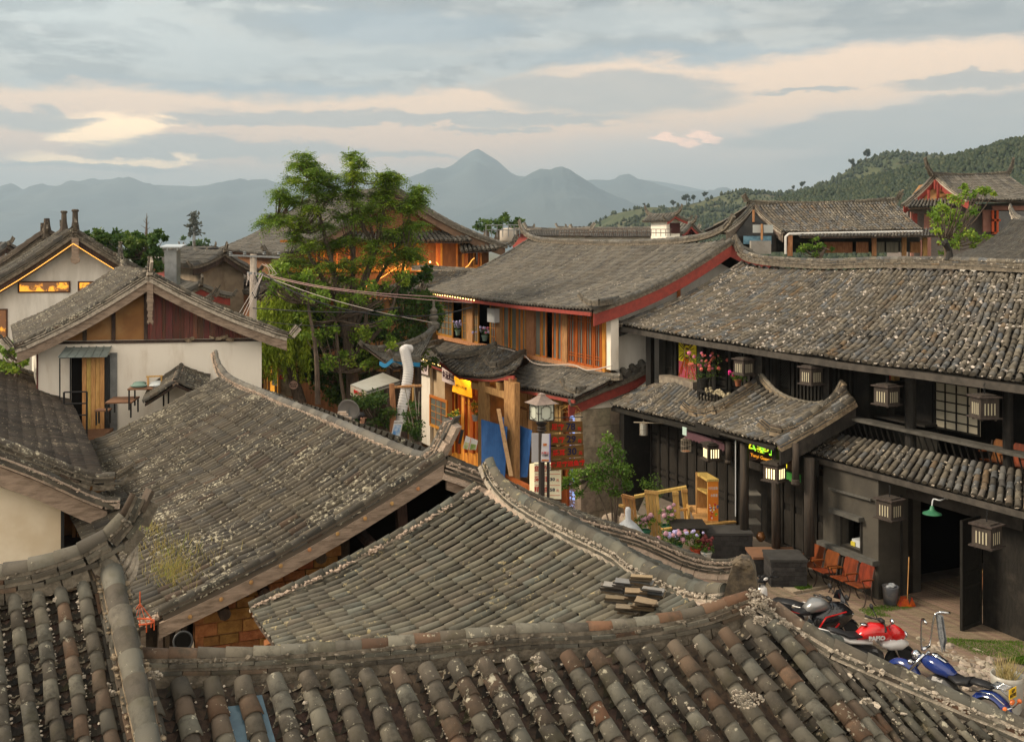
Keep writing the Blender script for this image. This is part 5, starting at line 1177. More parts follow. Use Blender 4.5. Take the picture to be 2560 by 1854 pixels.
lfJ=P(1815,575,43.6);bkJ=tiled_roof('roof',rJ,[rdJ[1],rdJ[0]],[rdJ[1]+Vector((-1.4,6,-2)),rdJ[0]+(lfJ-rdJ[0])+Vector((0,4.5,0))],30,T_BLACK,tl=.5,sag=.02,k=4,pans=False,seed=102)
for e in(evJ[0],lfJ):
    vp=verge_pts(rdJ[0],e,.03,7,.06);ridge('verge_tiles',ro,vp,.08,.3,1,T_OLD,MORTAR,k=6,mchips=1);mb=MB();board(mb,[p+Vector((0,-.05,-.1))for p in vp],.4,(0,.06,0));mb.build('bargeboard',WOODG,ro)
mb=MB();mb.prism([P(1835,630,44.2),P(1835,590,44.2),P(1885,530,45.6),P(1940,588,44.4),P(1940,630,44.4)],(0.3,2.6,0));mb.prism([P(1940,630,46.2),P(1940,578,46.2),P(2300,578,47.2),P(2300,630,47.2)],(.2,3,0));mb.build('wall',WOODB,rJ)
mb=MB();mb.prism([P(1882,562,44.2),P(1882,582,44.2),P(1901,582,44.2),P(1901,562,44.2)],(0,-.05,0));mb.prism([P(1909,562,44.2),P(1909,582,44.2),P(1932,582,44.2),P(1932,562,44.2)],(0,-.05,0));mb.build('window',mat('pale_panel',(0.42,0.44,0.42),None,bump=0),rJ)
mb=MB();mb.prism([P(1858,590,44.1),P(1858,610,44.1),P(1928,610,44.3),P(1928,590,44.3)],(0,-.05,0));mb.build('window',mat('blue_curtain',(0.16,0.30,0.38),(0.08,0.16,0.22),scale=4,bump=0),rJ)
mb=MB();mb.prism([P(1878,602,43.2),P(1878,635,43.2),P(1928,635,43.2),P(1928,602,43.2)],(0,.3,0));mb.build('parapet',mat('bare_concrete',(0.30,0.28,0.25),(0.24,0.22,0.19),scale=3),rJ)
mb=MB();mb.prism([P(1902,560,44.1),P(1902,600,44.1),P(1906,600,44.1),P(1906,560,44.1)],(0,-.1,0));mb.tube([P(1884,525,45),P(1884,555,45)],.05,6);mb.build('gable_post',WOODT,rJ)
mb=MB();mb.tube([P(1972,585,43.9),P(2306,579,45.8)],.06,8);mb.tube([P(1972,585,43.9),P(1964,592,43.9),P(1964,635,43.9)],.055,8);mb.build('gutter',mat('white_pipe',(0.66,0.64,0.60),None,bump=0,rough=.4),rJ)
mb=MB()
for x,w in((1975,6),(2185,5),(2370,8),(2312,6),(2260,5)):
    Y=44+(x-1975)/330*2;mb.beam(P(x,640,Y),P(x,588,Y),w/FPX*Y,.2)
mb.beam(P(2345,612,46.2),P(2372,592,46.3),.1,.1);mb.each('porch_post',WOODT,rJ)
ro2=tiled_roof('porch_roof',rJ,[P(2020,580,45.0),P(2385,570,47.0)],[P(2000,592,43.4),P(2385,589,45.4)],46,T_BLACK,tl=.3,sag=0,k=4,pans=False,seed=103)
for x0,x1,m_ in[(2140,2170,0),(2186,2210,1),(2215,2245,1),(2250,2262,1),(2275,2300,0),(2060,2130,0)]:
    mb=MB();mb.prism([P(x0,605,46.4),P(x0,632,46.4),P(x1,632,46.5),P(x1,605,46.5)],(0,-.06,0));mb.build('window',[WOODT,mat('pale_paper_pane',(0.30,0.28,0.22),(0.15,0.14,0.12),scale=5,stretch=(4,4,.2),bump=0)][m_],rJ)
rK=thing('timber_house','taller house at the right under the hill, red-edged gable and grey brick','house',(29,58,0))
rdK=[P(2338,440,57),P(2512,437,62)];evK=[P(2420,500,53),P(2640,502,57)];lfK=P(2258,515,56)
ro=tiled_roof('roof',rK,rdK,[evK[0],evK[1]],30,T_GREY,tl=.4,sag=.04,k=4,seed=104)
ridge('ridge_tiles',ro,upturn(upturn([rdK[0]+Vector((0,0,.12)),rdK[0].lerp(rdK[1],.5),rdK[1]+Vector((0,0,.12))][::-1],.9)[::-1],.9),.12,.4,2,T_OLD,MGREY,k=6,mchips=0,taper=[(0,.35),(.15,1),(.85,1),(1,.35)])
tiled_roof('roof',rK,[rdK[1],rdK[0]],[rdK[1]+(lfK-rdK[0])+Vector((0,4,0)),lfK],24,T_GREY,tl=.6,sag=.03,k=4,pans=False,seed=105)
for e in(evK[0],lfK):
    vp=verge_pts(rdK[0],e,.03,7,.06);ridge('verge_tiles',ro,vp,.08,.35,1,T_OLD,MORTAR,k=5,mchips=0);mb=MB();board(mb,[p+Vector((0,-.08,-.1))for p in vp],.45,(0,.06,0));mb.build('bargeboard',REDP,ro)
mb=MB();mb.prism([P(2300,508,56.4),P(2338,455,57.2),P(2400,505,55.6)],(.3,3,0));mb.build('gable_panel',MATS['ochre_clay_infill'],rK)
mb=MB()
for x,y0 in((2322,475),(2345,462),(2375,485)):mb.beam(P(x,510,56.2),P(x,y0,56.2),.14,.1)
mb.beam(P(2338,450,56.5),P(2338,474,56.5),.16,.1);mb.each('gable_post',REDP,rK)
tiled_roof('pent_roof',rK,[P(2285,500,56.2),P(2425,497,55.6)],[P(2270,517,55),P(2440,514,54.2)],18,T_GREY,tl=.35,sag=0,k=4,seed=106)
mb=MB();mb.prism([P(2270,520,57),P(2270,700,57),P(2640,700,57.5),P(2640,500,57.5)],(.3,4,0));mb.build('wall',mat('grey_brick',(0.22,0.19,0.17),(0.15,0.13,0.12),scale=9,stretch=(1,1,4),bump=.3),rK)
PINKT=mat('pinkish_trim',(0.34,0.17,0.13),(0.28,0.13,0.10),scale=3)
mb=MB()
for x0,x1,y0,y1 in[(2275,2282,530,640),(2310,2325,535,640),(2455,2480,525,580),(2478,2600,515,526),(2300,2306,600,660)]:mb.prism([P(x0,y0,56.6),P(x0,y1,56.6),P(x1,y1,56.6),P(x1,y0,56.6)],(0,-.15,0))
mb.each('trim',PINKT,rK)
mb=MB();mb.prism([P(2480,528,56.5),P(2480,582,56.5),P(2600,582,56.5),P(2600,528,56.5)],(0,-.08,0));wk=mb.build('window',GLASSD,rK)
mb=MB()
for x0,x1,y0,y1 in[(2478,2484,526,584),(2490,2495,526,584),(2478,2500,548,553),(2478,2600,580,585)]:mb.prism([P(x0,y0,56.3),P(x0,y1,56.3),P(x1,y1,56.3),P(x1,y0,56.3)],(0,-.08,0))
mb.build('frame',mat('red_orange_frame',(0.50,0.09,0.03),None),wk)
mb=MB();mb.prism([P(2280,534,56.5),P(2280,560,56.5),P(2292,560,56.5),P(2292,534,56.5)],(0,-.08,0));mb.build('window',REDP,rK)
rM=thing('tiled_house','plain grey roof cutting in at the right edge above the long black roof','house',(20,38,0))
ro=tiled_roof('roof',rM,[P(2535,548,42),P(2760,575,36)],[P(2375,642,36.5),P(2640,690,31)],42,T_GREY,tl=.3,sag=.04,k=5,pans=False,seed=107)
ridge('ridge_tiles',ro,[P(2526,510,43),P(2533,528,42.6),P(2548,545,42),P(2600,556,40.5),P(2760,575,36)],.13,.35,2,T_GREY,MORTAR,k=6,mchips=0,taper=[(0,.3),(.2,1),(1,1)])
mb=MB();mb.prism([P(2400,660,37.5),P(2530,560,42.5),P(2760,590,37),P(2760,760,34),P(2400,760,37)],(.5,1,0));mb.build('wall',WHITEG,rM)
# ------------------------------------------------------------------ the orange-windowed house with red verge boards
I=Fac(3.22,34.3,-0.437,0.899)
rI=thing('timber_house','two-storey house with orange lattice windows, long grey roof and red verge boards','house',tuple(I.w(7,-3,-1.45)))
rgI=Fac(7.65,35.5,-0.437,0.899)
tI=[rgI.pt(1322,604),rgI.pt(1345,609),rgI.pt(1450,615),rgI.pt(1560,617),rgI.pt(1680,615),rgI.pt(1760,610),rgI.pt(1822,606)]
eI=[I.pt(1055,727,.9),I.pt(1120,737,.9),I.pt(1200,748,.9),I.pt(1300,760,.9),I.pt(1400,769,.9),I.pt(1478,776,.9)]
ro=tiled_roof('roof',rI,tI,eI,66,T_GREY,tl=.27,sag=.045,k=6,rf=.36,wob=.02,seed=111,jit=.005)
ro_b=tiled_roof('roof',rI,tI[::-1],[p+Vector((5.0,2.2,-2.0))for p in tI[::-1]],40,T_GREY,tl=.5,sag=.03,k=4,pans=False,seed=112)
ridge('ridge_tiles',ro,[rgI.pt(*q)for q in[(1299,549),(1302,560),(1310,577),(1328,590),(1360,598),(1450,603),(1560,605),(1680,600),(1760,588),(1805,569),(1822,553),(1831,536)]],.10,.3,1,T_GREY,MGREY,k=7,mchips=.5,taper=[(0,.45),(.12,.9),(.85,1),(1,.6)],seed=31)
vI=verge_pts(tI[-1]+Vector((.05,0,.08)),eI[-1]+Vector((.05,0,.04)),.045,10)
ridge('verge_tiles',ro,[p+I.u*.35 for p in vI[:-2]]+[I.pt(1498,752,.9),I.pt(1470,750,1.0),I.pt(1455,738,1.05),I.pt(1449,730,1.1)],.085,.28,1,T_GREY,MGREY,k=6,mchips=.5,taper=[(0,1),(.85,.9),(1,.3)],seed=32)
ridge('edge_tiles',ro,vI,.075,.26,1,T_GREY,MGREY,k=6,mchips=.3,seed=33)
vI2=verge_pts(tI[0]+Vector((0,0,.08)),eI[0]+Vector((0,0,.04)),.045,10)
ridge('verge_tiles',ro,vI2[:-1]+[I.pt(1062,712,.9),I.pt(1042,700,1.0),I.pt(1033,690,1.05)],.085,.28,1,T_GREY,MGREY,k=6,mchips=.5,taper=[(0,1),(.85,.9),(1,.3)],seed=34)
mb=MB();vb=[p+Vector((.02,0,-.14))-I.u*.05 for p in vI];board(mb,vb,.42,tuple(I.u*.05));vb2=verge_pts(tI[-1]+Vector((.05,0,-.08)),tI[-1]+Vector((5.0,2.2,-2.0)),.03,6);board(mb,vb2,.42,tuple(I.u*.05));mb.build('bargeboard',REDP,ro)
mb=MB()
for i in range(5):mb.beam(eI[i]+Vector((0,0,-.13)),eI[i+1]+Vector((0,0,-.13)),.06,.12)
mb.build('eave_board',REDP,ro)
Lw=15.2;zI0=-1.45
mb=MB()
mb.prism([I.w(0,0,zI0),I.w(0,0,5.9),I.w(0,-4.6,7.75),I.w(0,-9.4,5.7),I.w(0,-9.4,zI0)],tuple(I.u*.3));mb.build('gable_wall',WHITEG,rI)
mb=MB();I.box(mb,.3,Lw,-9,-1.6,zI0,5.6);mb.build('wall',WHITEG,rI)
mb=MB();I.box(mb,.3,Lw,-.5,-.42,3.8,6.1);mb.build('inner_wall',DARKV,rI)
mb=MB();I.pbox(mb,1513,1527,772,922,-.25,.06);mb.build('corner_pilaster',WHITE,rI)
mb=MB()
mb.beam(I.w(-.5,-1.6,6.35),I.w(-.5,-1.6,6.9),.14,.14);mb.beam(I.w(-.03,.2,6.0),I.w(-.03,-4.6,7.9),.06,.3);mb.beam(I.w(-.03,-3.0,6.2),I.w(-.03,-3.0,7.4),.12,.12);mb.build('verge_timbers',WOODO,rI)
def sz(px,o=0.0):return I.z(px,843+(px-1091)*.183,o)
def tz(px,o=0.0):return I.z(px,742+(px-1051)*.092,o)
GLI=mat('old_window_glass',(0.11,0.125,0.115),(0.18,0.185,0.155),scale=1.2,stretch=(1,1,.3),bump=0,rough=.15,spec=.6)
Z0,Z1=4.02,5.95
mb=MB()
for x0,x1,m_ in[(1166,1181,0),(1240,1254,0),(1314,1334,0),(1404,1417,0),(1505,1512,1)]:
    a1,_=I.hit(x0,800,.12);a0,_=I.hit(x1,800,.12);I.box(mb,a0,a1,-.12,.12,Z0-.15,Z1+.1,m_)
I.box(mb,.05,Lw,-.15,.14,Z0-.16,Z0,0);I.box(mb,.05,Lw,-.13,.12,Z1,Z1+.14,0)
mb.each('post',[WOODT,WOODO],rI)
def iw(x0,x1,nx=1,nz=1,fm=None,gm=None,o=0.0,w=.06,z0=Z0,z1=Z1,name='window'):
    a1,_=I.hit(x0,800,o+.05);a0,_=I.hit(x1,800,o+.05);return window(I,rI,a0,a1,z0,z1,o,fm or WOODO,gm or GLI,w,nx,nz,name,.025)
iw(1091,1132,4,6,mat('amber_wood',(0.40,0.19,0.03),(0.27,0.12,0.02),scale=4,stretch=(4,4,.6),bump=.1,rough=.5),w=.10)
for a_,b_ in[(1155,1166),(1182,1196)]:iw(a_,b_,2,5,MATS['amber_wood'],w=.07)
iw(1225,1239,2,5,WOODO,w=.05)
for a_,b_ in[(1257,1272),(1277,1292),(1293,1303),(1304,1313)]:iw(a_,b_,1,1,WOODO,w=.05)
for a_,b_ in[(1336,1352),(1354,1365),(1381,1392),(1393,1404)]:iw(a_,b_,1,1,WOODO,w=.05)
REDO=mat('red_orange_lattice_wood',(0.42,0.105,0.02),(0.28,0.065,0.015),scale=4,stretch=(4,4,.6),bump=.1,rough=.45)
for a_,b_ in[(1420,1440),(1441,1462),(1463,1484),(1485,1504)]:
    fr=iw(a_,b_,1,1,REDO,w=.08);mb=MB();a1,_=I.hit(a_,800,.06);a0,_=I.hit(b_,800,.06)
    for k_ in(.33,.66):I.box(mb,a0+(a1-a0)*k_-.012,a0+(a1-a0)*k_+.012,.02,.05,Z0+.05,Z1-.05)
    for q in(Z0+.28,Z0+.38,Z1-.28,Z1-.38):I.box(mb,a0,a1,.02,.052,q,q+.025)
    mb.build('glazing_bars',REDO,fr)
mb=MB();I.pbox(mb,1218,1236,770,804,.05,.35);ob=mb.build('air_unit',MATS['white_enamel'],None);tag(ob,'white air unit fixed between the upper orange windows','air unit')
def blooms(label,c,w,n,leafn,colm,name='flower_pot',cat='potted flowers',potm=None,pr=.12,h=.25,fr=.02,group=None,box=None):
    r=np.random.default_rng(int(abs(c[0]*100+c[1]*37)));root=thing(name,label,cat,tuple(c),group);c=Vector(c)
    mb=MB()
    if box:mb.box(c+Vector(box[0]),box[1],box[2],box[3])
    else:mb.lathe(c,[(pr*.7,0),(pr,pr*1.6),(pr*1.12,pr*1.6),(pr*1.12,pr*1.85),(pr*.95,pr*1.85),(pr*.9,pr*1.6)],14)
    mb.build('pot',potm or mat('terracotta',(0.30,0.11,0.05),(0.22,0.08,0.04),scale=6),root)
    top=c+Vector((0,0,0 if box else pr*1.8));cl=np.array([tuple(top+Vector((r.normal(0,w[0]*.5),r.normal(0,w[1]*.5),r.uniform(.02,h))))for _ in range(14)])
    v,f,t_=leaf_cloud(cl,np.full(14,max(w[0],w[1],.1)*.45),leafn,.05,r,.7);np_mesh('foliage',v,f,np.zeros(len(f)),t_,[LEAFS],root)
    if n:
        mb=MB()
        for i in range(n):p=top+Vector((r.normal(0,w[0]*.6),r.normal(0,w[1]*.6),r.uniform(h*.4,h*1.2)));mb.ball(p,fr*r.uniform(.7,1.5),m=r.integers(0,len(colm)),seg=6,rings=4,jit=.4)
        mb.build('flowers',colm,root)
    return root
YPET=mat('yellow_petals',(0.55,0.36,0.03),None,bump=0);FPU=mat('lilac_petals',(0.42,0.38,0.62),None,bump=0);FPK=mat('pink_petals',(0.60,0.18,0.28),None,bump=0);FCO=mat('coral_petals',(0.55,0.13,0.10),None,bump=0);FMG=mat('magenta_petals',(0.60,0.03,0.20),None,bump=0);FWH=mat('cream_petals',(0.55,0.50,0.40),None,bump=0);FDR=mat('dusty_pink_petals',(0.48,0.26,0.30),(0.36,0.20,0.26),scale=20,bump=0)
blooms('lilac flowers in a small trough at the leftmost open window',I.pt(1145,838,.05),(.22,.15),18,14,[FPU],potm=MATS['green_cushion'],pr=.13,h=.35,fr=.05)
blooms('pink flowers on the sill beneath the white air unit',I.pt(1212,852,.10),(.38,.12),26,18,[FPK,FPU],potm=MATS['green_cushion'],pr=.13,h=.3,fr=.045)
pr1_=tiled_roof('pent_roof',rI,[I.pt(1338,903,.05),I.pt(1430,922,.05),I.pt(1532,944,.05)],[I.pt(1246,958,1.55),I.pt(1340,975,1.5),I.pt(1437,996,1.45)],27,T_GREY,tl=.24,sag=.03,k=6,rf=.36,seed=113,lift=.05)
ridge('top_tiles',pr1_,[I.pt(1330,902,.1),I.pt(1430,921,.1),I.pt(1520,937,.1),I.pt(1552,938,.0)],.08,.26,1,T_GREY,MGREY,k=6,mchips=.6)
pe=[I.pt(1598,916,-1.3),I.pt(1560,934,-.6),I.pt(1500,965,.5),I.pt(1442,999,1.45)];pe=[I.w(-.35 if i<2 else(-.2 if i==2 else-.1),q[0],q[1])for i,q in enumerate([(-1.4,4.05),(-.7,3.78),(.4,3.42),(1.5,3.05)])]
ridge('edge_tiles',pr1_,pe,.08,.26,1,T_GREY,MGREY,k=6,mchips=.3)
ridge('verge_tiles',pr1_,[p+I.u*.3+Vector((0,0,.1))for p in pe[:3]]+[I.pt(1445,972,1.35),I.pt(1415,962,1.4),I.pt(1406,944,1.45)],.08,.25,1,T_GREY,MGREY,k=6,mchips=.4,taper=[(0,1),(.8,.9),(1,.3)])
tiled_roof('pent_roof',rI,[I.w(0,.1,3.75),I.w(0,-1.4,4.2)],[I.w(-.4,.1,3.62),I.w(-.4,-1.4,4.02)],4,T_GREY,tl=.2,seed=114,k=5)
mb=MB();board(mb,[p+Vector((0,0,-.13))for p in pe],.38,tuple(I.u*.05));mb.beam(I.pt(1246,966,1.5),I.pt(1437,1004,1.45),.05,.1);mb.build('bargeboard',REDP,pr1_)
pr3_=tiled_roof('pent_roof',rI,[I.pt(1091,850,.05),I.pt(1150,862,.05),I.pt(1230,884,.05)],[I.pt(1018,884,1.4),I.pt(1075,906,1.4),I.pt(1160,938,1.4)],42,T_GREY,tl=.26,sag=.03,k=5,rf=.36,seed=115,lift=.05)
ridge('hip_tiles',pr3_,[I.pt(1110,850,.1),I.pt(1075,856,.8),I.pt(1040,868,1.2),I.pt(1020,866,1.4),I.pt(1003,852,1.5)],.08,.25,1,T_GREY,MGREY,k=6,mchips=.4,taper=[(0,1),(.8,.9),(1,.3)])
mb=MB();mb.beam(I.pt(1020,892,1.35),I.pt(1155,942,1.35),.06,.14);mb.build('eave_board',REDP,pr3_)
pr2_=tiled_roof('entrance_canopy',rI,[I.pt(1170,866,.3),I.pt(1236,862,.3),I.pt(1310,884,.3)],[I.pt(1098,902,2.3),I.pt(1150,936,2.3),I.pt(1225,942,2.3),I.pt(1286,936,2.2)],26,T_BLACK,tl=.24,sag=.035,k=6,rf=.38,seed=116,lift=.2)
ridge('hip_tiles',pr2_,[I.pt(1240,858,.4),I.pt(1190,878,1.0),I.pt(1140,886,1.7),I.pt(1100,884,2.2),I.pt(1086,868,2.4)],.09,.25,1,T_GREY,MGREY,k=6,mchips=.4,taper=[(0,1),(.8,.9),(1,.3)])
ridge('hip_tiles',pr2_,[I.pt(1312,878,.4),I.pt(1290,884,.9),I.pt(1262,900,1.5),I.pt(1240,908,1.9),I.pt(1222,906,2.1),I.pt(1215,893,2.2)],.09,.25,1,T_GREY,MGREY,k=6,mchips=.4,taper=[(0,1),(.8,.9),(1,.3)])
mb=MB();q=[I.pt(1100,908,2.25),I.pt(1150,943,2.25),I.pt(1225,949,2.25),I.pt(1286,943,2.15)]
for i in range(3):mb.beam(q[i],q[i+1],.06,.14)
mb.build('eave_board',REDP,pr2_)
mb=MB();mb.tube(spline([I.pt(1245,868,.5),I.pt(1280,876,.5),I.pt(1310,888,.5),I.pt(1330,905,.45),I.pt(1360,912,.4),I.pt(1430,912,.3),I.pt(1470,925,.4),I.pt(1530,914,.2)],40),.022,6);tag(mb.build('white_hose',WIREW),'white hose snaking over the pent roof beneath the orange windows','hose')
zf=-1.2
mb=MB();I.box(mb,.0,Lw,.25,.35,zI0,3.4);mb.build('ground_inner_wall',mat('dim_shop_wall',(0.20,0.105,0.045),(0.12,0.065,0.03),scale=2,bump=.1),rI)
STONE=mat('rough_stone_blocks',(0.34,0.28,0.20),(0.22,0.18,0.13),scale=5,bump=.9,tintv=.25,col3=(0.42,0.36,0.27))
mb=MB();aC_=I.a(1453,1.0);rr_=random.Random(2)
gS=Fac(I.w(aC_,1.0,0).x,I.w(aC_,1.0,0).y,.899,.437)
for r_i in range(6):
    z0=zI0+r_i*.72;x=-.02
    while x<3.4:
        w=rr_.uniform(.45,.75);gS.box(mb,x,min(3.6,x+w-.02),-.4,rr_.uniform(.0,.04),z0,min(2.72,z0+.70));x+=w
gS.box(mb,0,3.6,-.4,-.02,zI0,2.74);I.box(mb,aC_,aC_+.35,.3,1.0,zI0,2.72);mb.build('stone_wall',STONE,rI)
mb=MB();gS.box(mb,0.0,4.2,-.35,0.0,2.74,3.02);gS.box(mb,1.4,4.2,-.35,0.0,3.02,3.6);mb.build('upper_side_wall',WHITE,rI)
SHOPW=mat('carved_panel_wood',(0.42,0.25,0.11),(0.28,0.15,0.06),scale=3,stretch=(3,3,.8),bump=.3,tintv=.12)
mb=MB()
for x0,x1,y0,y1 in[(1286,1318,965,1010),(1286,1318,1018,1060),(1322,1332,960,1180),(1335,1352,970,1085),(1354,1395,985,1100),(1286,1320,1062,1180),(1397,1402,960,1100),(1335,1400,1104,1180)]:I.pbox(mb,x0,x1,y0,y1,.8,.9)
mb.each('carved_panel',SHOPW,rI)
mb=MB()
for x0,x1,y0,y1,o in[(1195,1212,945,1190,2.0),(1260,1286,950,1190,2.0),(1320,1331,958,1190,.95),(1030,1034,960,1100,.9)]:I.pbox(mb,x0,x1,y0,y1,o,o+.22)
I.pbox(mb,1178,1262,955,970,2.05,2.2);I.box(mb,.4,6.0,.85,1.0,2.85,3.05)
for px,py in((1205,940),(1250,955),(1282,945)):mb.tube([I.pt(px,py+30,2.1),I.pt(px,py,2.1)],[.10,.16],8)
mb.each('post',WOODT,rI)
mb=MB();I.pbox(mb,1052,1075,900,1104,1.0,1.3);mb.build('white_pier',WHITE,rI)
mb=MB();I.pbox(mb,1075,1112,905,1120,.8,1.15);mb.build('beige_wall',mat('beige_plaster',(0.50,0.38,0.24),(0.42,0.31,0.19),scale=2),rI)
cw=I.hit(1076,985,1.35);cw1=I.a(1120,1.35);window(I,rI,cw1,cw[0],I.z(1076,1063,1.35),cw[1],1.35,WOODO,GLI,.12,3,4,'open_casement')
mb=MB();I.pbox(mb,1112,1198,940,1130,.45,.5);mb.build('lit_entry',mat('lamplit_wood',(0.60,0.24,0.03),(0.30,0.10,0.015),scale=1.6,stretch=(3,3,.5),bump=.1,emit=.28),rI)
mb=MB()
for x0,x1 in((1109,1116),(1126,1130),(1138,1146),(1160,1163),(1174,1182),(1190,1194)):I.pbox(mb,x0,x1,958,1130,.5,.62)
I.pbox(mb,1110,1196,966,974,.5,.66);mb.each('entry_post',REDO,rI)
gs=thing('shop_sign','golden sign board with black brush characters lit from above at the shop entrance','sign',tuple(I.pt(1155,965,1.3)))
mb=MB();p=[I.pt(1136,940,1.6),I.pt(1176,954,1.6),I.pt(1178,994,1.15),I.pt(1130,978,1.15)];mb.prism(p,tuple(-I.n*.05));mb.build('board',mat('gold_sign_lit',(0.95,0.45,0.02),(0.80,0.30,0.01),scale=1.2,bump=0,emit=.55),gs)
rgt=(p[1]-p[0]).normalized();upv=(p[0]-p[3]).normalized();nn=rgt.cross(upv).normalized()
nn=nn if nn.y<0 else-nn
INK=mat('black_ink',(0.02,0.018,0.018),None,bump=0)
lettering('lettering','剑川石宝',.30,(p[0]+p[1]+p[2]+p[3])/4+nn*.03,rgt,upv,INK,gs,.004,.004)
lm=thing('sign_lamp','warm lamp above the golden shop sign','lamp',tuple(I.pt(1150,935,1.9)));mb=MB();mb.ball(I.pt(1150,938,1.75),.05);mb.build('bulb',LEDY,lm)
ld=bpy.data.lights.new('warm_shop_light','POINT');ld.energy=42;ld.color=(1,.5,.13);ld.shadow_soft_size=.12;lo_=bpy.data.objects.new('lamp_light',ld);scene.collection.objects.link(lo_);lo_.parent=lm;lo_.matrix_parent_inverse=Matrix.Translation(-Vector(root_loc(lm)));lo_.location=I.pt(1150,950,1.95)
CLOTH=mat('pale_pink_cloth',(0.62,0.52,0.50),None,bump=.05)
for txt,x0,x1,y0,y1,dy,lb in[('竹香小炒',1040,1070,896,929,9,'pale hanging banner with four brush characters, nearest the white duct'),('金汤米线',1105,1137,918,952,12,'pale hanging banner with four brush characters, beside the golden sign')]:
    bn=thing('cloth_banner',lb,'banner',tuple(I.pt(x0,y0,1.5)),'hanging cloth banners');mb=MB();q=[I.pt(x0,y0,1.5),I.pt(x1,y0+dy,1.5),I.pt(x1,y1+dy,1.5),I.pt(x0,y1,1.5)];mb.prism(q,tuple(-I.n*.015));mb.build('cloth',CLOTH,bn)
    lettering('lettering',txt,.36,sum(q,Vector())/4+I.n*.012,q[1]-q[0],(0,0,1),mat('maroon_ink',(0.045,0.015,0.025),None,bump=0),bn,.003,.008,stretch=.82*(q[1]-q[0]).length/1.30)
string_bulbs('string of tiny warm bulbs along the lower eave beside the banners',[I.pt(1020,882,1.5),I.pt(1060,898,1.5),I.pt(1110,916,1.5),I.pt(1136,926,1.5)],26,.024)
string_bulbs('string of tiny warm bulbs under the upper eave of the orange house',[I.pt(1054,731,1.0),I.pt(1120,739,1.0),I.pt(1185,749,1.0)],22,.026)
hp=blooms('hanging pot of yellow flowers at the golden-lit entrance',I.pt(1188,1052,1.6),(.2,.2),18,34,[YPET],name='hanging_basket',pr=.13,h=.5,fr=.03,potm=MATS['pale_cushion'])
BLUE=mat('blue_corrugated_sheet',(0.035,0.13,0.36),(0.028,0.10,0.29),scale=3,bump=0,rough=.5)
for i,(q,lb)in enumerate([([(1203,1047),(1268,1066),(1262,1192),(1204,1192)],'blue corrugated panel leaning left of the shop post'),([(1287,1058),(1330,1075),(1318,1192),(1282,1192)],'blue corrugated panel right of the shop post'),([(1253,1040),(1268,1046),(1268,1070),(1253,1066)],'small blue sheet corner showing behind the shop post')]):
    o=[2.35,1.7,1.9][i];pts=[I.pt(x,y,o-(.0 if k<2 else-.25))for k,(x,y)in enumerate(q)];mb=MB();n_=14 if i<2 else 4
    for k in range(n_):
        t0,t1=k/n_,(k+.5)/n_;t2=(k+1)/n_
        for(s0,s1,h0,h1)in((t0,t1,0,.035),(t1,t2,.035,0)):
            A,B,Cc,D=pts[0].lerp(pts[1],s0)+I.n*h0,pts[0].lerp(pts[1],s1)+I.n*h1,pts[3].lerp(pts[2],s1)+I.n*h1,pts[3].lerp(pts[2],s0)+I.n*h0
            mb.prism([A,B,Cc,D],tuple(-I.n*.01),0,(.5,.5,.5))
    tag(mb.build('corrugated_sheet',BLUE),lb,'metal sheet','blue hoarding sheets')
mb=MB();mb.beam(I.pt(1246,1022,2.5),I.pt(1278,1190,2.9),.14,.04);tag(mb.build('leaning_plank',mat('fresh_tan_plank',(0.48,0.31,0.16),(0.36,0.22,0.11),scale=4,stretch=(3,3,.6))),'long pale plank leaning across the blue sheets','plank')
mb=MB();I.pbox(mb,1252,1340,1184,1206,2.2,2.4);tag(mb.build('low_barrier',WOODO),'low orange timber barrier at the foot of the blue sheets','barrier')
mb=MB();I.pbox(mb,1420,1452,1010,1300,.36,.4);mb.build('lit_shelf_back',mat('cool_lit_panel',(0.30,0.42,0.80),(0.10,0.06,0.05),scale=3.5,stretch=(1,1,3),bump=0,emit=.55,lo=.45,hi=.5),rI)
mb=MB()
for x0,x1,y0,y1,o in[(1404,1412,995,1310,.55),(1412,1418,1010,1310,.6),(1446,1452,1010,1310,.6)]:I.pbox(mb,x0,x1,y0,y1,o,o+.1)
I.pbox(mb,1403,1452,1000,1008,.5,.72);mb.build('door_frame',REDO,rI)
mb=MB();mb.box(I.w(.4,1.0,zI0),I.u*2.6,I.n*.9,(0,0,.22));mb.build('door_step',STONE,rI)
mb=MB();I.pbox(mb,1400,1450,1003,1040,.95,1.0);rr_=random.Random(4)
mb=MB()
for i in range(60):p=I.pt(1345+i*1.75,985+i*.62+rr_.uniform(-5,8),1.0+rr_.uniform(0,.3));mb.tube([p,p+I.u*rr_.uniform(-.5,.5)+Vector((0,0,rr_.uniform(-.25,.05)))+I.n*rr_.uniform(-.1,.3)],[.018,.004],4)
mb.build('straw_fringe',mat('golden_straw',(0.42,0.24,0.06),(0.28,0.15,0.04),scale=8),rI)
WB=mat('dark_varnished_board',(0.16,0.085,0.02),(0.09,0.045,0.015),scale=2.2,stretch=(.6,.6,5),bump=.2)
REDI=mat('red_sign_paint',(0.55,0.015,0.01),None,bump=0);NAVY=mat('navy_sign_paint',(0.012,0.015,0.05),None,bump=0)
YS=24.2
pb=thing('price_board','hanging price board of four dark wooden planks lettered in red beside the lantern post','sign',tuple(P(1415,1150,YS)))
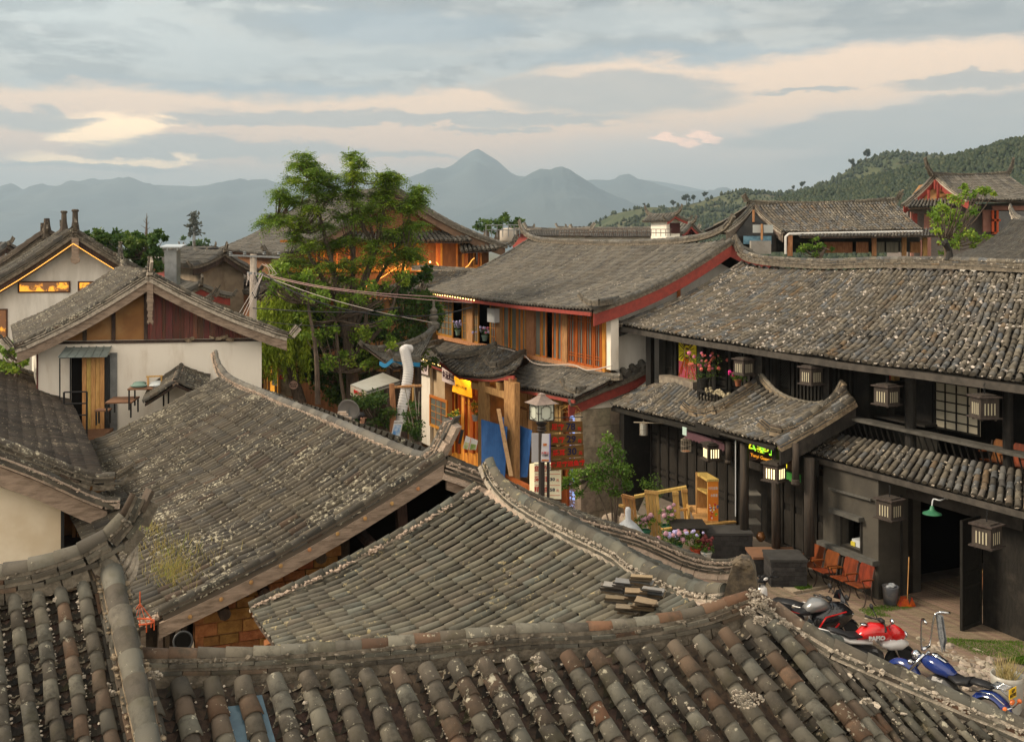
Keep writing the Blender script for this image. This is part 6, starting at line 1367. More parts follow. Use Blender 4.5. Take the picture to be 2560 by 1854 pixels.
for(xa,ya,xb,yb,wb,hb),txt in zip([(1373,1053,1456,1053,83,27),(1375,1086,1457,1083,82,27),(1376,1118,1459,1111,83,30),(1377,1150,1460,1143,83,26)],[('足疗','78','元'),('鱼疗','29','元'),('采耳','30','元'),('做足疗送鱼疗','','')]):
    q=[P(xa,ya,YS),P(xb,yb,YS),P(xb+1,yb+hb,YS),P(xa+1,ya+hb,YS)];mb=MB();mb.prism(q,(0,.04,0));bo=mb.build('plank',WB,pb)
    R_=(q[1]-q[0]);c_=sum(q,Vector())/4+Vector((0,-.008,0))
    if txt[1]:
        lettering('lettering',txt[0],.155,c_-R_*.25+Vector((0,0,-.01)),R_,(0,0,1),REDI,bo,.003,.004);lettering('numerals',txt[1],.23,c_+R_*.14,R_,(0,0,1),NAVY,bo,.003,.005);lettering('lettering',txt[2],.09,c_+R_*.40+Vector((0,0,-.05)),R_,(0,0,1),REDI,bo,.003,.002)
    else:lettering('lettering',txt[0],.14,c_,R_,(0,0,1),REDI,bo,.003,.004)
mb=MB();mb.tube([P(1374,1044,YS+.02),P(1457,1042,YS+.02)],.012,6)
for x in(1377,1452):mb.tube([P(x,1043,YS+.02),P(x+3,1176,YS+.02)],.004,4)
mb.build('hanging_rod',BLACKM,pb)
sl=thing('street_lamp','tall dark street lamp with a square pale lantern under a flared grey cap','street lamp',tuple(P(1354,1400,24)))
b=P(1354,1400,24.0);b.z=0;X,Yl=b.x,b.y
def zc(py):return CAM_H-(py-HORIZ)/FPX*Yl
mb=MB();mb.tube([(X,Yl,-1.4),(X,Yl,zc(1075))],.075,10);mb.lathe((X,Yl,zc(1078)),[(.075,0),(.13,.03),(.08,.06),(.12,.10),(.08,.13),(.14,.20)],10);mb.build('post',mat('dark_brown_lamp_metal',(0.045,0.035,0.030),None,rough=.5),sl)
mb=MB();mb.tube([(X+.16,Yl,-1.4),(X+.16,Yl,zc(1092))],.035,8);mb.tube([(X,Yl,zc(1088)),(X+.16,Yl,zc(1088))],.012,6);mb.build('side_pole',MATS['dark_brown_lamp_metal'],sl)
zb_,zt_=zc(1049),zc(1008);hw=.215;rot=math.radians(28)
mb=MB();R_=Matrix.Rotation(rot,3,'Z')
for i in range(4):
    c0=R_@Vector([(hw,hw),(-hw,hw),(-hw,-hw),(hw,-hw)][i]+(0,))if False else R_@Vector((*[(hw,hw),(-hw,hw),(-hw,-hw),(hw,-hw)][i],0));c1=R_@Vector((*[(hw,hw),(-hw,hw),(-hw,-hw),(hw,-hw)][(i+1)%4],0))
    A=Vector((X,Yl,0))+c0;B=Vector((X,Yl,0))+c1;nrm=(c0+c1).normalized()
    mb.beam(A+Vector((0,0,zb_)),A+Vector((0,0,zt_)),.025,.025)
    for z in(zb_,zt_):mb.beam(A+Vector((0,0,z)),B+Vector((0,0,z)),.025,.025)
    D=B-A;f_=Fac(A.x,A.y,D.x,D.y);L_=D.length;o_=.012 if f_.n.dot(nrm)>0 else-.012;H_=zt_-zb_
    def seg(a,z,a2,z2):mb.beam(f_.w(a*L_,o_,zb_+z*H_),f_.w(a2*L_,o_,zb_+z2*H_),.012,.012)
    path=[(.32,.1),(.68,.1),(.68,.18),(.80,.18),(.80,.82),(.68,.82),(.68,.9),(.32,.9),(.32,.82),(.20,.82),(.20,.18),(.32,.18),(.32,.1)]
    for k in range(12):seg(*path[k],*path[k+1])
    seg(.0,.5,.2,.5);seg(.8,.5,1,.5);seg(.5,0,.5,.1);seg(.5,.9,.5,1)
mb.build('lantern_frame',MATS['dark_brown_lamp_metal'],sl)
mb=MB();mb.cbox((X,Yl,(zb_+zt_)/2),2*hw-.02,2*hw-.02,zt_-zb_-.02,rot);mb.build('lantern_glass',mat('frosted_lantern_glass',(0.50,0.53,0.44),(0.58,0.60,0.50),scale=3,bump=0,rough=.35),sl)
mb=MB();q=[]
for s_,z in((.31,zt_+.01),(.20,zt_+.07),(.11,zt_+.15),(.07,zt_+.19),(.07,zt_+.22),(.015,zt_+.26)):q.append([Vector((X,Yl,z))+R_@Vector((x*s_,y*s_,0))for x,y in((1,1),(-1,1),(-1,-1),(1,-1))])
vs=[p for ring in q for p in ring];mb.add(vs,[(i*4+k,i*4+(k+1)%4,(i+1)*4+(k+1)%4,(i+1)*4+k)for i in range(5)for k in range(4)]+[(3,2,1,0)]);mb.build('lantern_cap',mat('grey_brown_lamp_cap',(0.26,0.20,0.17),(0.20,0.155,0.13),scale=6),sl)
ps=thing('poster','slim white poster with a blue edge strapped to the lamp post','poster',tuple(P(1362,1120,23.8)))
q=[P(1355,1084,23.8),P(1374,1084,23.8),P(1374,1154,23.8),P(1352,1154,23.8)];mb=MB();mb.prism(q,(0,.02,0));mb.build('sheet',mat('poster_white',(0.62,0.60,0.62),None,bump=0),ps)
mb=MB();mb.prism([P(1374,1084,23.78),P(1376,1084,23.78),P(1376,1155,23.78),P(1374,1155,23.78)],(0,.03,0));mb.build('blue_edge',mat('blue_edging',(0.06,0.07,0.35),None,bump=0),ps)
lettering('lettering','大家让',.062,P(1363,1132,23.77),(1,0,0),(0,0,1),REDI,ps,.002,.001);lettering('lettering','了拖鞋',.05,P(1363,1138,23.77),(1,0,0),(0,0,1),INK,ps,.002,.001)
mb=MB();mb.prism([P(1355,1148,23.77),P(1372,1148,23.77),P(1372,1152,23.77),P(1353,1152,23.77)],(0,-.003,0));mb.prism([P(1358,1108,23.77),P(1367,1108,23.77),P(1367,1114,23.77),P(1358,1114,23.77)],(0,-.003,0));mb.build('printed_picture',mat('orange_print',(0.60,0.25,0.05),(0.45,0.08,0.03),scale=25,bump=0),ps)
mb=MB();mb.prism([P(1329,1083,24.4),P(1350,1083,24.4),P(1350,1155,24.4),P(1329,1155,24.4)],(0,.03,0));tag(mb.build('white_board',MATS['poster_white']),'plain white back of a board standing left of the lamp post','board')
sb=thing('standing_sign','cream standing price sign with red characters behind the lamp post','sign',tuple(P(1360,1240,25)))
YB=25.0;mb=MB();mb.prism([P(1336,1158,YB),P(1403,1160,YB),P(1403,1247,YB),P(1336,1245,YB)],(0,.18,0));mb.prism([P(1324,1160,YB+.3),P(1336,1158,YB),P(1336,1245,YB),P(1324,1243,YB+.3)],(.0,.05,0));mb.build('sign_box',mat('cream_sign',(0.70,0.64,0.44),(0.64,0.56,0.36),scale=2,bump=0,emit=.12),sb)
mb=MB()
for y in(1184,1212,1237):mb.prism([P(1338,y,YB-.01),P(1400,y,YB-.01),P(1400,y+1,YB-.01),P(1338,y+1,YB-.01)],(0,-.004,0))
mb.build('ruled_lines',REDI,sb)
for y,a,n_ in[(1172,'鱼疗','29'),(1198,'采耳','30'),(1224,'精油','58')]:
    lettering('lettering',a[0],.16,P(1343,y,YB-.01),(1,0,0),(0,0,1),REDI,sb,.003,.002);lettering('lettering',a[1],.16,P(1363,y,YB-.01),(1,0,0),(0,0,1),REDI,sb,.003,.002);lettering('numerals',n_,.11,P(1381,y,YB-.01),(1,0,0),(0,0,1),NAVY,sb,.003,.003,stretch=1.2);lettering('lettering','元',.07,P(1394,y+2,YB-.01),(1,0,0),(0,0,1),REDI,sb,.003,.001)
pv_=thing('pavilion','low swept-corner pavilion roof with a bright blue fascia left of the white duct','pavilion',tuple(P(1000,1000,36)))
pvr=tiled_roof('roof',pv_,[P(1085,822,40),P(1000,862,41),P(925,868,41)],[P(1035,905,34.5),P(985,918,34.8),P(908,860,38)],30,T_GREY,tl=.28,sag=.03,k=5,rf=.38,seed=121)
ridge('hip_tiles',pvr,[P(1088,812,40),P(1060,838,39),P(1010,858,39),P(950,868,38.5),P(915,862,38.3),P(901,850,38.2)],.09,.25,1,T_GREY,MGREY,k=6,mchips=.5,taper=[(0,1),(.8,.9),(1,.3)])
ridge('hip_tiles',pvr,[P(1050,893,34.8),P(1015,893,34.6),P(985,890,34.5),P(974,872,34.4)],.08,.25,1,T_GREY,MGREY,k=6,mchips=.5,taper=[(0,1),(.8,.9),(1,.3)])
mb=MB();mb.lathe(P(1084,815,40),[(.22,-.1),(.25,.1),(.12,.2),(.2,.35),(.12,.5),(.16,.62),(.06,.75),(.05,1.0)],10);mb.build('roof_finial',T_GREY,pvr)
mb=MB();q=spline([P(950,908,35.6),P(965,914,35),P(985,900,34.6),P(1010,908,34.5),P(1050,912,34.4)],14)
for i in range(13):mb.beam(q[i],q[i+1],.05,.13)
mb.build('blue_fascia',mat('blue_paint',(0.02,0.16,0.32),None),pv_)
mb=MB()
for x,o in((1010,36.0),(1045,37),(975,38)):b=P(x,920,o);mb.tube([(b.x,b.y,-1.4),(b.x,b.y,b.z+.1)],.13,8)
mb.each('post',WOODD,pv_)
mb=MB();mb.box(P(905,930,41),(1.7,0,0),(0,.2,0),(0,0,-4.2));mb.build('back_wall',WOODD,pv_)
dc=thing('ribbed_duct','fat white ribbed duct hanging down beside the pavilion','duct',tuple(P(1005,1060,33.6)))
sp=spline([P(1026,872,33.8),P(1013,872,33.6),P(1015,890,33.5),P(1021,925,33.4),P(1015,970,33.3),P(1006,1020,33.2),P(1000,1066,33.1)],130)
mb=MB();mb.tube(sp,[(.12 if i<22 else .165)+.022*(i%3==0)for i in range(130)],14);mb.build('hose',mat('white_duct',(0.60,0.58,0.56),None,bump=0,rough=.5),dc,True)
# ------------------------------------------------------------------ the long black timber house
K=Fac(9.68,22.7,-0.45,1.0)
rK_=thing('timber_house','long black timber house with a mottled mortar-flecked roof, balcony and shop doors','house',tuple(K.w(3,-3,0)))
kT=[K.pt(1857,662,-3.6),K.pt(1890,672,-3.6),K.pt(1950,677,-3.6),K.pt(2060,679,-3.6),K.pt(2200,678,-3.6),K.pt(2374,682,-3.6),K.pt(2560,688,-3.6),K.pt(2900,692,-3.6)]
kE=[K.pt(1550,812,.75),K.pt(1600,820,.75),K.pt(1700,838,.75),K.pt(1900,868,.75),K.pt(2100,898,.75),K.pt(2300,922,.75),K.pt(2560,956,.75),K.pt(3050,1012,.75)]
ro=tiled_roof('roof',rK_,kT,kE,92,T_BLACK,tl=.25,sag=.035,k=7,rf=.36,wob=.025,seed=131,jit=.009,chipp=.95,chips_sz=.030,eavechip=.55,chipm=mat('white_lime_crumbs',(0.56,0.50,0.44),(0.38,0.33,0.28),scale=14,bump=.5),deckm=WOODB)
ro_b=tiled_roof('roof',rK_,kT[::-1],[p-K.n*4.2+Vector((0,0,-2.1))for p in kT[::-1]],40,T_BLACK,tl=.6,sag=.03,k=4,pans=False,seed=132)
ridge('ridge_tiles',ro,[K.pt(*q,-3.6)for q in[(1840,588),(1846,606),(1858,628),(1890,641),(1950,648),(2060,653),(2200,649),(2374,650),(2560,657),(2900,660)]],.09,.27,2,T_BLACK,MGREY,k=8,mchips=3,taper=[(0,.45),(.05,.9),(1,1)],seed=41,lh=.04)
fz_=K.pt(2374,650,-3.6);mb=MB();mb.tube([fz_,fz_+Vector((0,0,.25)),fz_+Vector((-.1,0,.42))],[.12,.07,.09],8);mb.ball(fz_+Vector((-.12,0,.45)),.10,jit=.5);mb.build('ridge_finial',WOODB,ro)
vk=verge_pts(kT[0]+Vector((0,0,.06)),kE[0]+Vector((0,0,.05)),.035,10)
ridge('verge_tiles',ro,vk+[kE[0]+K.u*.2+K.n*.15+Vector((0,0,.12))],.085,.27,1,T_BLACK,MORTAR,k=7,mchips=3,seed=42)
ridge('verge_tiles',ro,[K.pt(1842,600,-3.6),K.pt(1838,590,-4.2),K.pt(1860,625,-4.9),K.pt(1905,668,-6.2)][1:],.08,.27,1,T_BLACK,MORTAR,k=6,mchips=1)
mb=MB();board(mb,[p+Vector((0,0,-.14))for p in vk],.3,tuple(K.u*.05));mb.build('bargeboard',WOODB,ro)
mb=MB()
for i in range(len(kE)-1):mb.beam(kE[i]+Vector((0,0,-.15))-K.n*.04,kE[i+1]+Vector((0,0,-.15))-K.n*.04,.08,.16)
mb.build('eave_beam',WOODD if False else mat('dark_eave_timber',(0.075,0.065,0.055),(0.045,0.04,0.034),scale=4,bump=.2),ro)
aEnd=12.2;aR_=-7.0
mb=MB();K.box(mb,aEnd-.1,aEnd,-7.0,-.35,0,5.9);K.box(mb,2.6,aEnd,-.45,-.35,2.6,5.6);K.box(mb,aR_,2.6,-2.1,-2.0,2.6,6.0);K.box(mb,aR_,aEnd,-7.2,-7.0,0,5.8);K.box(mb,2.5,2.6,-2.1,-.35,2.6,6.0);mb.build('upper_wall',WOODB,rK_)
mb=MB();K.box(mb,aR_,aEnd,-2.0,.15,2.95,3.06);K.box(mb,aR_,aEnd,-7,-.5,2.9,3.0);mb.build('upper_floor',WOODB,rK_)
mb=MB()
for x0,x1,y0,y1,o in[(1612,1626,825,985,.3),(1739,1755,848,1010,.3),(1885,1904,868,982,.35),(2052,2071,890,1010,.35),(2257,2280,915,1125,.25),(2500,2523,946,1172,.25)]:
    a1,z1=K.hit(x0,y0,o);a0,_=K.hit(x1,y0,o);z0=K.z(x0,y1,o);pm=MB();r_=(a1-a0)*.46
    c0=K.w((a0+a1)/2,o-.1,z0-.1);pm.tube([c0,c0+Vector((0,0,z1-z0+.25))],r_ if x0>2200 else r_*.9,12 if x0>2200 else 4);pm.build('post',WOODB,rK_)
def kwin(x0,x1,y0,y1,o=-.35,kind='lat'):
    a1,z1=K.hit(x0,y0,o+.05);a0,_=K.hit(x1,y0,o+.05);z0=K.z(x0,y1,o+.05);mb=MB();frame(K,mb,a0,a1,z0,z1,o,o+.07,.05);zm=z0+(z1-z0)*.28
    K.box(mb,a0,a1,o,o+.066,zm-.03,zm+.03);K.box(mb,a0+.09,a1-.09,o+.01,o+.045,z0+.1,zm-.08)
    if kind=='lat':diag(K,mb,a0+.06,a1-.06,zm+.04,z1-.06,o+.02,.085,.014)
    p_=mb.build('door_panel',WOODB,rK_);mg=MB();K.box(mg,a0+.03,a1-.03,o+.002,o+.01,zm,z1-.03);mg.build('pane',mat('dusky_pane',(0.05,0.046,0.038),(0.03,0.028,0.024),scale=2,bump=0,rough=.3),p_)
for q in[(1664,1682,842,946),(1752,1777,862,965),(1790,1818,868,968),(1826,1856,873,970),(1945,1976,888,990),(2070,2092,905,1000)]:kwin(*q)
mb=MB()
for x in range(1905,1944,9):K.pbox(mb,x,x+8,880,980,-.35,-.3+random.uniform(-.02,.02))
for x in range(1982,2050,9):K.pbox(mb,x,x+3,895,1000,-.3,-.24)
for x in(1657,1684,1779,1784,1820,1858,1868,1978,2094,2110,2122):K.pbox(mb,x,x+6,850,990,-.34,-.26)
mb.each('board',WOODB,rK_)
mp=thing('mural','tall painted panel, yellow sunburst above and crimson below, on the black balcony wall','painting',tuple(K.pt(1717,950,-.28)))
a1,z1=K.hit(1697,846,-.27);a0,_=K.hit(1740,846,-.27);z0=K.z(1700,948,-.27);zm=z0+(z1-z0)*.46
YEL=mat('yellow_paint',(0.58,0.50,0.02),None,bump=0,rough=.6);CRI=mat('crimson_paint',(0.33,0.03,0.06),(0.26,0.07,0.09),scale=6,bump=0);DKP=mat('dark_paint_strokes',(0.07,0.035,0.03),None,bump=0);ORP=mat('orange_paint',(0.55,0.12,0.01),None,bump=0);GRP=mat('pale_outline',(0.5,0.4,0.38),None,bump=0)
mb=MB();K.box(mb,a0,a1,-.30,-.27,zm,z1,0);K.box(mb,a0,a1,-.30,-.27,z0,zm,1);ac_=(a0+a1)/2;W=(a1-a0)/2
for i in range(26):
    th=2*math.pi*i/26;r0_,r1_l=.16,(.42+.2*(i%3));p0=(ac_+math.cos(th)*r0_,zm+.33+math.sin(th)*r0_*1.4);p1=(ac_+math.cos(th)*r1_l,zm+.33+math.sin(th)*r1_l*1.5)
    cl=lambda p:(min(max(p[0],a0+.02),a1-.02),min(max(p[1],z0+.02),z1-.02));p1=cl(p1);mb.beam(K.w(p0[0],-.265,p0[1]),K.w(p1[0],-.265,p1[1]),.008,.045,2 if p1[1]>zm else 3,tuple(K.n))
for i in range(7):z=z0+.55+i*.15;K.box(mb,ac_-.09,ac_+.09,-.268,-.262,z,z+.07,2 if z>zm else 4)
for sg in(-1,1):mb.tube([K.w(ac_+sg*.13,-.26,z1-.3),K.w(ac_+sg*.15,-.26,zm),K.w(ac_+sg*.18,-.26,z0+.45),K.w(ac_+sg*.07,-.26,z0+.28)],.01,4,5)
mb.build('painted_board',[YEL,CRI,DKP,ORP,mat('red_paint',(0.5,0.05,0.02),None),GRP],mp)
mb=MB();mb.ball(K.pt(1694,843,.2),.05,.1,.04);tag(mb.build('amber_lamp',LEDY),'small amber lamp under the eave above the sunburst mural','lamp')
bs=thing('bookshelf','two dark wall shelves packed with books on the balcony','bookshelf',tuple(K.pt(2185,1000,-1.0)));ob_=-1.0
b1,bz1=K.hit(2134,912,ob_);b0,_=K.hit(2238,912,ob_);bzb=K.z(2134,1008,ob_);mb=MB();K.box(mb,b0,b1,ob_-.35,ob_-.3,bzb,bz1+.1)
for z in(bzb,bzb+.28,bzb+.72):K.box(mb,b0,b1,ob_-.3,ob_+.02,z,z+.04)
K.box(mb,b1,b1+.05,ob_-.3,ob_+.03,bzb-.1,bz1);K.box(mb,b0,b1,ob_-.3,ob_+.03,bzb-.1,bzb+.28);mb.build('shelves',WOODB,bs)
cols_=[mat('book_'+n,c_,None,bump=0)for n,c_ in(('cream',(0.50,0.46,0.36)),('red',(0.35,0.06,0.04)),('blue',(0.08,0.12,0.22)),('green',(0.10,0.18,0.12)),('white',(0.58,0.56,0.52)),('ochre',(0.40,0.24,0.08)),('pink',(0.45,0.24,0.24)))]
rr_=random.Random(6);nb=0
for z in(bzb+.33,bzb+.77):
    a=b0+.05
    while a<b1-.05 and nb<99:
        w=rr_.uniform(.03,.07);mb=MB();K.box(mb,a,a+w-.005,ob_-.2,ob_-.02,z,z+rr_.uniform(.22,.33));mb.build('book',rr_.choice(cols_),bs);a+=w+(.15 if rr_.random()<.05 else 0);nb+=1
mb=MB();K.pbox(mb,2283,2330,925,1070,-1.2,-.9);a1,_=K.hit(2100,1000,-.6);a0,_=K.hit(2320,1000,-.6);K.box(mb,a0,a1,-1.1,-.5,3.95,4.0);K.box(mb,a0,a1,-.95,-.9,3.06,3.95);mb.build('counter',WOODB,rK_)
scr=thing('paper_screen','cream paper screen with a black grid on the balcony','screen',tuple(K.pt(2390,1065,-.9)))
a1,z1=K.hit(2337,930,-.9);a0,_=K.hit(2450,930,-.9);z0=K.z(2337,1068,-.9);mb=MB();K.box(mb,a0,a1,-.92,-.9,z0,z1);mb.build('paper',mat('cream_paper',(0.46,0.42,0.32),(0.40,0.36,0.27),scale=2,bump=0),scr);mb=MB();frame(K,mb,a0,a1,z0,z1,-.9,-.86,.04);lattice(K,mb,a0,a1,z0,z1,-.89,4,6,.03);mb.build('grid',WOODB,scr)
rl=thing('balcony_railing','long black balcony railing with slanted balusters above the lower tiles','railing',tuple(K.pt(2300,1140,.3)))
r1,rz1=K.hit(2068,1037,.3);rz=4.02;aa0=aR_;aa1=r1;mb=MB();K.box(mb,aa0,aa1,.22,.42,rz-.07,rz);K.box(mb,aa0,aa1,.05,.20,rz-.05,rz-.01);mb.build('handrail',mat('worn_black_rail',(0.085,0.08,0.07),(0.05,0.047,0.04),scale=3,bump=.15),rl)
mb=MB();K.box(mb,aa0,aa1,.02,.12,3.22,3.30);mb.build('bottom_rail',WOODB,rl);n_=int((aa1-aa0)/.19)
for i in range(n_):
    a=aa1-.1-i*.19;mb=MB();mb.tube([K.w(a,.30,rz-.06),K.w(a,.20,3.7),K.w(a,.09,3.45),K.w(a,.07,3.25)],.018,5);mb.build('baluster',WOODB,rl)
def lantern_proto(lit,label,loc):
    root=thing('hanging_lantern',label,'lantern',(0,0,0),'black wooden slatted lanterns');s_=.21;mb=MB()
    mb.cbox((0,0,0),.40,.40,.40,0);mb.cbox((0,0,.215),.50,.50,.03);mb.cbox((0,0,.245),.34,.34,.03);mb.cbox((0,0,-.215),.50,.50,.03)
    for x in(-.15,.15):
        for y in(-.15,.15):mb.cbox((x,y,-.25),.04,.04,.05)
    mb.build('case',mat('brown_black_lantern_wood',(0.065,0.052,0.042),(0.04,0.032,0.027),scale=6,stretch=(3,3,.6),bump=.2,tintv=.1),root)
    mb=MB()
    for sd_ in range(4):
        R_=Matrix.Rotation(sd_*math.pi/2,3,'Z')
        for i in range(4):c_=R_@Vector((-.105+i*.07,-.2005,-.03));mb.cbox(c_,.026,.006,.24,sd_*math.pi/2)
    mb.build('paper_slots',PAPERL if lit else PAPER,root)
    mb=MB();mb.tube([(0,0,.25),(0,0,.33)],.012,6)
    for k_ in range(4):mb.tube([(.02*math.cos(a),(.02 if k_%2 else 0)*math.sin(a),.35+k_*.045+.025*math.sin(a))if k_%2==0 else(0,.02*math.cos(a),.35+k_*.045+.025*math.sin(a))for a in[j*math.pi/4 for j in range(9)]],.006,4,0,False)
    mb.build('chain',BLACKM,root);root.location=loc;root['label']=label
    return root
lp0=None
for i,(px,py,o,rz_,lit,lb)in enumerate([(1860,916,.65,.5,0,'unlit slatted lantern hung before the flower balcony, by the post'),(2028,938,.65,.5,0,'unlit slatted lantern over the curved ridge of the door canopy'),(2217,987,.65,.5,0,'unlit slatted lantern in front of the bookshelves'),(2461,1016,.75,.1,0,'unlit slatted lantern in front of the paper screen and balcony seats'),(2224,1270,1.2,.55,0,'unlit slatted lantern hanging at the corner of the ticket booth'),(2467,1336,1.25,.6,0,'unlit slatted lantern before the open wide doorway'),(1780,1128,1.55,.2,1,'glowing slatted lantern beneath the canopy, near the purple awning'),(1937,1178,2.0,.75,1,'glowing slatted lantern in front of the neon shop sign')]):
    c_=K.pt(px,py,o)
    if lit and(lp1:=globals().get('lp1_'))is None:lp1_=lantern_proto(True,lb,c_);lp1_.rotation_euler=(0,0,rz_)
    elif lit:dup(lp1_,c_,rz_,lb)
    elif lp0 is None:lp0=lantern_proto(False,lb,c_);lp0.rotation_euler=(0,0,rz_)
    else:dup(lp0,c_,rz_,lb)
p1_=tiled_roof('pent_roof',rK_,[K.pt(1625,962,.1),K.pt(1690,960,.1),K.pt(1745,984,.1),K.pt(1850,1005,.1)],[K.pt(1530,1012,1.3),K.pt(1600,1028,1.3),K.pt(1700,1050,1.3),K.pt(1800,1078,1.35)],28,T_BLACK,tl=.23,sag=.02,k=7,rf=.37,seed=133,chipp=.6,chips_sz=.024,eavechip=.4,deckm=WOODB,wob=.02)
ridge('verge_tiles',p1_,[K.pt(1618,958,.1),K.pt(1580,985,.7),K.pt(1538,1006,1.25)],.075,.25,1,T_BLACK,MORTAR,k=6,mchips=2)
mb=MB();mb.beam(K.pt(1530,1022,1.28),K.pt(1800,1088,1.33),.06,.12);mb.build('eave_beam',WOODB,p1_)
p2_=tiled_roof('door_canopy',rK_,[K.pt(1890,962,.3),K.pt(1960,1000,.3),K.pt(2050,1012,.3),K.pt(2122,992,.3)],[K.pt(1742,1052,2.0),K.pt(1800,1072,2.1),K.pt(1870,1094,2.2),K.pt(1938,1108,2.25)],19,T_BLACK,tl=.25,sag=.02,k=8,rf=.36,seed=134,chipp=.35,chips_sz=.024,eavechip=.4,deckm=WOODB,wob=.015)
ridge('hip_tiles',p2_,[K.pt(1892,950,.3),K.pt(1850,978,.9),K.pt(1800,1008,1.5),K.pt(1756,1022,1.8),K.pt(1728,1018,1.95),K.pt(1710,1003,2.05)],.085,.25,2,T_BLACK,MORTAR_Y,k=7,mchips=2,taper=[(0,1),(.8,.9),(1,.35)],seed=45)
ridge('hip_tiles',p2_,[K.pt(2112,972,.3),K.pt(2060,1012,.9),K.pt(2010,1046,1.4),K.pt(1960,1070,1.9),K.pt(1925,1064,2.15),K.pt(1905,1046,2.3)],.085,.25,2,T_BLACK,MORTAR_Y,k=7,mchips=2,taper=[(0,1),(.8,.9),(1,.35)],seed=46)
ridge('ridge_tiles',p2_,[K.pt(1900,930,.28),K.pt(1915,950,.28),K.pt(1945,980,.28),K.pt(1990,1000,.28),K.pt(2045,1008,.28),K.pt(2080,990,.28),K.pt(2100,962,.28),K.pt(2104,952,.28)],.05,.2,1,mat('dusty_grey_ridge',(0.19,0.17,0.135),(0.11,0.10,0.08),scale=5,bump=.4),MORTAR_Y,k=6,mchips=1,seed=47)
ridge('edge_tiles',p2_,[K.pt(2132,1000,.3),K.pt(2070,1040,1.0),K.pt(2000,1082,1.7),K.pt(1944,1112,2.25)],.10,.3,1,T_BLACK,MORTAR_Y,k=6,mchips=1)
mb=MB();board(mb,[K.pt(2140,1020,.3),K.pt(2075,1055,1.0),K.pt(2010,1096,1.7),K.pt(1952,1124,2.2)],.38,tuple(K.u*.06));mb.beam(K.pt(1742,1062,1.98),K.pt(1938,1120,2.2),.07,.14);mb.build('bargeboard',WOODB,p2_)
e0,e1=K.pt(2005,1128,1.0),K.pt(2560,1272,1.0);ee=e1+(e1-e0)*.7;t0_,t1_=K.pt(2072,1080,.25),K.pt(2560,1182,.25);te=t1_+(t1_-t0_)*.7
p3_=tiled_roof('pent_roof',rK_,[t0_,t1_,te],[e0,e1,ee],52,T_BLACK,tl=.22,sag=.0,k=9,rf=.36,seed=135,chipp=.7,chips_sz=.02,eavechip=.35,deckm=WOODB,wob=.012,jit=.007)
mb=MB();mb.beam(e0+Vector((0,0,-.12)),ee+Vector((0,0,-.12)),.07,.13);mb.build('eave_beam',MATS['dark_eave_timber'],p3_)
GW=mat('grey_brown_render',(0.075,0.068,0.055),(0.055,0.05,0.042),scale=1.5,bump=.25,bscale=14)
bk=thing('ticket_booth','plain grey-brown booth with a small hatch, sill and hood under the lower roof','booth',tuple(K.w(2,.9,0)))
ka1=K.a(2058,.92);ka0=K.a(2196,.92);w1,wz1=K.hit(2106,1287,.92);w0,_=K.hit(2152,1287,.92);wz0=K.z(2106,1358,.92);wa0,wa1=min(w0,w1),max(w0,w1)
mb=MB()
for q in[(ka0,ka1,0,wz0),(ka0,ka1,wz1,3.0),(ka0,wa0,wz0,wz1),(wa1,ka1,wz0,wz1)]:K.box(mb,q[0],q[1],.72,.92,q[2],q[3])
K.box(mb,ka0,ka0+.15,-.4,.72,0,3.0);K.box(mb,ka1-.15,ka1,-.4,.72,0,3.0);mb.build('wall',GW,bk)
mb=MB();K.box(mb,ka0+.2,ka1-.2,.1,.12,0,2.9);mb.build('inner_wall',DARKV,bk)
mb=MB();K.box(mb,ka0-.02,ka1+.02,.9,1.12,wz0-.2,wz0-.08);mb.build('sill',mat('grey_slab',(0.095,0.092,0.082),(0.07,0.068,0.06),scale=4),bk)
mb=MB();K.box(mb,wa0-.1,wa1+.3,.9,1.08,wz1+.02,wz1+.12);mb.build('hood',MATS['grey_slab'],bk);mb=MB();mb.beam(K.pt(2072,1220,1.0),K.pt(2178,1249,1.0),.05,.05);mb.build('rail',MATS['grey_slab'],bk)
mb=MB();frame(K,mb,wa0-.05,wa1+.05,wz0-.05,wz1+.05,.92,.95,.05);mb.build('hatch_frame',WOODB,bk)
mb=MB();K.box(mb,wa0+.05,wa0+.42,.4,.8,wz0-.02,wz0+.16,0);K.box(mb,wa0+.3,wa0+.44,.8,.82,wz0,wz0+.1,1);tag(mb.build('box',[mat('white_carton',(0.45,0.48,0.5),None),mat('yellow_label',(0.5,0.42,0.05),None)]),'small white and yellow carton inside the booth hatch','box')
mb=MB();K.box(mb,ka1,aEnd,.1,.2,0,2.95);K.box(mb,aR_,-1.2,-.15,.0,0,3.2);K.box(mb,-1.2,ka0,-.15,.0,2.45,3.2);K.box(mb,.95,ka0,-.15,.0,0,2.45);K.box(mb,aEnd-.3,aEnd,-.5,1.2,0,2.8);K.box(mb,ka1,ka1+2.6,1.05,1.15,2.55,2.95);mb.build('ground_wall',WOODB,rK_)
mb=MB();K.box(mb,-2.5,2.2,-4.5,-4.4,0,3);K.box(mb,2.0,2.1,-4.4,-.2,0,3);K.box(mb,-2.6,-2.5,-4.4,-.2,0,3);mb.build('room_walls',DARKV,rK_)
mb=MB();K.box(mb,-2.2,1.4,-.2,.05,2.35,2.6);K.box(mb,-2.6,2.0,.0,.12,2.68,2.85);mb.build('lintel',mat('dark_eave_timber',(0,0,0)),rK_)
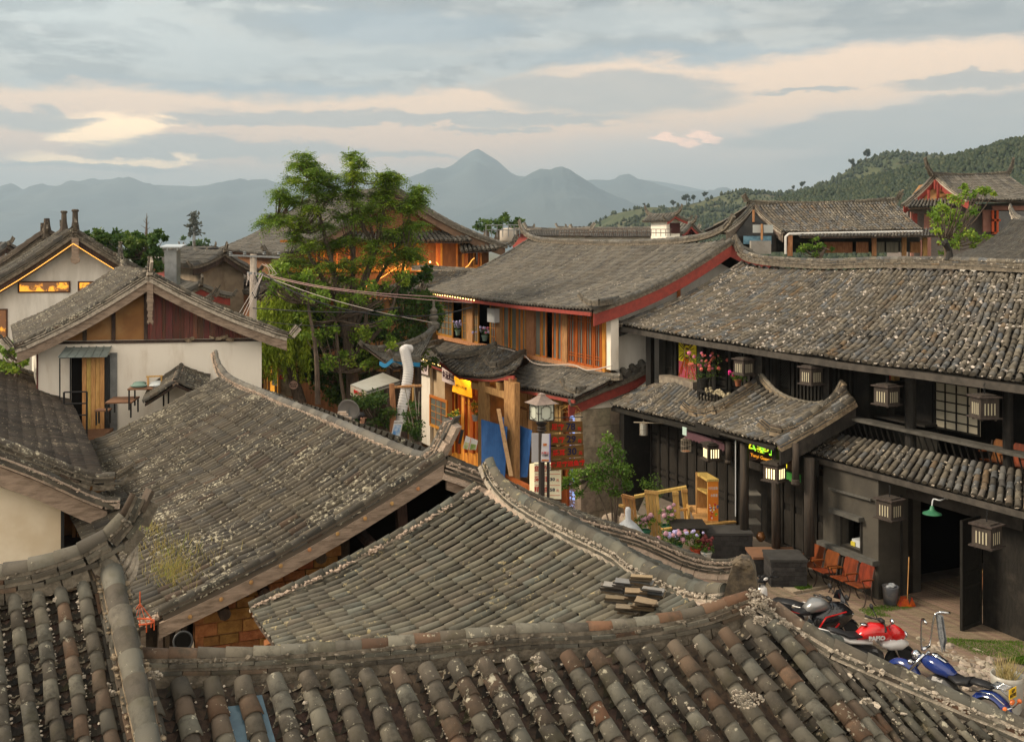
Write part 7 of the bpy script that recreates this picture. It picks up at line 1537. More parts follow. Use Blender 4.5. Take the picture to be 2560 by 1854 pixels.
def leaf(a,ang,wdt,lab=None):
    f=Fac(K.w(a,0,0).x,K.w(a,0,0).y,1,0);d=(K.n*math.sin(ang)+K.u*math.cos(ang));p0=K.w(a,0,.08);f=Fac(p0.x,p0.y,d.x,d.y);s=1 if f.u.dot(d)>0 else-1
    mb=MB();X0,X1=(0,wdt)if s>0 else(-wdt,0);frame(f,mb,X0,X1,.08,2.42,-.03,.03,.07);f.box(mb,X0+.05,X1-.05,-.01,.012,.12,2.4);
    for z in(.95,1.25):f.box(mb,X0+.06,X1-.06,-.028,.028,z,z+.05)
    return mb.build('door_leaf',WOODB,rK_)
leaf(1.0,1.25,.62);leaf(-1.15,1.75,.75);leaf(1.05,2.2,.3)
PDM=mat('panelled_black_wood',(0.034,0.029,0.024),(0.020,0.018,0.015),scale=5,stretch=(4,4,.6),bump=.3,rough=.5)
for i in range(9):
    mb=MB();a=K.a(1850,.2)+.1+i*.52;frame(K,mb,a,a+.5,.1,2.5,.2,.27,.05)
    for z in(.15,.8,1.0,1.9,2.1):K.box(mb,a+.09,a+.41,.2,.245,z,z+(.55 if z in(.15,)else .12 if z in(.8,1.9)else .8 if z==1.0 else .3))
    mb.build('door_panel',PDM,rK_)
for i in range(5):
    mb=MB();a=ka1+.15+i*.45;frame(K,mb,a,a+.43,.1,2.5,.2,.27,.05);K.box(mb,a+.08,a+.35,.2,.24,.2,1.1);K.box(mb,a+.08,a+.35,.2,.24,1.3,2.3);mb.build('door_panel',PDM,rK_)
BRK=mat('black_brick',(0.045,0.042,0.040),(0.03,0.028,0.027),scale=8,bump=.4,tintv=.3)
def plinth(label,px0,px1,pyt,z,dep,bricks=True,extra=0):
    b=plane_hit(px0,pyt,Vector((0,0,z)),Vector((0,0,1)));root=thing('brick_plinth',label,'plinth',(b.x,b.y,0),'black plinths under the posts');w=(px1-px0)/FPX*b.y
    mb=MB();mb.cbox((b.x+w/2,b.y+dep/2,z-.03),w+.04,dep+.04,.06,-.02);mb.build('cap',mat('black_slab',(0.055,0.053,0.05),(0.04,0.038,0.036),scale=4,bump=.2),root);mb=MB();nz=6;nx=max(3,int(w/.22))
    for r_i in range(nz):
        for c_i in range(-1,nx):
            x0=(c_i+(.5 if r_i%2 else 0))/nx*w;x1=x0+w/nx-.01;x0=max(0,x0);x1=min(w,x1)
            if x1>x0:mb.box((b.x+x0,b.y,(z-.07)*r_i/nz),(x1-x0,0,0),(0,dep,0),(0,0,(z-.07)/nz-.01))
    mb.box((b.x+.01,b.y+.01,0),(w-.02,0,0),(0,dep-.02,0),(0,0,z-.06));mb.build('brickwork',BRK,root);return root,b,w
plinth('black brick plinth carrying the round post beside the stacked planks',1770,1882,1332,.85,.75)
plinth('lower black plinth left of the wooden theatre seats',1928,2018,1398,.72,.8)
b_=plane_hit(1885,1392,V(0,0,.55),V(0,0,1));mb=MB();mb.box((b_.x,b_.y,0),(1.1,0,0),(0,.8,0),(0,0,.5));mb.box((b_.x-.03,b_.y-.03,.5),(1.2,0,0),(0,.85,0),(0,0,.06),1);tag(mb.build('low_brick_wall',[BRK,MATS['reddish_deck_wood']]),'low black brick ledge with a wooden top behind the jar','ledge')
POSTM=mat('dark_round_post',(0.065,0.050,0.038),(0.035,0.03,0.026),scale=3,stretch=(4,4,.4),bump=.4)
for i,(px,pyb,pyt,w,lb,zz)in enumerate([(1861,1322,1105,22,'post',.85),(1940,1368,1200,22,'post',.57),(2023,1388,1150,25,'post',.72)]):
    b=plane_hit(px,pyb,Vector((0,0,zz)),Vector((0,0,1)));mb=MB();mb.tube([b,(b.x,b.y,3.1)],w/FPX*b.y/2,14);mb.build('post',POSTM,rK_,True)
b=K.pt(1989,1200,1.9);mb=MB();mb.tube([b+V(0,0,.9),b+V(0,0,.0)],.09,10);mb.lathe(b+V(0,0,-.08),[(.04,-.06),(.10,-.02),(.12,.02),(.09,.06),(.11,.09),(.08,.12)],10);b2=K.pt(1822,1150,1.6);mb.tube([b2+V(0,0,.5),b2],.09,10);mb.lathe(b2-V(0,0,.05),[(.04,-.06),(.11,0),(.09,.06)],10);mb.build('hanging_posts',POSTM,rK_,True)
ns=thing('neon_shop_sign','dark shop board with green-yellow neon characters under the door canopy','sign',tuple(K.pt(1920,1130,1.5)))
mb=MB();K.pbox(mb,1868,1978,1092,1160,1.45,1.5,ref=1.45);qz1=K.z(1868,1102,1.5);mb=MB();na1=K.a(1868,1.5);na0=K.a(1980,1.5);K.box(mb,na0,na1,1.44,1.5,2.62,3.22);mb.build('board',mat('very_dark_red_board',(0.03,0.014,0.008),None,bump=.1),ns)
NEON=mat('green_neon',(0.20,0.85,0.05),(0.75,0.60,0.02),scale=5,bump=0,emit=.7);AMB=mat('amber_neon',(0.75,0.28,0.02),None,bump=0,emit=.5)
lettering('lettering','云驿小院',.34,K.w((na0+na1)/2+.08,1.51,3.0),-K.u,(0,0,1),NEON,ns,.006,.006,stretch=1.2);lettering('lettering','Yunyi Guest House',.12,K.w((na0+na1)/2+.12,1.51,2.74),-K.u,(0,0,1),AMB,ns,.003,.001,stretch=1.3);lettering('lettering','有空房',.13,K.w(na0+.42,1.51,2.70),-K.u,(0,0,1),NEON,ns,.005,.004,stretch=1.3)
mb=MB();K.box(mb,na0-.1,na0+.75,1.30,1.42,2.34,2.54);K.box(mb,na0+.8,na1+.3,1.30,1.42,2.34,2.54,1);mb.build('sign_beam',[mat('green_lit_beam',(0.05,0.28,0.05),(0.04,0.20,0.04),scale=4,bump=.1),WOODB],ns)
pa=thing('fabric_awning','short purple-brown scalloped awning under the left lower eave','awning',tuple(K.pt(1760,1085,1.1)));q=[K.pt(1706,1066,.9),K.pt(1800,1100,.9),K.pt(1812,1110,1.5),K.pt(1712,1078,1.5)]
mb=MB();mb.prism([q[0],q[1],q[2],q[3]],(0,0,-.01));n_=12
for i in range(n_):A=q[3].lerp(q[2],i/n_);B=q[3].lerp(q[2],(i+1)/n_);M_=A.lerp(B,.5);mb.prism([A,B,B-V(0,0,.16),M_-V(0,0,.21),A-V(0,0,.16)],tuple(K.n*.01))
mb.build('fabric',mat('purple_brown_cloth',(0.11,0.055,0.065),(0.085,0.04,0.05),scale=3),pa);mb=MB();K.pbox(mb,1706,1716,1066,1086,1.5,1.52);mb.build('edge_label',mat('pale_cyan_cloth',(0.42,0.55,0.50),None),pa)
for i,(px,py,r_,o,lb)in enumerate([(1609,1073,.125,1.2,'pale round bird cage lantern on a stick at the dark left corner'),(1715,1113,.15,1.2,'empty wire bird cage hanging near the purple awning')]):
    c_=K.pt(px,py,o);root=thing('bird_cage',lb,'bird cage',tuple(c_));mb=MB();H_=.34
    for k_ in range(14):a=k_*2*math.pi/14;mb.tube([c_+V(r_*math.cos(a),r_*math.sin(a),-H_/2),c_+V(r_*math.cos(a),r_*math.sin(a),H_/2),c_+V(0,0,H_/2+.1)],.005,4)
    for z in(-H_/2,0,H_/2):mb.tube([c_+V(r_*math.cos(a),r_*math.sin(a),z)for a in[j*math.pi/8 for j in range(17)]],.007,4,0,False)
    mb.tube([c_+V(0,0,H_/2+.1),c_+V(0,0,H_/2+.25)],.006,4);mb.build('bars',mat('cane',(0.30,0.26,0.20),None),root)
    if i==0:mb=MB();mb.lathe(c_+V(0,0,-H_/2),[(.09,0),(.10,.05),(.10,.3),(.09,.34)],12);mb.build('paper_core',mat('pale_paper_core',(0.45,0.46,0.42),None),root)
    else:mb=MB();mb.cbox(c_-V(0,0,H_/2),.2,.2,.02);mb.build('tray',WOODT,root)
mb=MB();mb.tube([K.pt(1585,1055,1.2),K.pt(1670,1058,1.2)],.018,6);tag(mb.build('bamboo_stick',MATS['cane']),'thin stick under the eave from which the pale cage hangs','stick')
mb=MB();mb.tube([K.pt(1839,1100,1.9),K.pt(1839,1290,1.9)],.014,6);tag(mb.build('white_pipe',MATS['white_enamel']),'thin white pipe running down beside the round post','pipe')
fr=blooms('coral and pink flowers overflowing the balcony trough by the mural',K.pt(1760,968,.45),(.5,.3),34,60,[FCO,FPK,FCO],name='flower_trough',pr=.16,h=.65,fr=.045,potm=WOODB)
mb=MB();r_g=np.random.default_rng(5)
for i in range(40):mb.ball(K.w(K.a(1765+i*1.9,.45),.45+r_g.normal(0,.05),K.z(1765+i*1.9,975+i*.5,.45)+r_g.normal(0,.04)),r_g.uniform(.03,.065),m=0,seg=7,rings=5,jit=.4)
tag(mb.build('dried_gourds',mat('pale_gourd',(0.42,0.36,0.24),(0.30,0.26,0.17),scale=9)),'row of pale dried gourds heaped along the balcony rail','gourds',kind='stuff')
rb=thing('balcony_railing','short black slatted balcony front under the coral flowers','railing',tuple(K.pt(1790,1000,.4)));mb=MB();a1=K.a(1744,.4);a0=K.a(1850,.4);zt=K.z(1744,972,.4);K.box(mb,a0,a1,.36,.44,zt-.06,zt);K.box(mb,a0,a1,.36,.44,zt-.52,zt-.46);mb.build('rails',WOODB,rb)
for i in range(13):mb=MB();a=a0+(a1-a0)*(i+.5)/13;K.box(mb,a-.015,a+.015,.38,.42,zt-.46,zt-.06);mb.build('baluster',WOODB,rb)
blooms('magenta flowers beside the post at the canopy ridge',K.pt(1845,965,.5),(.25,.2),5,16,[FMG],pr=.1,h=.3,fr=.04)
mb=MB();K.box(mb,K.a(1740,.0),K.a(1655,.0),-.35,.12,3.75,4.0);mb.build('rough_ledge',mat('crumbling_ledge',(0.30,0.26,0.20),(0.18,0.15,0.12),scale=5,bump=1.0),rK_)
gl=thing('wall_lamp','green enamel dish lamp on a pale gooseneck arm above the wide doorway','lamp',tuple(K.pt(2330,1280,1.0)));c_=K.pt(2330,1282,1.1);mb=MB();mb.lathe(c_,[(.20,-.02),(.19,.0),(.10,.04),(.05,.08),(.04,.13),(.02,.16)],18);mb.build('shade',mat('green_enamel',(0.03,0.13,0.07),(0.05,0.18,0.09),scale=3,bump=0,rough=.35),gl,True)
mb=MB();mb.tube(spline([c_+V(0,0,.16),c_+V(.03,0,.3),K.pt(2350,1250,1.0),K.pt(2366,1243,.8)],10),.014,6);mb.ball(K.pt(2367,1243,.78),.04);mb.build('gooseneck',MATS['white_enamel'],gl)
# ------------------------------------------------------------------ terrace in front of the black house
def sheet(name,pxs,z,m,h=.0,kind='structure',label=None,cat=None):
    pts=[plane_hit(x,y,V(0,0,z),V(0,0,1))for x,y in pxs]if not isinstance(pxs[0],Vector)else pxs
    mb=MB();mb.prism([p for p in pts],(0,0,-max(h,.02)));o=mb.build(name,m)
    o['kind']=kind
    if label:o['label']=label;o['category']=cat
    return o
SLAB=mat('pale_paving_slabs',(0.36,0.29,0.21),(0.27,0.215,0.155),scale=2.5,bump=.5,bscale=7)
sheet('terrace',[V(2.9,8,0),V(2.9,24,0),V(3.4,29,0),V(4.6,33.9,0),V(8,36,0),V(30,36,0),V(30,5,0),V(9.5,5,0)],0,mat('courtyard_ground',(0.20,0.165,0.13),(0.14,0.115,0.09),scale=2,bump=.5),1.5)
DECK=mat('weathered_deck_planks',(0.25,0.185,0.13),(0.16,0.12,0.085),scale=5,stretch=(.5,6,1),bump=.3,tintv=.22)
def deck(x0,x1,y0,y1,z,yaw,n):
    f=Fac(x0,y0,math.cos(yaw),math.sin(yaw));return f
mb=MB();rr_=random.Random(8);o=-3.9
while o<4.3:
    K.box(mb,-2.7 if o>0 else-2.45,(2.1-.1*max(0,o))if o>0 else 1.35,o,o+.105,.0,.075+rr_.uniform(-.003,.003));o+=.118
structure(mb.build('deck',DECK))
mb=MB();o=2.4
while o<4.6:K.box(mb,1.9,7.0,o,o+.105,.0,.06+rr_.uniform(-.003,.003));o+=.118
structure(mb.build('deck',DECK))
mb=MB();rr_=random.Random(3);a=2.15
while a<5.3:
    o=.95
    while o<2.3:w=rr_.uniform(.3,.5);K.box(mb,a,a+.42,o,min(2.35,o+w)-.015,0,.05+rr_.uniform(0,.012));o+=w
    a+=.435
structure(mb.build('paving',SLAB))
def grass(label,pxs,n,h=.07,z=.02,seed=1,lm=None,jit=.1):
    r=np.random.default_rng(seed);pts=np.array([tuple(plane_hit(x,y,V(0,0,z),V(0,0,1)))for x,y in pxs]);c_=[]
    tri=[(pts[0],pts[i],pts[i+1])for i in range(1,len(pts)-1)]
    ar=np.array([np.linalg.norm(np.cross(b-a,c__-a))for a,b,c__ in tri]);k_=r.choice(len(tri),n,p=ar/ar.sum());u=r.random((n,2));fl=u.sum(1)>1;u[fl]=1-u[fl]
    T_=np.array(tri);p=T_[k_,0]+(T_[k_,1]-T_[k_,0])*u[:,:1]+(T_[k_,2]-T_[k_,0])*u[:,1:];p[:,:2]+=r.normal(0,jit*.3,(n,2))
    up=unit(np.c_[r.normal(0,.45,(n,2)),np.ones(n)])*(h*r.uniform(.5,1.3,(n,1)));w=unit(r.normal(0,1,(n,3)))*.008;w[:,2]=0
    v=np.stack([p-w,p+w,p+w*.5+up,p-w*.5+up],1)
    ob=np_mesh('grass',v.reshape(-1,3),np.arange(n*4).reshape(-1,4),np.zeros(n),r.random((n,3)),[lm or LEAFG]);ob['kind']='stuff';ob['label']=label;ob['category']='grass'
LEAFG=leafmat('bright_turf',(0.06,0.14,0.01),(0.10,0.21,0.015),(0.17,0.27,0.03),(0.06,0.12,0.01))
grass('small bright green turf patch left of the theatre seats',[(1960,1452),(1990,1450),(2028,1472),(1998,1477)],5000,seed=1)
grass('bright turf wedge between the pale paving and the deck',[(2148,1530),(2190,1520),(2280,1515),(2275,1527),(2200,1534),(2230,1547),(2170,1545)],8000,seed=2)
grass('long bright turf strip in front of the wide doorway',[(2352,1604),(2380,1600),(2480,1612),(2560,1610),(2560,1660),(2500,1650),(2440,1640)],15000,seed=3)
def rocks(name,label,pts,n,s,m,seed=1,spread=.2,kind='stuff'):
    r=np.random.default_rng(seed);mb=MB()
    for i in range(n):
        a,b,z=pts[r.integers(0,len(pts))];p=plane_hit(a+r.normal(0,spread*100),b+r.normal(0,spread*40),V(0,0,z),V(0,0,1));q=s*r.uniform(.4,1.5)
        mb.ball(p+V(0,0,q*.3),q,q*r.uniform(.6,1),q*r.uniform(.4,.8),0,7,5,None,Matrix.Rotation(r.uniform(0,3),3,'Z'),.6)
    ob=mb.build(name,m);tag(ob,label,'rocks',kind=kind);return ob
RK=mat('rubble_stone',(0.36,0.31,0.25),(0.24,0.20,0.16),scale=6,bump=.6,tintv=.3)
rocks('rubble','pale rubble bank between the blue cruiser and the turf strip',[(2380,1640,0),(2420,1665,0),(2460,1690,0),(2400,1700,0),(2350,1625,0),(2500,1700,0)],330,.085,RK,2,.28)
rocks('rubble','small stones lining the turf behind the black sport motorcycle',[(2150,1545,0),(2175,1552,0),(1960,1462,0),(1948,1466,0)],60,.06,RK,3,.1)
rocks('boulders','rough boulders under the shrub at the edge of the terrace',[(1545,1325,-.6),(1520,1335,-.9),(1570,1320,-.2),(1500,1345,-1.3)],26,.34,STONE,4,.18)
# ------------------------------------------------------------------ motorcycles
def mm(n,c,r=.3,metal=0,coat=.5,c2=None,em=0):return mat(n,c,c2,rough=r,metal=metal,bump=0,coat=coat,spec=.5,emit=em,scale=20)
RUB=mat('tyre_rubber',(0.018,0.018,0.018),None,bump=.1,rough=.8);CHR=mm('chrome',(.62,.63,.65),.12,1,0);BLK=mm('gloss_black',(.012,.012,.014),.22);MBK=mat('matt_black_plastic',(.02,.02,.021),None,bump=0,rough=.5);SIL=mm('silver_grey_paint',(.26,.26,.26),.3,.5);REDG=mm('gloss_red',(.55,.012,.012),.2);WHG=mm('gloss_white',(.62,.60,.58),.25);BLU=mm('deep_blue_paint',(.012,.03,.16),.18);SEAT=mat('black_seat_vinyl',(.022,.022,.024),None,bump=.1,rough=.42);ENG=mm('engine_alloy',(.10,.10,.10),.4,.7,0);AMBL=mm('amber_lens',(.7,.15,.02),.2)
def loft(mb,secs,m=0,seg=12,p=2.4):
    """skin through superellipse sections: (x, yhalf, zlow, zhigh)"""
    vs=[]
    for x,w,z0,z1 in secs:
        for k in range(seg):
            a=2*math.pi*k/seg;c_,s_=math.cos(a),math.sin(a);vs.append((x,w*math.copysign(abs(c_)**(2/p),c_),(z0+z1)/2+(z1-z0)/2*math.copysign(abs(s_)**(2/p),s_)))
    n=len(secs);mb.add(vs,[(i*seg+k,i*seg+(k+1)%seg,(i+1)*seg+(k+1)%seg,(i+1)*seg+k)for i in range(n-1)for k in range(seg)]+[tuple(range(seg))[::-1],tuple((n-1)*seg+k for k in range(seg))],m)
def wheel(root,x,r,w,rim,spokes=5,name='wheel'):
    mb=MB();mb.lathe((x,0,r),[(r-.07,-w/2),(r-.02,-w/2),(r,-w/4),(r,w/4),(r-.02,w/2),(r-.07,w/2),(r-.08,0)],28,0,(0,1,0));t=mb.build('wheel',RUB,root,True)
    mb=MB();mb.lathe((x,0,r),[(r-.09,-w*.35),(r-.06,-w*.4),(r-.06,w*.4),(r-.09,w*.35)],28,0,(0,1,0));mb.tube([(x,-w*.6,r),(x,w*.6,r)],.05,10)
    for i in range(spokes):a=2*math.pi*i/spokes;mb.beam((x,0,r),(x+(r-.07)*math.cos(a),0,r+(r-.07)*math.sin(a)),.022,.03,0,(0,1,0))
    mb.lathe((x,w*.55,r),[(.06,-.003),(.13,-.003),(.13,.003),(.06,.003)],20,0,(0,1,0));mb.build('rim',rim,t)
def bike(label,loc,yaw,kind,sc=1.0,group='motorcycles parked on the terrace'):
    root=thing('motorcycle' if kind!='scooter' else 'scooter',label,'motorcycle',(0,0,0),group);B=lambda n,m,mb,s=True,p=None:mb.build(n,m,p or root,s)
    wb={'sport':1.38,'naked':1.36,'cruiser':1.62,'scooter':1.25}[kind];R=.29 if kind!='scooter' else .22;rimm={'sport':MBK,'naked':MBK,'cruiser':CHR,'scooter':MBK}[kind]
    wheel(root,wb/2,R+(.03 if kind=='cruiser' else 0),.11,rimm,5 if kind!='cruiser' else 14);wheel(root,-wb/2,R,.16,rimm,5 if kind!='cruiser' else 14)
    fx,rx=wb/2,-wb/2;hb={'sport':(.36,.95),'naked':(.33,1.0),'cruiser':(.34,1.30),'scooter':(.34,1.02)}[kind]
    mb=MB()
    for s in(-.09,.09):mb.tube([(fx,s,R),(hb[0]+.02,s,min(hb[1],.98)-.06)],.024,8)
    B('fork',CHR if kind!='scooter' else MBK,mb)
    mb=MB();loft(mb,[(-.18,.12,.28,.5),(0,.16,.24,.62),(.2,.15,.25,.6),(.34,.08,.32,.5)]);
    for i in range(6):mb.lathe((.06,0,.46+i*.026),[(.10,0),(.125,.005),(.10,.012)],12)
    mb.beam((rx,.05,R),(-.1,.08,.42),.04,.06);mb.beam((rx,-.05,R),(-.1,-.08,.42),.04,.06);B('engine',ENG,mb,False)
    mb=MB();mb.tube([(.18,-.14,.35),(0,-.17,.24),(-.35,-.18,.25),(rx-.05,-.19,.32)],[.03,.03,.05,.055],10);B('exhaust',CHR if kind=='cruiser' else MBK,mb)
    mb=MB()
    if kind=='sport':
        loft(mb,[(.86,.03,.66,.72),(.78,.12,.58,.80),(.62,.19,.46,.92),(.42,.21,.36,.93),(.2,.19,.34,.82),(0,.15,.34,.74)]);B('fairing',BLK,mb)
        mb=MB();loft(mb,[(.34,.10,.80,.94),(.2,.16,.78,1.04),(.02,.16,.76,1.03),(-.14,.10,.74,.90)]);B('fuel_tank',SIL,mb)
        mb=MB();loft(mb,[(-.08,.13,.72,.84),(-.3,.14,.74,.84),(-.42,.12,.76,.86)]);loft(mb,[(-.44,.11,.82,.92),(-.62,.10,.86,.97),(-.72,.08,.90,.98)]);B('seat',SEAT,mb)
        mb=MB();loft(mb,[(-.2,.13,.62,.74),(-.5,.10,.74,.86),(-.85,.04,.88,.93)]);B('tail',BLK,mb)
        mb=MB();vs=[(.80,0,.80),(.66,.13,.92),(.52,.14,.96),(.56,.10,1.12),(.60,0,1.17),(.56,-.10,1.12),(.52,-.14,.96),(.66,-.13,.92)];mb.add(vs,[(0,1,3,4),(0,4,5,7),(1,2,3),(7,5,6)]);B('windscreen',mm('smoked_screen',(.03,.03,.035),.08),mb,False)
        mb=MB()
        for s in(-1,1):
            for p,q in[((.62,.20,.80),(.2,.20,.72)),((.2,.20,.72),(.05,.185,.50)),((.05,.185,.50),(.3,.222,.44)),((.3,.222,.44),(.46,.222,.60))]:mb.beam((p[0],p[1]*s,p[2]),(q[0],q[1]*s,q[2]),.012,.035,0,(0,1,0))
            mb.beam((-.3,.125*s,.80),(-.75,.07*s,.93),.01,.015,0,(0,1,0))
        B('red_trim',REDG,mb,False)
        mb=MB();mb.ball((.80,.07,.70),.05,.03,.025);mb.ball((.80,-.07,.70),.05,.03,.025);B('headlight',CHR,mb)
        for s in(-1,1):mb=MB();mb.tube([(.62,.15*s,.95),(.56,.30*s,1.08)],.01,6);mb.ball((.55,.33*s,1.12),.03,.075,.05);B('mirror',MBK,mb)
    elif kind=='naked':
        loft(mb,[(.50,.12,.70,.88),(.36,.15,.70,1.0),(.14,.16,.74,1.02),(-.04,.13,.74,.94),(-.16,.09,.74,.84)]);B('fuel_tank',REDG,mb)
        mb=MB();loft(mb,[(.78,.04,.74,.82),(.70,.10,.68,.90),(.56,.13,.66,.98),(.46,.12,.72,.92)]);B('headlight_cowl',REDG,mb)
        mb=MB();loft(mb,[(.80,.10,.60,.68),(.66,.16,.52,.76),(.42,.19,.54,.74),(.28,.18,.62,.70)]);B('side_shroud',WHG,mb)
        mb=MB();loft(mb,[(.10,.135,.66,.74),(-.3,.12,.68,.78),(-.6,.09,.80,.90),(-.88,.04,.92,.98)]);B('tail',WHG,mb)
        mb=MB();loft(mb,[(-.08,.12,.78,.86),(-.3,.14,.78,.86),(-.45,.12,.84,.93),(-.66,.09,.90,.97)]);B('seat',SEAT,mb)
        mb=MB();loft(mb,[(.2,.17,.36,.56),(-.1,.18,.40,.62),(-.4,.13,.50,.66)]);B('side_cover',MBK,mb)
        mb=MB();mb.ball((.78,0,.78),.04,.07,.06);B('headlight',CHR,mb)
        for s in(-1,1):mb=MB();mb.tube([(.36,.2*s,1.0),(.34,.36*s,1.14)],.01,6);mb.ball((.33,.38*s,1.17),.03,.06,.05);B('mirror',MBK if s>0 else CHR,mb)
        lettering('lettering','PAPIO',.10,(.16,-.168,.80),(1,0,0),(0,-.1,1),WHG,root,.004,.006,stretch=1.1);mb=MB();mb.cbox((.0,-.0,1.0),.1,.1,.02);B('filler_cap',CHR,mb)
    elif kind=='cruiser':
        loft(mb,[(.46,.06,.74,.84),(.34,.13,.66,.90),(.14,.19,.62,.92),(-.06,.15,.62,.82),(-.18,.08,.64,.74)]);B('fuel_tank',BLU,mb)
        mb=MB();loft(mb,[(.34,.035,.90,.925),(.14,.07,.915,.945),(-.02,.05,.86,.89)],seg=8);mb.lathe((.2,0,.93),[(.06,0),(.065,.02),(.05,.03)],14);B('tank_console',CHR,mb)
        mb=MB();loft(mb,[(-.10,.12,.62,.74),(-.28,.18,.58,.68),(-.46,.17,.60,.76)]);loft(mb,[(-.5,.11,.66,.76),(-.68,.12,.68,.77),(-.84,.09,.68,.75)]);B('seat',SEAT,mb)
        for x,r_,w_,a0_,a1_,nm in[(fx,.38,.085,.25,2.6,'front_fender'),(rx,.36,.12,.1,2.9,'rear_fender')]:
            mb=MB();vs=[];n_=12
            for i in range(n_+1):
                a=a0_+(a1_-a0_)*i/n_
                for w in(-1,-.6,0,.6,1):rr=r_-(.09 if abs(w)==1 else .012 if w else 0);vs.append((x+rr*math.cos(a),w*w_,R+rr*math.sin(a)))
            mb.add(vs,[(i*5+k,i*5+k+1,(i+1)*5+k+1,(i+1)*5+k)for i in range(n_)for k in range(4)]);B(nm,BLU,mb)
        mb=MB();mb.ball((.56,0,.82),.09,.10,.09);
        for s in(-1,1):mb.ball((.56,.2*s,.74),.05,.055,.05);mb.tube([(.5,.08*s,.74),(.56,.2*s,.74)],.012,6)
        B('headlight',CHR,mb)
        mb=MB()
        for s in(-1,1):mb.tube(spline([(.38,.05*s,.98),(.38,.14*s,1.05),(.35,.20*s,1.45),(.30,.25*s,1.60),(.16,.38*s,1.60)],14),.016,8);mb.tube([(.27,.27*s,1.61),(.14,.40*s,1.61)],.022,8)
        mb.tube([(.38,-.12,1.0),(.38,.12,1.0)],.03,8);B('handlebar',CHR,mb)
        mb=MB()
        for i in range(6):mb.tube([(-.86,-.09+i*.036,.80),(-1.1,-.09+i*.036,.78)],.006,5)
        mb.tube([(-.85,-.11,.79),(-1.12,-.11,.78),(-1.12,.11,.78),(-.85,.11,.79)],.01,6)
        for s in(-1,1):mb.tube([(-.55,.14*s,.6),(-.9,.15*s,.66),(-1.1,.14*s,.55)],.012,6)
        mb.tube([(-1.17,-.26,.52),(-1.19,0,.50),(-1.17,.26,.52)],.014,6);B('luggage_rack',CHR,mb)
        mb=MB();mb.cbox((-1.16,-.03,.72),.012,.24,.17,0);pl=B('number_plate',mat('yellow_plate',(.65,.40,.02),None,bump=0),mb,False)
        lettering('lettering','云P',.07,(-1.170,-.03,.76),(0,-1,0),(0,0,1),INK,pl,.002,.001);lettering('lettering','M2702',.075,(-1.170,-.03,.69),(0,-1,0),(0,0,1),INK,pl,.002,.001)
        mb=MB();mb.ball((-1.17,0,.58),.03,.07,.05);mb.ball((-1.17,.25,.53),.04);mb.ball((-1.17,-.25,.53),.04);B('tail_lights',AMBL,mb)
        mb=MB();q=[(.20,-.27,1.56),(.30,-.27,1.58),(.26,-.30,1.15),(.20,-.31,.90),(.14,-.28,1.15)];mb.prism(q,(.01,-.02,0));mb.prism([(x+.03,y+.03,z)for x,y,z in q],(.0,-.015,0));B('hanging_cloth',mat('grey_checked_cloth',(.20,.21,.22),(.10,.11,.12),scale=25,bump=.2),mb,False)
    else:
        loft(mb,[(.46,.16,.34,.74),(.38,.18,.30,.92),(.26,.05,.28,.86)]);loft(mb,[(.3,.14,.22,.30),(-.1,.15,.22,.30),(-.3,.17,.26,.58),(-.75,.12,.42,.62)]);B('body',WHG,mb)
        mb=MB();loft(mb,[(.02,.12,.64,.72),(-.3,.16,.66,.76),(-.7,.13,.68,.77)]);B('seat',SEAT,mb)
        mb=MB();loft(mb,[(.44,.10,.92,1.02),(.36,.13,.94,1.06),(.28,.10,.96,1.04)]);B('head_cowl',MBK,mb);mb=MB();mb.ball((.27,0,1.045),.03,.075,.035);B('dial',WHG,mb)
        mb=MB();mb.tube([(-.55,-.18,.74),(-.95,-.18,.76),(-.95,.18,.76),(-.55,.18,.74),(-.55,-.18,.74)],.014,6);mb.tube([(-.95,-.2,.76),(-.98,-.2,1.0),(-.98,.2,1.0),(-.95,.2,.76)],.014,6);B('rack',WHG,mb)
        mb=MB();mb.cbox((-.95,0,.90),.05,.36,.16);B('backrest',SEAT,mb);mb=MB()
        for s in(-1,1):mb.tube([(.32,.12*s,1.0),(.26,.2*s,1.12)],.008,5);mb.ball((.25,.24*s,1.15),.02,.05,.035)
        B('mirror',MBK,mb)
    if kind!='cruiser':
        mb=MB();z=hb[1];mb.tube([(hb[0]-.1,-.36,z),(hb[0],-.12,z+.02),(hb[0],.12,z+.02),(hb[0]-.1,.36,z)],.013,8)
        for s in(-1,1):mb.tube([(hb[0]-.05,.26*s,z),(hb[0]-.12,.38*s,z)],.02,8);mb.tube([(hb[0]+.03,.2*s,z+.01),(hb[0]-.02,.36*s,z+.01)],.006,5)
        mb.cbox((hb[0],0,z+.05),.06,.14,.06);B('handlebar',MBK,mb)
        mb=MB();vs=[];x,r_=fx,R+.04
        for i in range(9):
            a=.5+1.9*i/8
            for w in(-1,0,1):vs.append((x+(r_-.04*abs(w))*math.cos(a),w*.07,R+(r_-.04*abs(w))*math.sin(a)))
        mb.add(vs,[(i*3+k,i*3+k+1,(i+1)*3+k+1,(i+1)*3+k)for i in range(8)for k in range(2)]);B('front_fender',{'sport':BLK,'naked':MBK,'scooter':WHG}[kind],mb)
    mb=MB();mb.beam((-.05,.1,.3),(-.12,.3,.01),.02,.02);B('side_stand',MBK,mb,False)
    root.location=loc;root.rotation_euler=(0,0,yaw);root.scale=(sc,)*3
def along(px,py,z,fwd,yaw):
    p=plane_hit(px,py,V(0,0,z),V(0,0,1));return(p.x-fwd*math.cos(yaw),p.y-fwd*math.sin(yaw),.01)
y1_=math.radians(10);bike('black and silver sport motorcycle with red trim and smoked screen',along(2040,1506,1.0,.1,y1_),y1_,'sport',1.06)
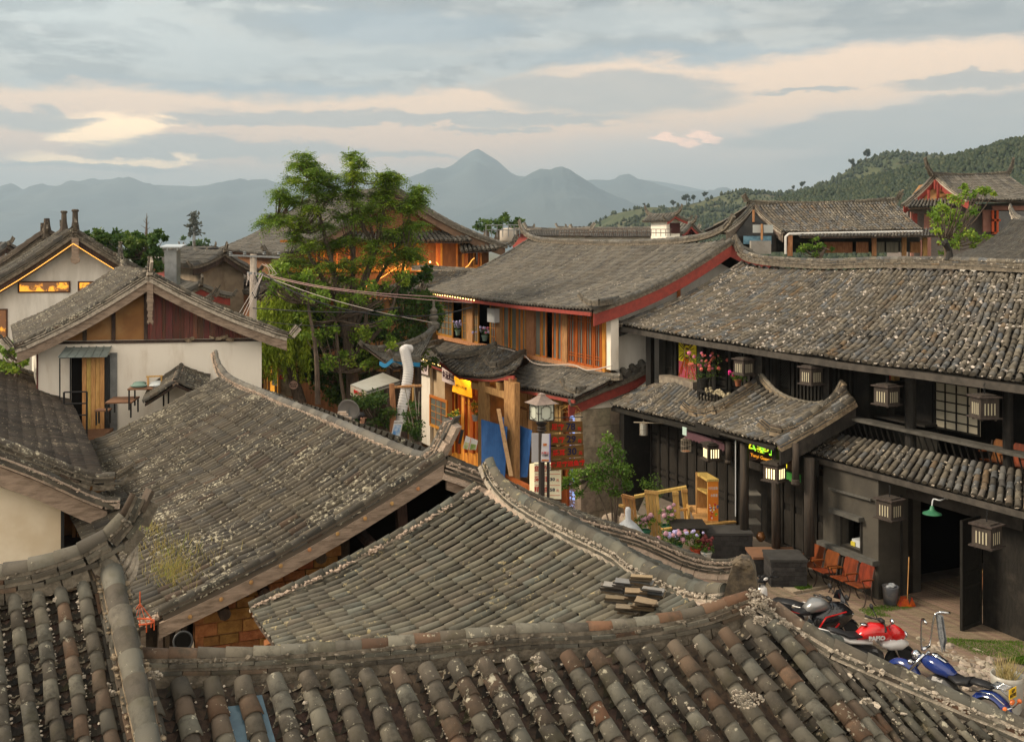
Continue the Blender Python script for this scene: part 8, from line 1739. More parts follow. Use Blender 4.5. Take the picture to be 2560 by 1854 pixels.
y2_=math.radians(7);bike('red and white motorcycle with a black seat, in the middle of the row',along(2185,1570,.98,.2,y2_),y2_,'naked',1.06)
y3_=math.atan2(1.5,-1.15);bike('deep blue chrome cruiser with tall handlebars and yellow number plate',along(2338,1642,.9,.2,y3_),y3_,'cruiser',1.0)
y4_=math.radians(128);bike('white scooter with a black backrest, farthest left behind the ridge end',along(1910,1448,1.03,.32,y4_),y4_,'scooter')
# ------------------------------------------------------------------ theatre seats
PLY=mat('orange_brown_plywood',(0.21,0.058,0.016),(0.11,0.032,0.01),scale=3,stretch=(4,4,.5),bump=.05,rough=.35,tintv=.15)
def seats(label,a0,o,z,n,flip=1,w=.5,group='wooden theatre seats'):
    root=thing('theatre_seats',label,'bench',tuple(K.w(a0,o,z)),group)
    for i in range(n):
        a=a0+i*w;mb=MB();f0=[(.02,.44),(.46,.44),(.47,.82),(.43,.88),(.05,.88),(.01,.82)]
        mb.prism([K.w(a+x,o-.02-.10*(zz-.44)/.44,z+zz)for x,zz in f0],tuple(K.n*.025));mb.build('backrest',PLY,root)
        mb=MB();mb.prism([K.w(a+.03,o+.02,z+.42),K.w(a+.45,o+.02,z+.42),K.w(a+.45,o+.38,z+.46),K.w(a+.03,o+.38,z+.46)],(0,0,.025));mb.build('seat',PLY,root)
    for i in range(n+1):
        a=a0+i*w-.01;mb=MB();mb.beam(K.w(a,o-.02,z+.62),K.w(a,o+.34,z+.64),.05,.03);mb.build('armrest',PLY,root)
        mb=MB()
        mb.tube(spline([K.w(a,o+.30,z),K.w(a,o+.22,z+.1),K.w(a,o+.20,z+.3),K.w(a,o+.3,z+.42)],8),.016,6);mb.tube(spline([K.w(a,o-.12,z),K.w(a,o-.02,z+.12),K.w(a,o+.04,z+.35),K.w(a,o-.06,z+.85)],8),.016,6);mb.tube([K.w(a,o+.3,z+.62),K.w(a,o+.22,z+.42)],.012,5);mb.build('leg',mat('rusty_iron',(.05,.035,.028),None,bump=.2),root)
sa=K.a(2172,1.45)
seats('right-hand pair of orange-brown theatre seats under the booth sill',sa,1.35,.05,2);seats('left-hand pair of orange-brown theatre seats under the booth sill',sa+1.12,1.35,.05,2)
seats('row of orange theatre seats up on the balcony behind the railing',-2.75,-.75,3.07,4)
bn_=thing('waste_bin','plastic bag-lined waste bin at the corner of the booth','bin',tuple(plane_hit(2226,1510,V(0,0,.05),V(0,0,1))));c_=plane_hit(2226,1512,V(0,0,.05),V(0,0,1));mb=MB();mb.lathe(c_,[(.14,0),(.18,.42),(.185,.44),(.16,.44),(.15,.38)],18);mb.build('bucket',mat('milky_plastic',(.24,.22,.21),(.12,.13,.15),scale=5,bump=0,rough=.4),bn_,True)
mb=MB();rr_=random.Random(2)
for _ in range(9):mb.ball(c_+V(rr_.uniform(-.09,.09),rr_.uniform(-.09,.09),.45),.05,.04,.03,0,7,5,None,None,.5)
mb.build('rubbish',MATS['white_enamel'],bn_)
br_=thing('broom','orange broom and dustpan leaning by the folded door leaf','broom',tuple(plane_hit(2272,1515,V(0,0,.06),V(0,0,1))));c_=plane_hit(2268,1516,V(0,0,.06),V(0,0,1));mb=MB();mb.tube([c_+V(0,0,.1),c_+V(.08,.1,1.1)],.012,6);mb.build('handle',WOODY,br_);mb=MB();mb.prism([c_+V(-.22,-.05,0),c_+V(.05,-.05,0),c_+V(.02,0,.18),c_+V(-.1,0,.18)],(.0,.12,.02));mb.prism([c_+V(.02,-.08,0),c_+V(.2,-.02,0),c_+V(.12,0,.2)],(0,.06,0));mb.build('head',mat('orange_red_plastic',(.60,.12,.01),(.35,.03,.02),scale=5,bump=0),br_)
so_=thing('stool','wooden stool with a green cloth just inside the wide doorway','stool',tuple(K.w(-.35,-1.0,.07)));c_=K.w(-.5,-1.1,.07);mb=MB();mb.cbox(c_+V(0,0,.78),.4,.3,.04)
for x in(-.15,.15):
    for y in(-.1,.1):mb.beam(c_+V(x*1.3,y*1.3,0),c_+V(x,y,.77),.035,.035)
mb.build('frame',WOODT,so_);mb=MB();mb.prism([c_+V(.1,-.16,.5),c_+V(.26,-.16,.5),c_+V(.30,-.17,.02),c_+V(.08,-.17,.02)],(0,.02,0));mb.build('cloth',mat('sea_green_cloth',(.10,.26,.20),None),so_)
pt_=thing('plant_pot','tall pale glazed pot of dry straw-like grass at the right edge','plant pot',tuple(plane_hit(2515,1775,V(0,0,0),V(0,0,1))));c_=plane_hit(2518,1784,V(0,0,0),V(0,0,1));mb=MB();mb.lathe(c_,[(.18,0),(.225,.1),(.27,.62),(.275,.70),(.25,.70),(.245,.64),(.01,.62)],24);mb.build('pot',mat('pale_glaze',(.44,.43,.39),(.32,.31,.27),scale=2.5,bump=0,rough=.3,col3=(.30,.20,.14)),pt_,True)
r_g=np.random.default_rng(3);n=170;p=np.c_[r_g.normal(0,.07,(n,2)),np.full(n,.62)]+np.array(tuple(c_));up=unit(np.c_[r_g.normal(0,.4,(n,2)),np.ones(n)])*r_g.uniform(.15,.5,(n,1));w=unit(r_g.normal(0,1,(n,3)))*.008;v=np.stack([p-w,p+w,p+up*.6+w*.8,p+up],1);np_mesh('dry_grass',v.reshape(-1,3),np.arange(n*4).reshape(-1,4),np.zeros(n),r_g.random((n,3)),[leafmat('straw',(.40,.32,.14),(.52,.42,.20),(.25,.28,.08),(.35,.27,.12))],pt_)
# ------------------------------------------------------------------ courtyard clutter under the left of the black house
def board4(name,label,quad,Y,m,cat='wooden frame',thick=.05,planks=4,group=None,Yb=None):
    q=[P(x,y,Y if i<2 or Yb is None else Yb)for i,(x,y)in enumerate(quad)];mb=MB()
    for i in range(planks):t0,t1=i/planks,(i+1)/planks-.02;mb.prism([q[0].lerp(q[1],t0),q[0].lerp(q[1],t1),q[3].lerp(q[2],t1),q[3].lerp(q[2],t0)],(0,thick,0))
    o=mb.build(name,m);return tag(o,label,cat,group)
fr_=thing('unfinished_partition','unfinished yellow pine frame of upright boards joined by a slanting top rail','wooden frame',tuple(P(1640,1340,27)))
for quad,Y in[([(1553,1233),(1588,1242),(1596,1318),(1566,1312)],27.6),([(1611,1224),(1646,1227),(1658,1352),(1624,1346)],27.0),([(1681,1228),(1696,1228),(1706,1340),(1690,1338)],27.3),([(1703,1222),(1718,1222),(1725,1308),(1713,1308)],28.0)]:
    q=[P(x,y,Y)for x,y in quad];mb=MB();k_=max(1,int((quad[1][0]-quad[0][0])/8))
    for i in range(k_):t0,t1=i/k_,(i+1)/k_-.03;mb.prism([q[0].lerp(q[1],t0),q[0].lerp(q[1],t1),q[3].lerp(q[2],t1),q[3].lerp(q[2],t0)],(0,.05,0))
    mb.beam(q[0]+V(0,-.03,-.04),q[1]+V(0,-.03,-.04),.05,.08);mb.build('panel',WOODY,fr_)
mb=MB();mb.beam(P(1586,1241,27.5),P(1716,1217,27.4),.14,.07);mb.beam(P(1549,1262,27.5),P(1560,1265,27.4),.1,.06);mb.beam(P(1690,1275,27.6),P(1722,1272,27.9),.06,.06);mb.build('rail',WOODY,fr_)
mb=MB()
for i in range(7):mb.beam(P(1656+i*6,1322-i*.8+i%2,25.9+i*.04),P(1838-i*3,1303+(i%3),27.2+i*.04),.11,.035)
tag(mb.build('plank_stack',WOODY),'stack of long yellow planks resting across the black table','planks')
sh=thing('shelf_unit','yellow pine stepped counter and shelf with an orange fruit-drink poster on its end','shelf',tuple(P(1765,1370,27)));YY=27.0
def yb(mb,x0,x1,y0,y1,Y,dep,m=0):a=P(x0,y1,Y);b=P(x1,y0,Y);mb.box(a,(b.x-a.x,0,0),(0,dep,0),(0,0,b.z-a.z),m)
mb=MB();yb(mb,1740,1743,1181,1295,27.5,.05);yb(mb,1740,1770,1191,1295,28.0,.05);yb(mb,1769,1796,1198,1300,YY,.05);mb.build('upright',WOODY,sh)
mb=MB();mb.prism([P(1739,1180,27.9),P(1767,1180,28.2),P(1797,1197,26.95),P(1768,1198,26.95)],(0,0,-.06));mb.prism([P(1742,1218,27.9),P(1768,1220,28.1),P(1772,1232,27.1),P(1766,1231,27.1)],(0,0,-.05));mb.build('shelf',WOODY,sh)
mb=MB();yb(mb,1739,1796,1300,1372,YY,.05);yb(mb,1722,1726,1268,1350,27.6,.5);mb.prism([P(1722,1262,28.2),P(1766,1262,28.2),P(1796,1300,26.98),P(1738,1300,26.98)],(0,0,-.05));mb.build('counter',WOODY,sh)
q0=P(1769.5,1200,YY-.02);q1=P(1795.5,1300,YY-.02);W=q1.x-q0.x;Hh=q0.z-q1.z;mb=MB();mb.box((q0.x,YY-.03,q1.z),(W,0,0),(0,.02,0),(0,0,Hh));po=mb.build('poster',mat('orange_poster',(.68,.24,.03),(.60,.16,.02),scale=2,bump=0),sh)
lettering('lettering','15元自助',.085,(q0.x+W/2,YY-.035,q0.z-Hh*.2),(1,0,0),(0,0,1),WHG,po,.002,.001,stretch=.75);lettering('lettering','水果茶',.08,(q0.x+W*.6,YY-.035,q0.z-Hh*.38),(1,0,0),(0,0,1),WHG,po,.002,.001,stretch=.8)
mb=MB();r_g=np.random.default_rng(9)
for i in range(26):mb.ball((q0.x+W*r_g.uniform(.08,.92),YY-.034,q1.z+Hh*(.04+.36*r_g.random())),W*r_g.uniform(.05,.12),.006,W*r_g.uniform(.04,.12),int(r_g.integers(0,5)),8,5)
mb.build('fruit_print',[WHG,mat('print_green',(.10,.30,.03),None,bump=0),mat('print_red',(.45,.02,.04),None,bump=0),mat('print_yellow',(.65,.40,.02),None,bump=0),mat('print_blue',(.05,.08,.28),None,bump=0)],po)
tb=thing('low_table','low black slatted table carrying the planks','table',tuple(P(1725,1385,25.5)));mb=MB();a=P(1684,1325,25.6);mb.box(a,(.9,0,0),(0,.9,0),(0,0,.05));mb.build('top',WOODB,tb)
for x in(.03,.82):
    for y in(.05,.8):mb=MB();mb.box(a+V(x,y,-a.z+0),(.06,0,0),(0,.06,0),(0,0,a.z));mb.build('leg',WOODB,tb)
rkk=thing('metal_rack','open black metal rack with pale shelves behind the round post','rack',tuple(P(1885,1320,27.5)));mb=MB()
for x in(1866,1904):
    for Y in(27.3,27.9):mb.tube([P(x,1232,Y),P(x,1335,Y)],.015,5)
mb.build('frame',BLACKM,rkk)
for y in(1240,1276,1312):mb=MB();a=P(1866,y,27.3);mb.box(a,(.42,0,0),(0,.6,0),(0,0,.03));mb.build('shelf',mat('grey_shelf',(.16,.15,.13),None),rkk)
jr=thing('clay_jar','round amber-brown clay jar on the black brick ledge','jar',tuple(P(1902,1352,25.8)));b=plane_hit(1902,1352,V(0,0,.56),V(0,0,1));mb=MB();mb.lathe(b,[(.06,0),(.11,.06),(.125,.12),(.10,.18),(.07,.20),(.085,.23),(.06,.23)],16);mb.build('body',mat('amber_glaze',(.20,.09,.03),(.13,.055,.02),scale=4,bump=0,rough=.25),jr,True)
blooms('pink hydrangeas in a green pot among the yellow frames',P(1670,1342,26.4),(.2,.18),16,50,[FDR],pr=.17,h=.45,fr=.055,potm=mat('green_pot',(.03,.13,.08),None,bump=0,rough=.4))
blooms('mauve hydrangeas low in front of the black table',P(1690,1388,24.6),(.4,.2),16,60,[FDR,FDR,FPU],pr=.15,h=.3,fr=.05,potm=MATS['green_pot'])
blooms('mauve hydrangea behind the covered grey umbrella',P(1612,1350,26.6),(.2,.2),10,50,[FDR],pr=.15,h=.35,fr=.05,potm=MATS['green_pot'])
blooms('green plant with blue flowers in an orange-red pot',P(1739,1393,24.5),(.2,.2),10,40,[FPU],pr=.13,h=.35,fr=.03,potm=mat('orange_red_pot',(.45,.07,.03),None,bump=0,rough=.4))
blooms('dark red leafed plant in a white striped pot',P(1766,1403,24.3),(.18,.18),26,16,[mat('dark_red_leaf',(.10,.02,.02),None)],pr=.13,h=.3,fr=.035,potm=mat('striped_white_pot',(.50,.47,.42),(.15,.22,.25),scale=9,stretch=(3,3,.3),bump=0,rough=.4,lo=.52,hi=.56))
blooms('leafy pot plant against the black doors behind the frames',P(1628,1290,29.3),(.5,.3),0,60,[FPK],pr=.16,h=.9,fr=.03,potm=mat('bronze_pot',(.10,.07,.04),None,bump=0,rough=.4))
cv=thing('covered_umbrella','closed parasol under a pale grey cover beside the yellow frame','parasol',tuple(P(1572,1340,25.2)));b=P(1570,1345,25.2);mb=MB();mb.lathe(b,[(.55,-.15),(.42,.12),(.22,.36),(.07,.48),(.075,.72),(.05,.78),(.01,.79)],14);mb.build('cover',mat('pale_grey_cover',(.46,.48,.50),(.36,.38,.41),scale=3,stretch=(3,3,.6),bump=.6),cv,True)
SMW=[([(1533,1325,27.0),(1526,1250,27.1),(1500,1170,27.2)],.03,.012),([(1540,1325,27.0),(1545,1240,27.0),(1560,1170,27.0)],.03,.012),([(1528,1325,27.0),(1508,1260,27.2),(1476,1190,27.4)],.025,.01),([(1538,1325,27),(1536,1220,26.9),(1530,1120,26.9)],.03,.012)]
r_g=np.random.default_rng(17);cl=[]
for x,y,r_ in[(1530,1110,16),(1512,1135,20),(1540,1150,24),(1480,1165,22),(1505,1180,26),(1535,1190,28),(1565,1180,22),(1460,1190,18),(1575,1205,16),(1500,1215,22),(1540,1222,20),(1440,1180,14),(1425,1200,12),(1520,1160,24),(1553,1168,22),(1488,1195,20),(1450,1215,12),(1412,1188,8)]:
    for _ in range(2):p=P(x+r_g.normal(0,8),y+r_g.normal(0,8),27.0+r_g.uniform(-.5,.5));cl.append((p.x,p.y,p.z,r_/92))
tree('bright green leafy shrub growing before the stone block wall',P(1534,1330,27),[([P(*q)for q in s_[0]],s_[1],s_[2])for s_ in SMW],cl,LEAFS,130,.075,'shrub','shrub',seed=18,flat=.9,trunk_name='stems')
# ------------------------------------------------------------------ trees
def px_clusters(lst,Y,r,jy=1.6,rep=3,jx=9,rs=.62):
    out=[]
    for x,y,q in lst:
        for _ in range(rep):
            p=P(x+r.normal(0,jx),y+r.normal(0,jx*.8),Y+r.uniform(-jy,jy));out.append((p.x,p.y,p.z,q/FPX*Y*rs*r.uniform(.7,1.2)))
    return out
r=np.random.default_rng(42);YT=40.0
TC=[(762,395,18),(745,415,20),(775,405,18),(738,445,16),(790,425,24),(800,455,28),(770,470,26),(818,440,16),(835,470,16),(812,492,32),(700,485,18),(722,492,20),(745,505,20),(780,520,34),(882,395,9),(884,415,14),(876,438,18),(894,448,16),(882,470,20),(886,500,16),(972,435,17),(958,452,20),(985,446,16),(966,475,24),(940,485,22),(990,500,22),(1046,474,12),(1052,490,11),(1040,502,14),(1020,520,24),(930,520,34),(960,540,38),(900,550,34),(850,540,34),(810,560,38),(760,560,34),(720,550,24),(690,545,20),(672,552,14),(735,590,26),(780,610,40),(830,610,40),(880,600,36),(930,600,40),(975,590,38),(1015,580,28),(1035,560,18),(870,655,40),(920,650,40),(970,645,36),(1010,630,28),(1035,640,22),(820,660,44),(770,655,36),(725,650,30),(695,660,26),(1030,610,20),(750,690,34),(800,710,38),(870,700,30),(715,690,22)]
cl=px_clusters(TC,YT,r,1.5,5,10,.56)
stems=[([P(885,1010,YT),P(880,930,YT),P(868,850,YT)],.30,.20),([P(868,850,YT),P(850,760,YT-.3),P(830,660,YT-.3),P(800,540,YT),P(785,450,YT)],.17,.03),([P(870,860,YT),P(878,760,YT),P(884,640,YT),P(882,520,YT),P(882,420,YT)],.15,.02),([P(872,850,YT),P(900,740,YT),P(940,620,YT),P(960,520,YT),P(968,450,YT)],.15,.03),([P(880,840,YT),P(925,730,YT+.5),P(985,630,YT+.5),P(1040,500,YT)],.12,.02),([P(862,840,YT),P(800,770,YT),P(740,700,YT),P(700,660,YT)],.13,.03),([P(855,780,YT),P(780,650,YT),P(740,580,YT),P(690,545,YT)],.11,.02),([P(905,860,YT),P(915,780,YT-.5),P(900,720,YT-.5),P(920,660,YT-.5)],.10,.03),([P(880,900,YT),P(965,800,YT),P(1000,700,YT),P(1015,640,YT)],.1,.03)]
tree('tall feathery green tree with several pale stems rising at the centre left',P(885,1010,YT),stems,cl,LEAF,36,.10,seed=43,compound=True,flat=.35)
cl=px_clusters([(860,790,40),(800,790,34),(760,760,26),(930,770,38),(985,740,30),(1040,710,22),(1060,690,16),(1000,780,36),(1040,760,30),(1075,740,20),(940,830,40),(870,850,36),(1000,850,36),(1050,830,30),(820,850,38),(790,900,40),(840,920,44),(890,910,40),(760,880,24),(800,960,38),(850,980,40),(900,970,34),(770,930,26),(930,890,30),(960,910,30),(880,750,30),(1080,780,24),(1095,800,16),(1060,880,26),(820,800,30),(905,800,34),(860,940,40),(830,990,40),(745,850,22)],41.5,r,1.2,5,12,.75)
tree('dark dense lower trees massed beneath the tall feathery tree',P(900,1060,42.5),[([P(900,1060,42.5),P(880,960,42.5),P(860,860,42.5)],.2,.08),([P(895,1040,42.5),P(950,900,42.5),P(1010,800,42.5)],.16,.06)],cl,LEAFD,110,.16,seed=44,flat=.8)
cl=px_clusters([(700,680,22),(735,730,28),(780,740,30),(700,720,20),(820,750,26),(770,690,26),(655,690,12)],38.5,r,1.0,4,10,.7)
tree('mid green leafy tree leaning over the willow, left of the tall tree',P(790,1010,38.5),[([P(795,1010,38.5),P(790,880,38.5),P(770,760,38.5)],.12,.05)],cl,LEAF,60,.14,seed=45,flat=.6)
def willow(label,x0,x1,ytop,ybot,Y,n,trunk,seed):
    r=np.random.default_rng(seed);b=P(trunk[0][0],trunk[0][1],Y);root=thing('willow_tree',label,'tree',tuple(b));mb=MB();sp=spline([P(a,c_,Y)for a,c_ in trunk],16);mb.tube(sp,[.26-.012*i for i in range(16)],8,0,False);ps,ax=[],[]
    for i in range(n):
        x=r.uniform(x0,x1);yt=ytop+r.uniform(0,60)+90*abs((x-(x0+x1)/2)/(x1-x0))**1.5;yb_=min(ybot,yt+r.uniform(40,170));Yj=Y+r.uniform(-1.5,1.5);L=int((yb_-yt)/2.2)+2;t=np.linspace(0,1,L)
        sx=r.normal(0,5);p=np.stack([((x+sx*np.sin(t*3)-CENTX)/FPX)*Yj,np.full(L,Yj),CAM_H-((yt+(yb_-yt)*t-HORIZ)/FPX)*Yj],1);ps.append(p+r.normal(0,.03,p.shape))
        if i%9==0:mb.tube([sp[-1],Vector(p[0]).lerp(sp[-1],.4)+V(0,0,.5),Vector(p[0])],[.05,.03,.01],5,0,False)
    mb.build('trunk',BARK,root,True);p=np.concatenate(ps);p=np.repeat(p,2,0);n=len(p);a=unit(np.c_[r.normal(0,.5,(n,2)),r.uniform(-1.5,-.5,n)]);w=unit(np.cross(a,r.normal(0,1,(n,3))));s=r.uniform(.10,.2,(n,1));v=np.stack([p,p+a*s*.5+w*s*.13,p+a*s,p+a*s*.5-w*s*.13],1)
    np_mesh('crown',v.reshape(-1,3),np.arange(n*4).reshape(-1,4),np.zeros(n),r.random((n,3)),[LEAFW],root)
cl=px_clusters([(800,720,28),(850,760,28),(900,740,26),(830,820,30),(790,850,26),(910,830,28),(960,800,26),(870,890,30),(930,900,28),(760,800,22),(820,920,28),(985,860,24),(1010,700,18),(950,720,22)],39.0,r,0.8,5,14,.7)
tree('mid green undergrowth tree growing around the foot of the tall tree stems',P(870,1050,39),[([P(870,1050,39),P(850,930,39),P(840,800,39)],.09,.04)],cl,LEAF,80,.13,seed=47,flat=.8)
willow('bright yellow-green willow with hanging strands behind the utility pole',636,775,722,962,40.5,520,[(752,1010),(735,950),(722,900),(718,860),(722,800),(715,760)],5)
def bush(label,lst,Y,lm,base_,seed,nper=60,leaf_=.16,rs=.7,jy=1.5,rep=4,name='tree',cat='tree'):
    r=np.random.default_rng(seed);cl=px_clusters(lst,Y,r,jy,rep,9,rs);b=P(*base_,Y);m_=P(lst[len(lst)//2][0],lst[len(lst)//2][1],Y);return tree(label,b,[([b,b.lerp(m_,.5),m_],.014*Y/3,.03)],cl,lm,nper,leaf_,cat,name,seed=seed)
bush('rounded green tree rising behind the two white gables at left',[(250,590,18),(275,582,18),(300,590,20),(325,600,22),(350,615,24),(240,615,20),(280,620,26),(320,635,26),(370,640,24),(395,625,16),(400,660,18),(350,655,24),(230,600,12),(385,600,8),(395,585,7),(350,590,8)],50,LEAFD,(320,760),51,90,.22)
bush('small leafy tree at the left edge below the white gable',[(10,870,22),(30,890,20),(55,905,14),(5,910,22),(35,920,16)],31,LEAF,(15,1000),52,60,.12)
bush('small airy tree in front of the brick house at the right',[(2350,520,20),(2380,500,20),(2400,540,26),(2370,560,28),(2345,575,20),(2420,580,24),(2390,600,28),(2360,610,24),(2430,530,14),(2450,480,12),(2470,478,8),(2440,600,18),(2410,475,8),(2330,540,12)],41,LEAF,(2380,720),53,42,.15,.7,1.2)
bush('leafy vine hanging in the porch of the dark timber house',[(2015,618,12),(2035,605,12),(2050,615,14),(2065,622,12),(2005,628,10),(2040,625,12)],43.4,LEAFS,(2035,660),54,60,.10,.7,.5,3,'vine','vine')
for i,(a,b_,Y,lb)in enumerate([([(1205,562,7),(1222,560,8),(1212,566,8)],(1213,600),110,'small distant round tree left of the water tank'),([(1238,560,8),(1250,556,8),(1246,566,9)],(1245,600),112,'small distant round tree just behind the tank railing'),([(1275,550,8),(1290,555,9),(1282,562,10),(1298,564,8)],(1284,600),100,'taller dark distant tree right of the water tank'),([(463,610,5),(470,612,5)],(467,625),300,'tiny far tree left of the mast'),([(500,612,6),(508,608,6),(515,612,5)],(507,625),260,'tiny far tree right of the mast')]):
    bush(lb,a,Y,LEAFD,b_,60+i,40,.01*Y/3,.9,2,4)
bush('tall dark leafy planting below the awning, left of the lane',[(930,1010,30),(960,1030,30),(905,1000,24),(940,1050,30),(980,1060,22),(900,1060,26),(950,990,22)],33.5,LEAFD,(940,1120),70,80,.12,.8,.8,4,'shrub','shrub')
bush('leafy climber with canes in a wooden planter by the white pier',[(1035,1010,14),(1030,1035,18),(1040,1055,20),(1025,1065,18),(1045,1080,18),(1030,1090,16)],31.5,LEAFD,(1035,1130),71,90,.08,.9,.4,4,'shrub','shrub')
def slatbox(label,px0,px1,py0,Y,name,m,cat,h=.5):
    a=P(px0,py0,Y);mb=MB();w=(px1-px0)/FPX*Y
    for i in range(7):mb.box(a+V(w*i/7,0,-h),(w/7-.01,0,0),(0,.4,0),(0,0,h))
    return tag(mb.build(name,m),label,cat)
slatbox('grey slatted planter box under the climber',1022,1052,1084,31.3,'planter_box',WOODG,'planter')
mb=MB()
for x0,y0,x1,y1 in[(1012,970,1035,1070),(1035,965,1043,1050),(1048,978,1046,1040),(1020,1040,1028,1080)]:mb.tube([P(x1,y1,31.3),P(x0,y0,31.3)],.014,5)
tag(mb.build('bamboo_canes',MATS['cane']),'thin bamboo canes sticking out of the climber','canes',kind='stuff')
mb=MB();b=P(981,1060,33.0);mb.tube([b-V(0,0,1.0),b+V(.02,0,.6),b+V(-.02,0,1.33)],[.11,.10,.09],9);mb.tube([b+V(.05,0,1.22),b+V(.95,.2,1.24)],.05,7)
tag(mb.build('log_post',WOODT),'rough log post and crossbar beside the white duct','post')
ca=thing('cafe_awning','pale folding awning with a red-lettered hanging valance','awning',tuple(P(930,980,34.5)));q=[P(957,931,37.0),P(1001,950,36.0),P(916,977,33.5),P(876,961,34.4)];mb=MB();mb.prism(q,(0,0,-.04));mb.beam(q[1]-V(0,0,.1),q[2]-V(0,0,.1),.04,.05,0);mb.build('canopy',mat('pale_awning_fabric',(.42,.41,.36),(.36,.35,.30),scale=2,bump=.05),ca)
mb=MB();v_=[q[3],q[2],q[2]-V(0,0,.38),q[3]-V(0,0,.36)];mb.prism(v_,(0,.02,0));va=mb.build('valance',mat('grubby_white_valance',(.56,.48,.44),(.46,.40,.30),scale=2,bump=.05),ca);dn=(q[2]-q[3]);nn=dn.cross(V(0,0,1)).normalized();nn=nn if nn.y<0 else-nn
lettering('lettering','咖啡小馆',.16,(q[2]+q[3])/2-V(0,0,.19)+nn*.02,dn,(0,0,1),REDI,va,.003,.003,stretch=.9)
sd_=thing('satellite_dish','grey satellite dish behind the central ridge','satellite dish',tuple(P(872,1024,26)));c_=P(873,1023,26.0);mb=MB();mb.lathe(c_,[(.01,.05),(.12,.04),(.22,.015),(.285,-.03),(.29,-.03),(.29,-.045),(.22,0),(.12,.025),(.01,.035)],28,0,(.15,.95,.25));mb.build('dish',mat('grey_dish',(.26,.24,.22),(.22,.205,.19),scale=3,bump=0,rough=.5),sd_,True);mb=MB();mb.tube([c_+V(0,.05,0),c_+V(0,.15,-.8)],.025,6);mb.build('mast',STEEL,sd_)
for i,(x,y,a)in enumerate([(852,1068,0),(868,1068,.2),(884,1070,-.1),(856,1060,.1),(874,1061,0),(860,1052,-.1),(876,1053,.2),(850,1045,.1),(868,1045,-.05),(860,1037,.1),(855,1031,.0)]):
    mb=MB();mb.cbox(P(x,y,25.2+.05*(i%3)),.21,.11,.05,a);tag(mb.build('brick',MORTAR_P,None),['first','second','third','fourth','fifth','sixth','seventh','eighth','ninth','tenth','topmost'][i]+' loose pale brick, counted from the bottom of the pile under the dish','brick','loose bricks under the satellite dish')
def panel(label,quad,Y,name,m,cat,texts=(),pic=None):
    q=[P(x,y,Y)for x,y in quad];root=thing(name,label,cat,tuple(q[3]));mb=MB();mb.prism(q,(0,.03,0));b_=mb.build('board',m,root)
    if pic:f,pm=pic;qq=[q[0].lerp(q[1],.12).lerp(q[3].lerp(q[2],.12),f[0]),q[0].lerp(q[1],.88).lerp(q[3].lerp(q[2],.88),f[0]),q[0].lerp(q[1],.88).lerp(q[3].lerp(q[2],.88),f[1]),q[0].lerp(q[1],.12).lerp(q[3].lerp(q[2],.12),f[1])];mb=MB();mb.prism([p-V(0,.01,0)for p in qq],(0,-.006,0));mb.build('picture',pm,root)
    for t,s,f in texts:c_=q[0].lerp(q[1],.5).lerp(q[3].lerp(q[2],.5),f);lettering('lettering',t,s,c_-V(0,.012,0),q[1]-q[0],(0,0,1),INK,root,.002,.001)
SKYP=mat('blue_sky_print',(.04,.20,.50),(.55,.60,.62),scale=4,bump=0);GRP_=mat('green_yellow_print',(.16,.26,.06),(.55,.50,.30),scale=8,bump=0)
panel('white easel board with a blue sky picture left of the planter',[(986,1051),(1008,1051),(999,1097),(978,1086)],30,'easel_board',WHG,'easel',(('SUNNY COFFEE',.035,.12),),((.25,.95),SKYP))
panel('white menu board leaning behind the ridge horn',[(1099,1063),(1108,1066),(1096,1110),(1088,1108)],30,'menu_board',WHG,'board',(),((.3,1.0),GRP_))
panel('left one of two white flyer boards by the shop post',[(1165,1089),(1177,1094),(1170,1124),(1157,1120)],30,'flyer_board',WHG,'board',(),((.45,.98),GRP_));panel('right one of two white flyer boards by the shop post',[(1178,1094),(1195,1101),(1190,1124),(1172,1124)],30.1,'flyer_board',WHG,'board',(),((.45,.98),GRP_))
panel('small dark chalkboard standing by the lamplit entry',[(1152,1073),(1160,1075),(1152,1110),(1145,1108)],30.2,'chalkboard',BLACKM,'chalkboard')
panel('red topped menu sign beside the open casement',[(1115,1043),(1132,1044),(1134,1062),(1112,1060)],29.6,'menu_sign',WHG,'sign',(),((0,.25),REDG))
blooms('yellow-green potted plant at the shop entry, right of the casement',P(1136,1078,30.3),(.18,.15),22,34,[YPET],pr=.14,h=.35,fr=.02,potm=WOODG)
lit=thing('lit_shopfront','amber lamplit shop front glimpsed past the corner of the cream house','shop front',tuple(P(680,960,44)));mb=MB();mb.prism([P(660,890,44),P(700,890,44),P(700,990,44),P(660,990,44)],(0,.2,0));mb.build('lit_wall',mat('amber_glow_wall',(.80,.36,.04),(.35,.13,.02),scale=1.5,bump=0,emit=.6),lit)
mb=MB()
for x in(664,672,690,698):mb.beam(P(x,895,43.8),P(x,990,43.8),.12,.1)
mb.build('posts',WOODT,lit);mb=MB();mb.prism([P(698,880,43.9),P(735,870,43.9),P(735,990,43.9),P(698,990,43.9)],(0,.3,0));mb.build('stone_pier',STONE,lit)
mb=MB();mb.prism([P(680,922,43.5),P(690,922,43.5),P(692,965,43.5),P(680,962,43.5)],(0,.1,0));tag(mb.build('white_board',WHG),'narrow white panel before the amber shop front','panel')
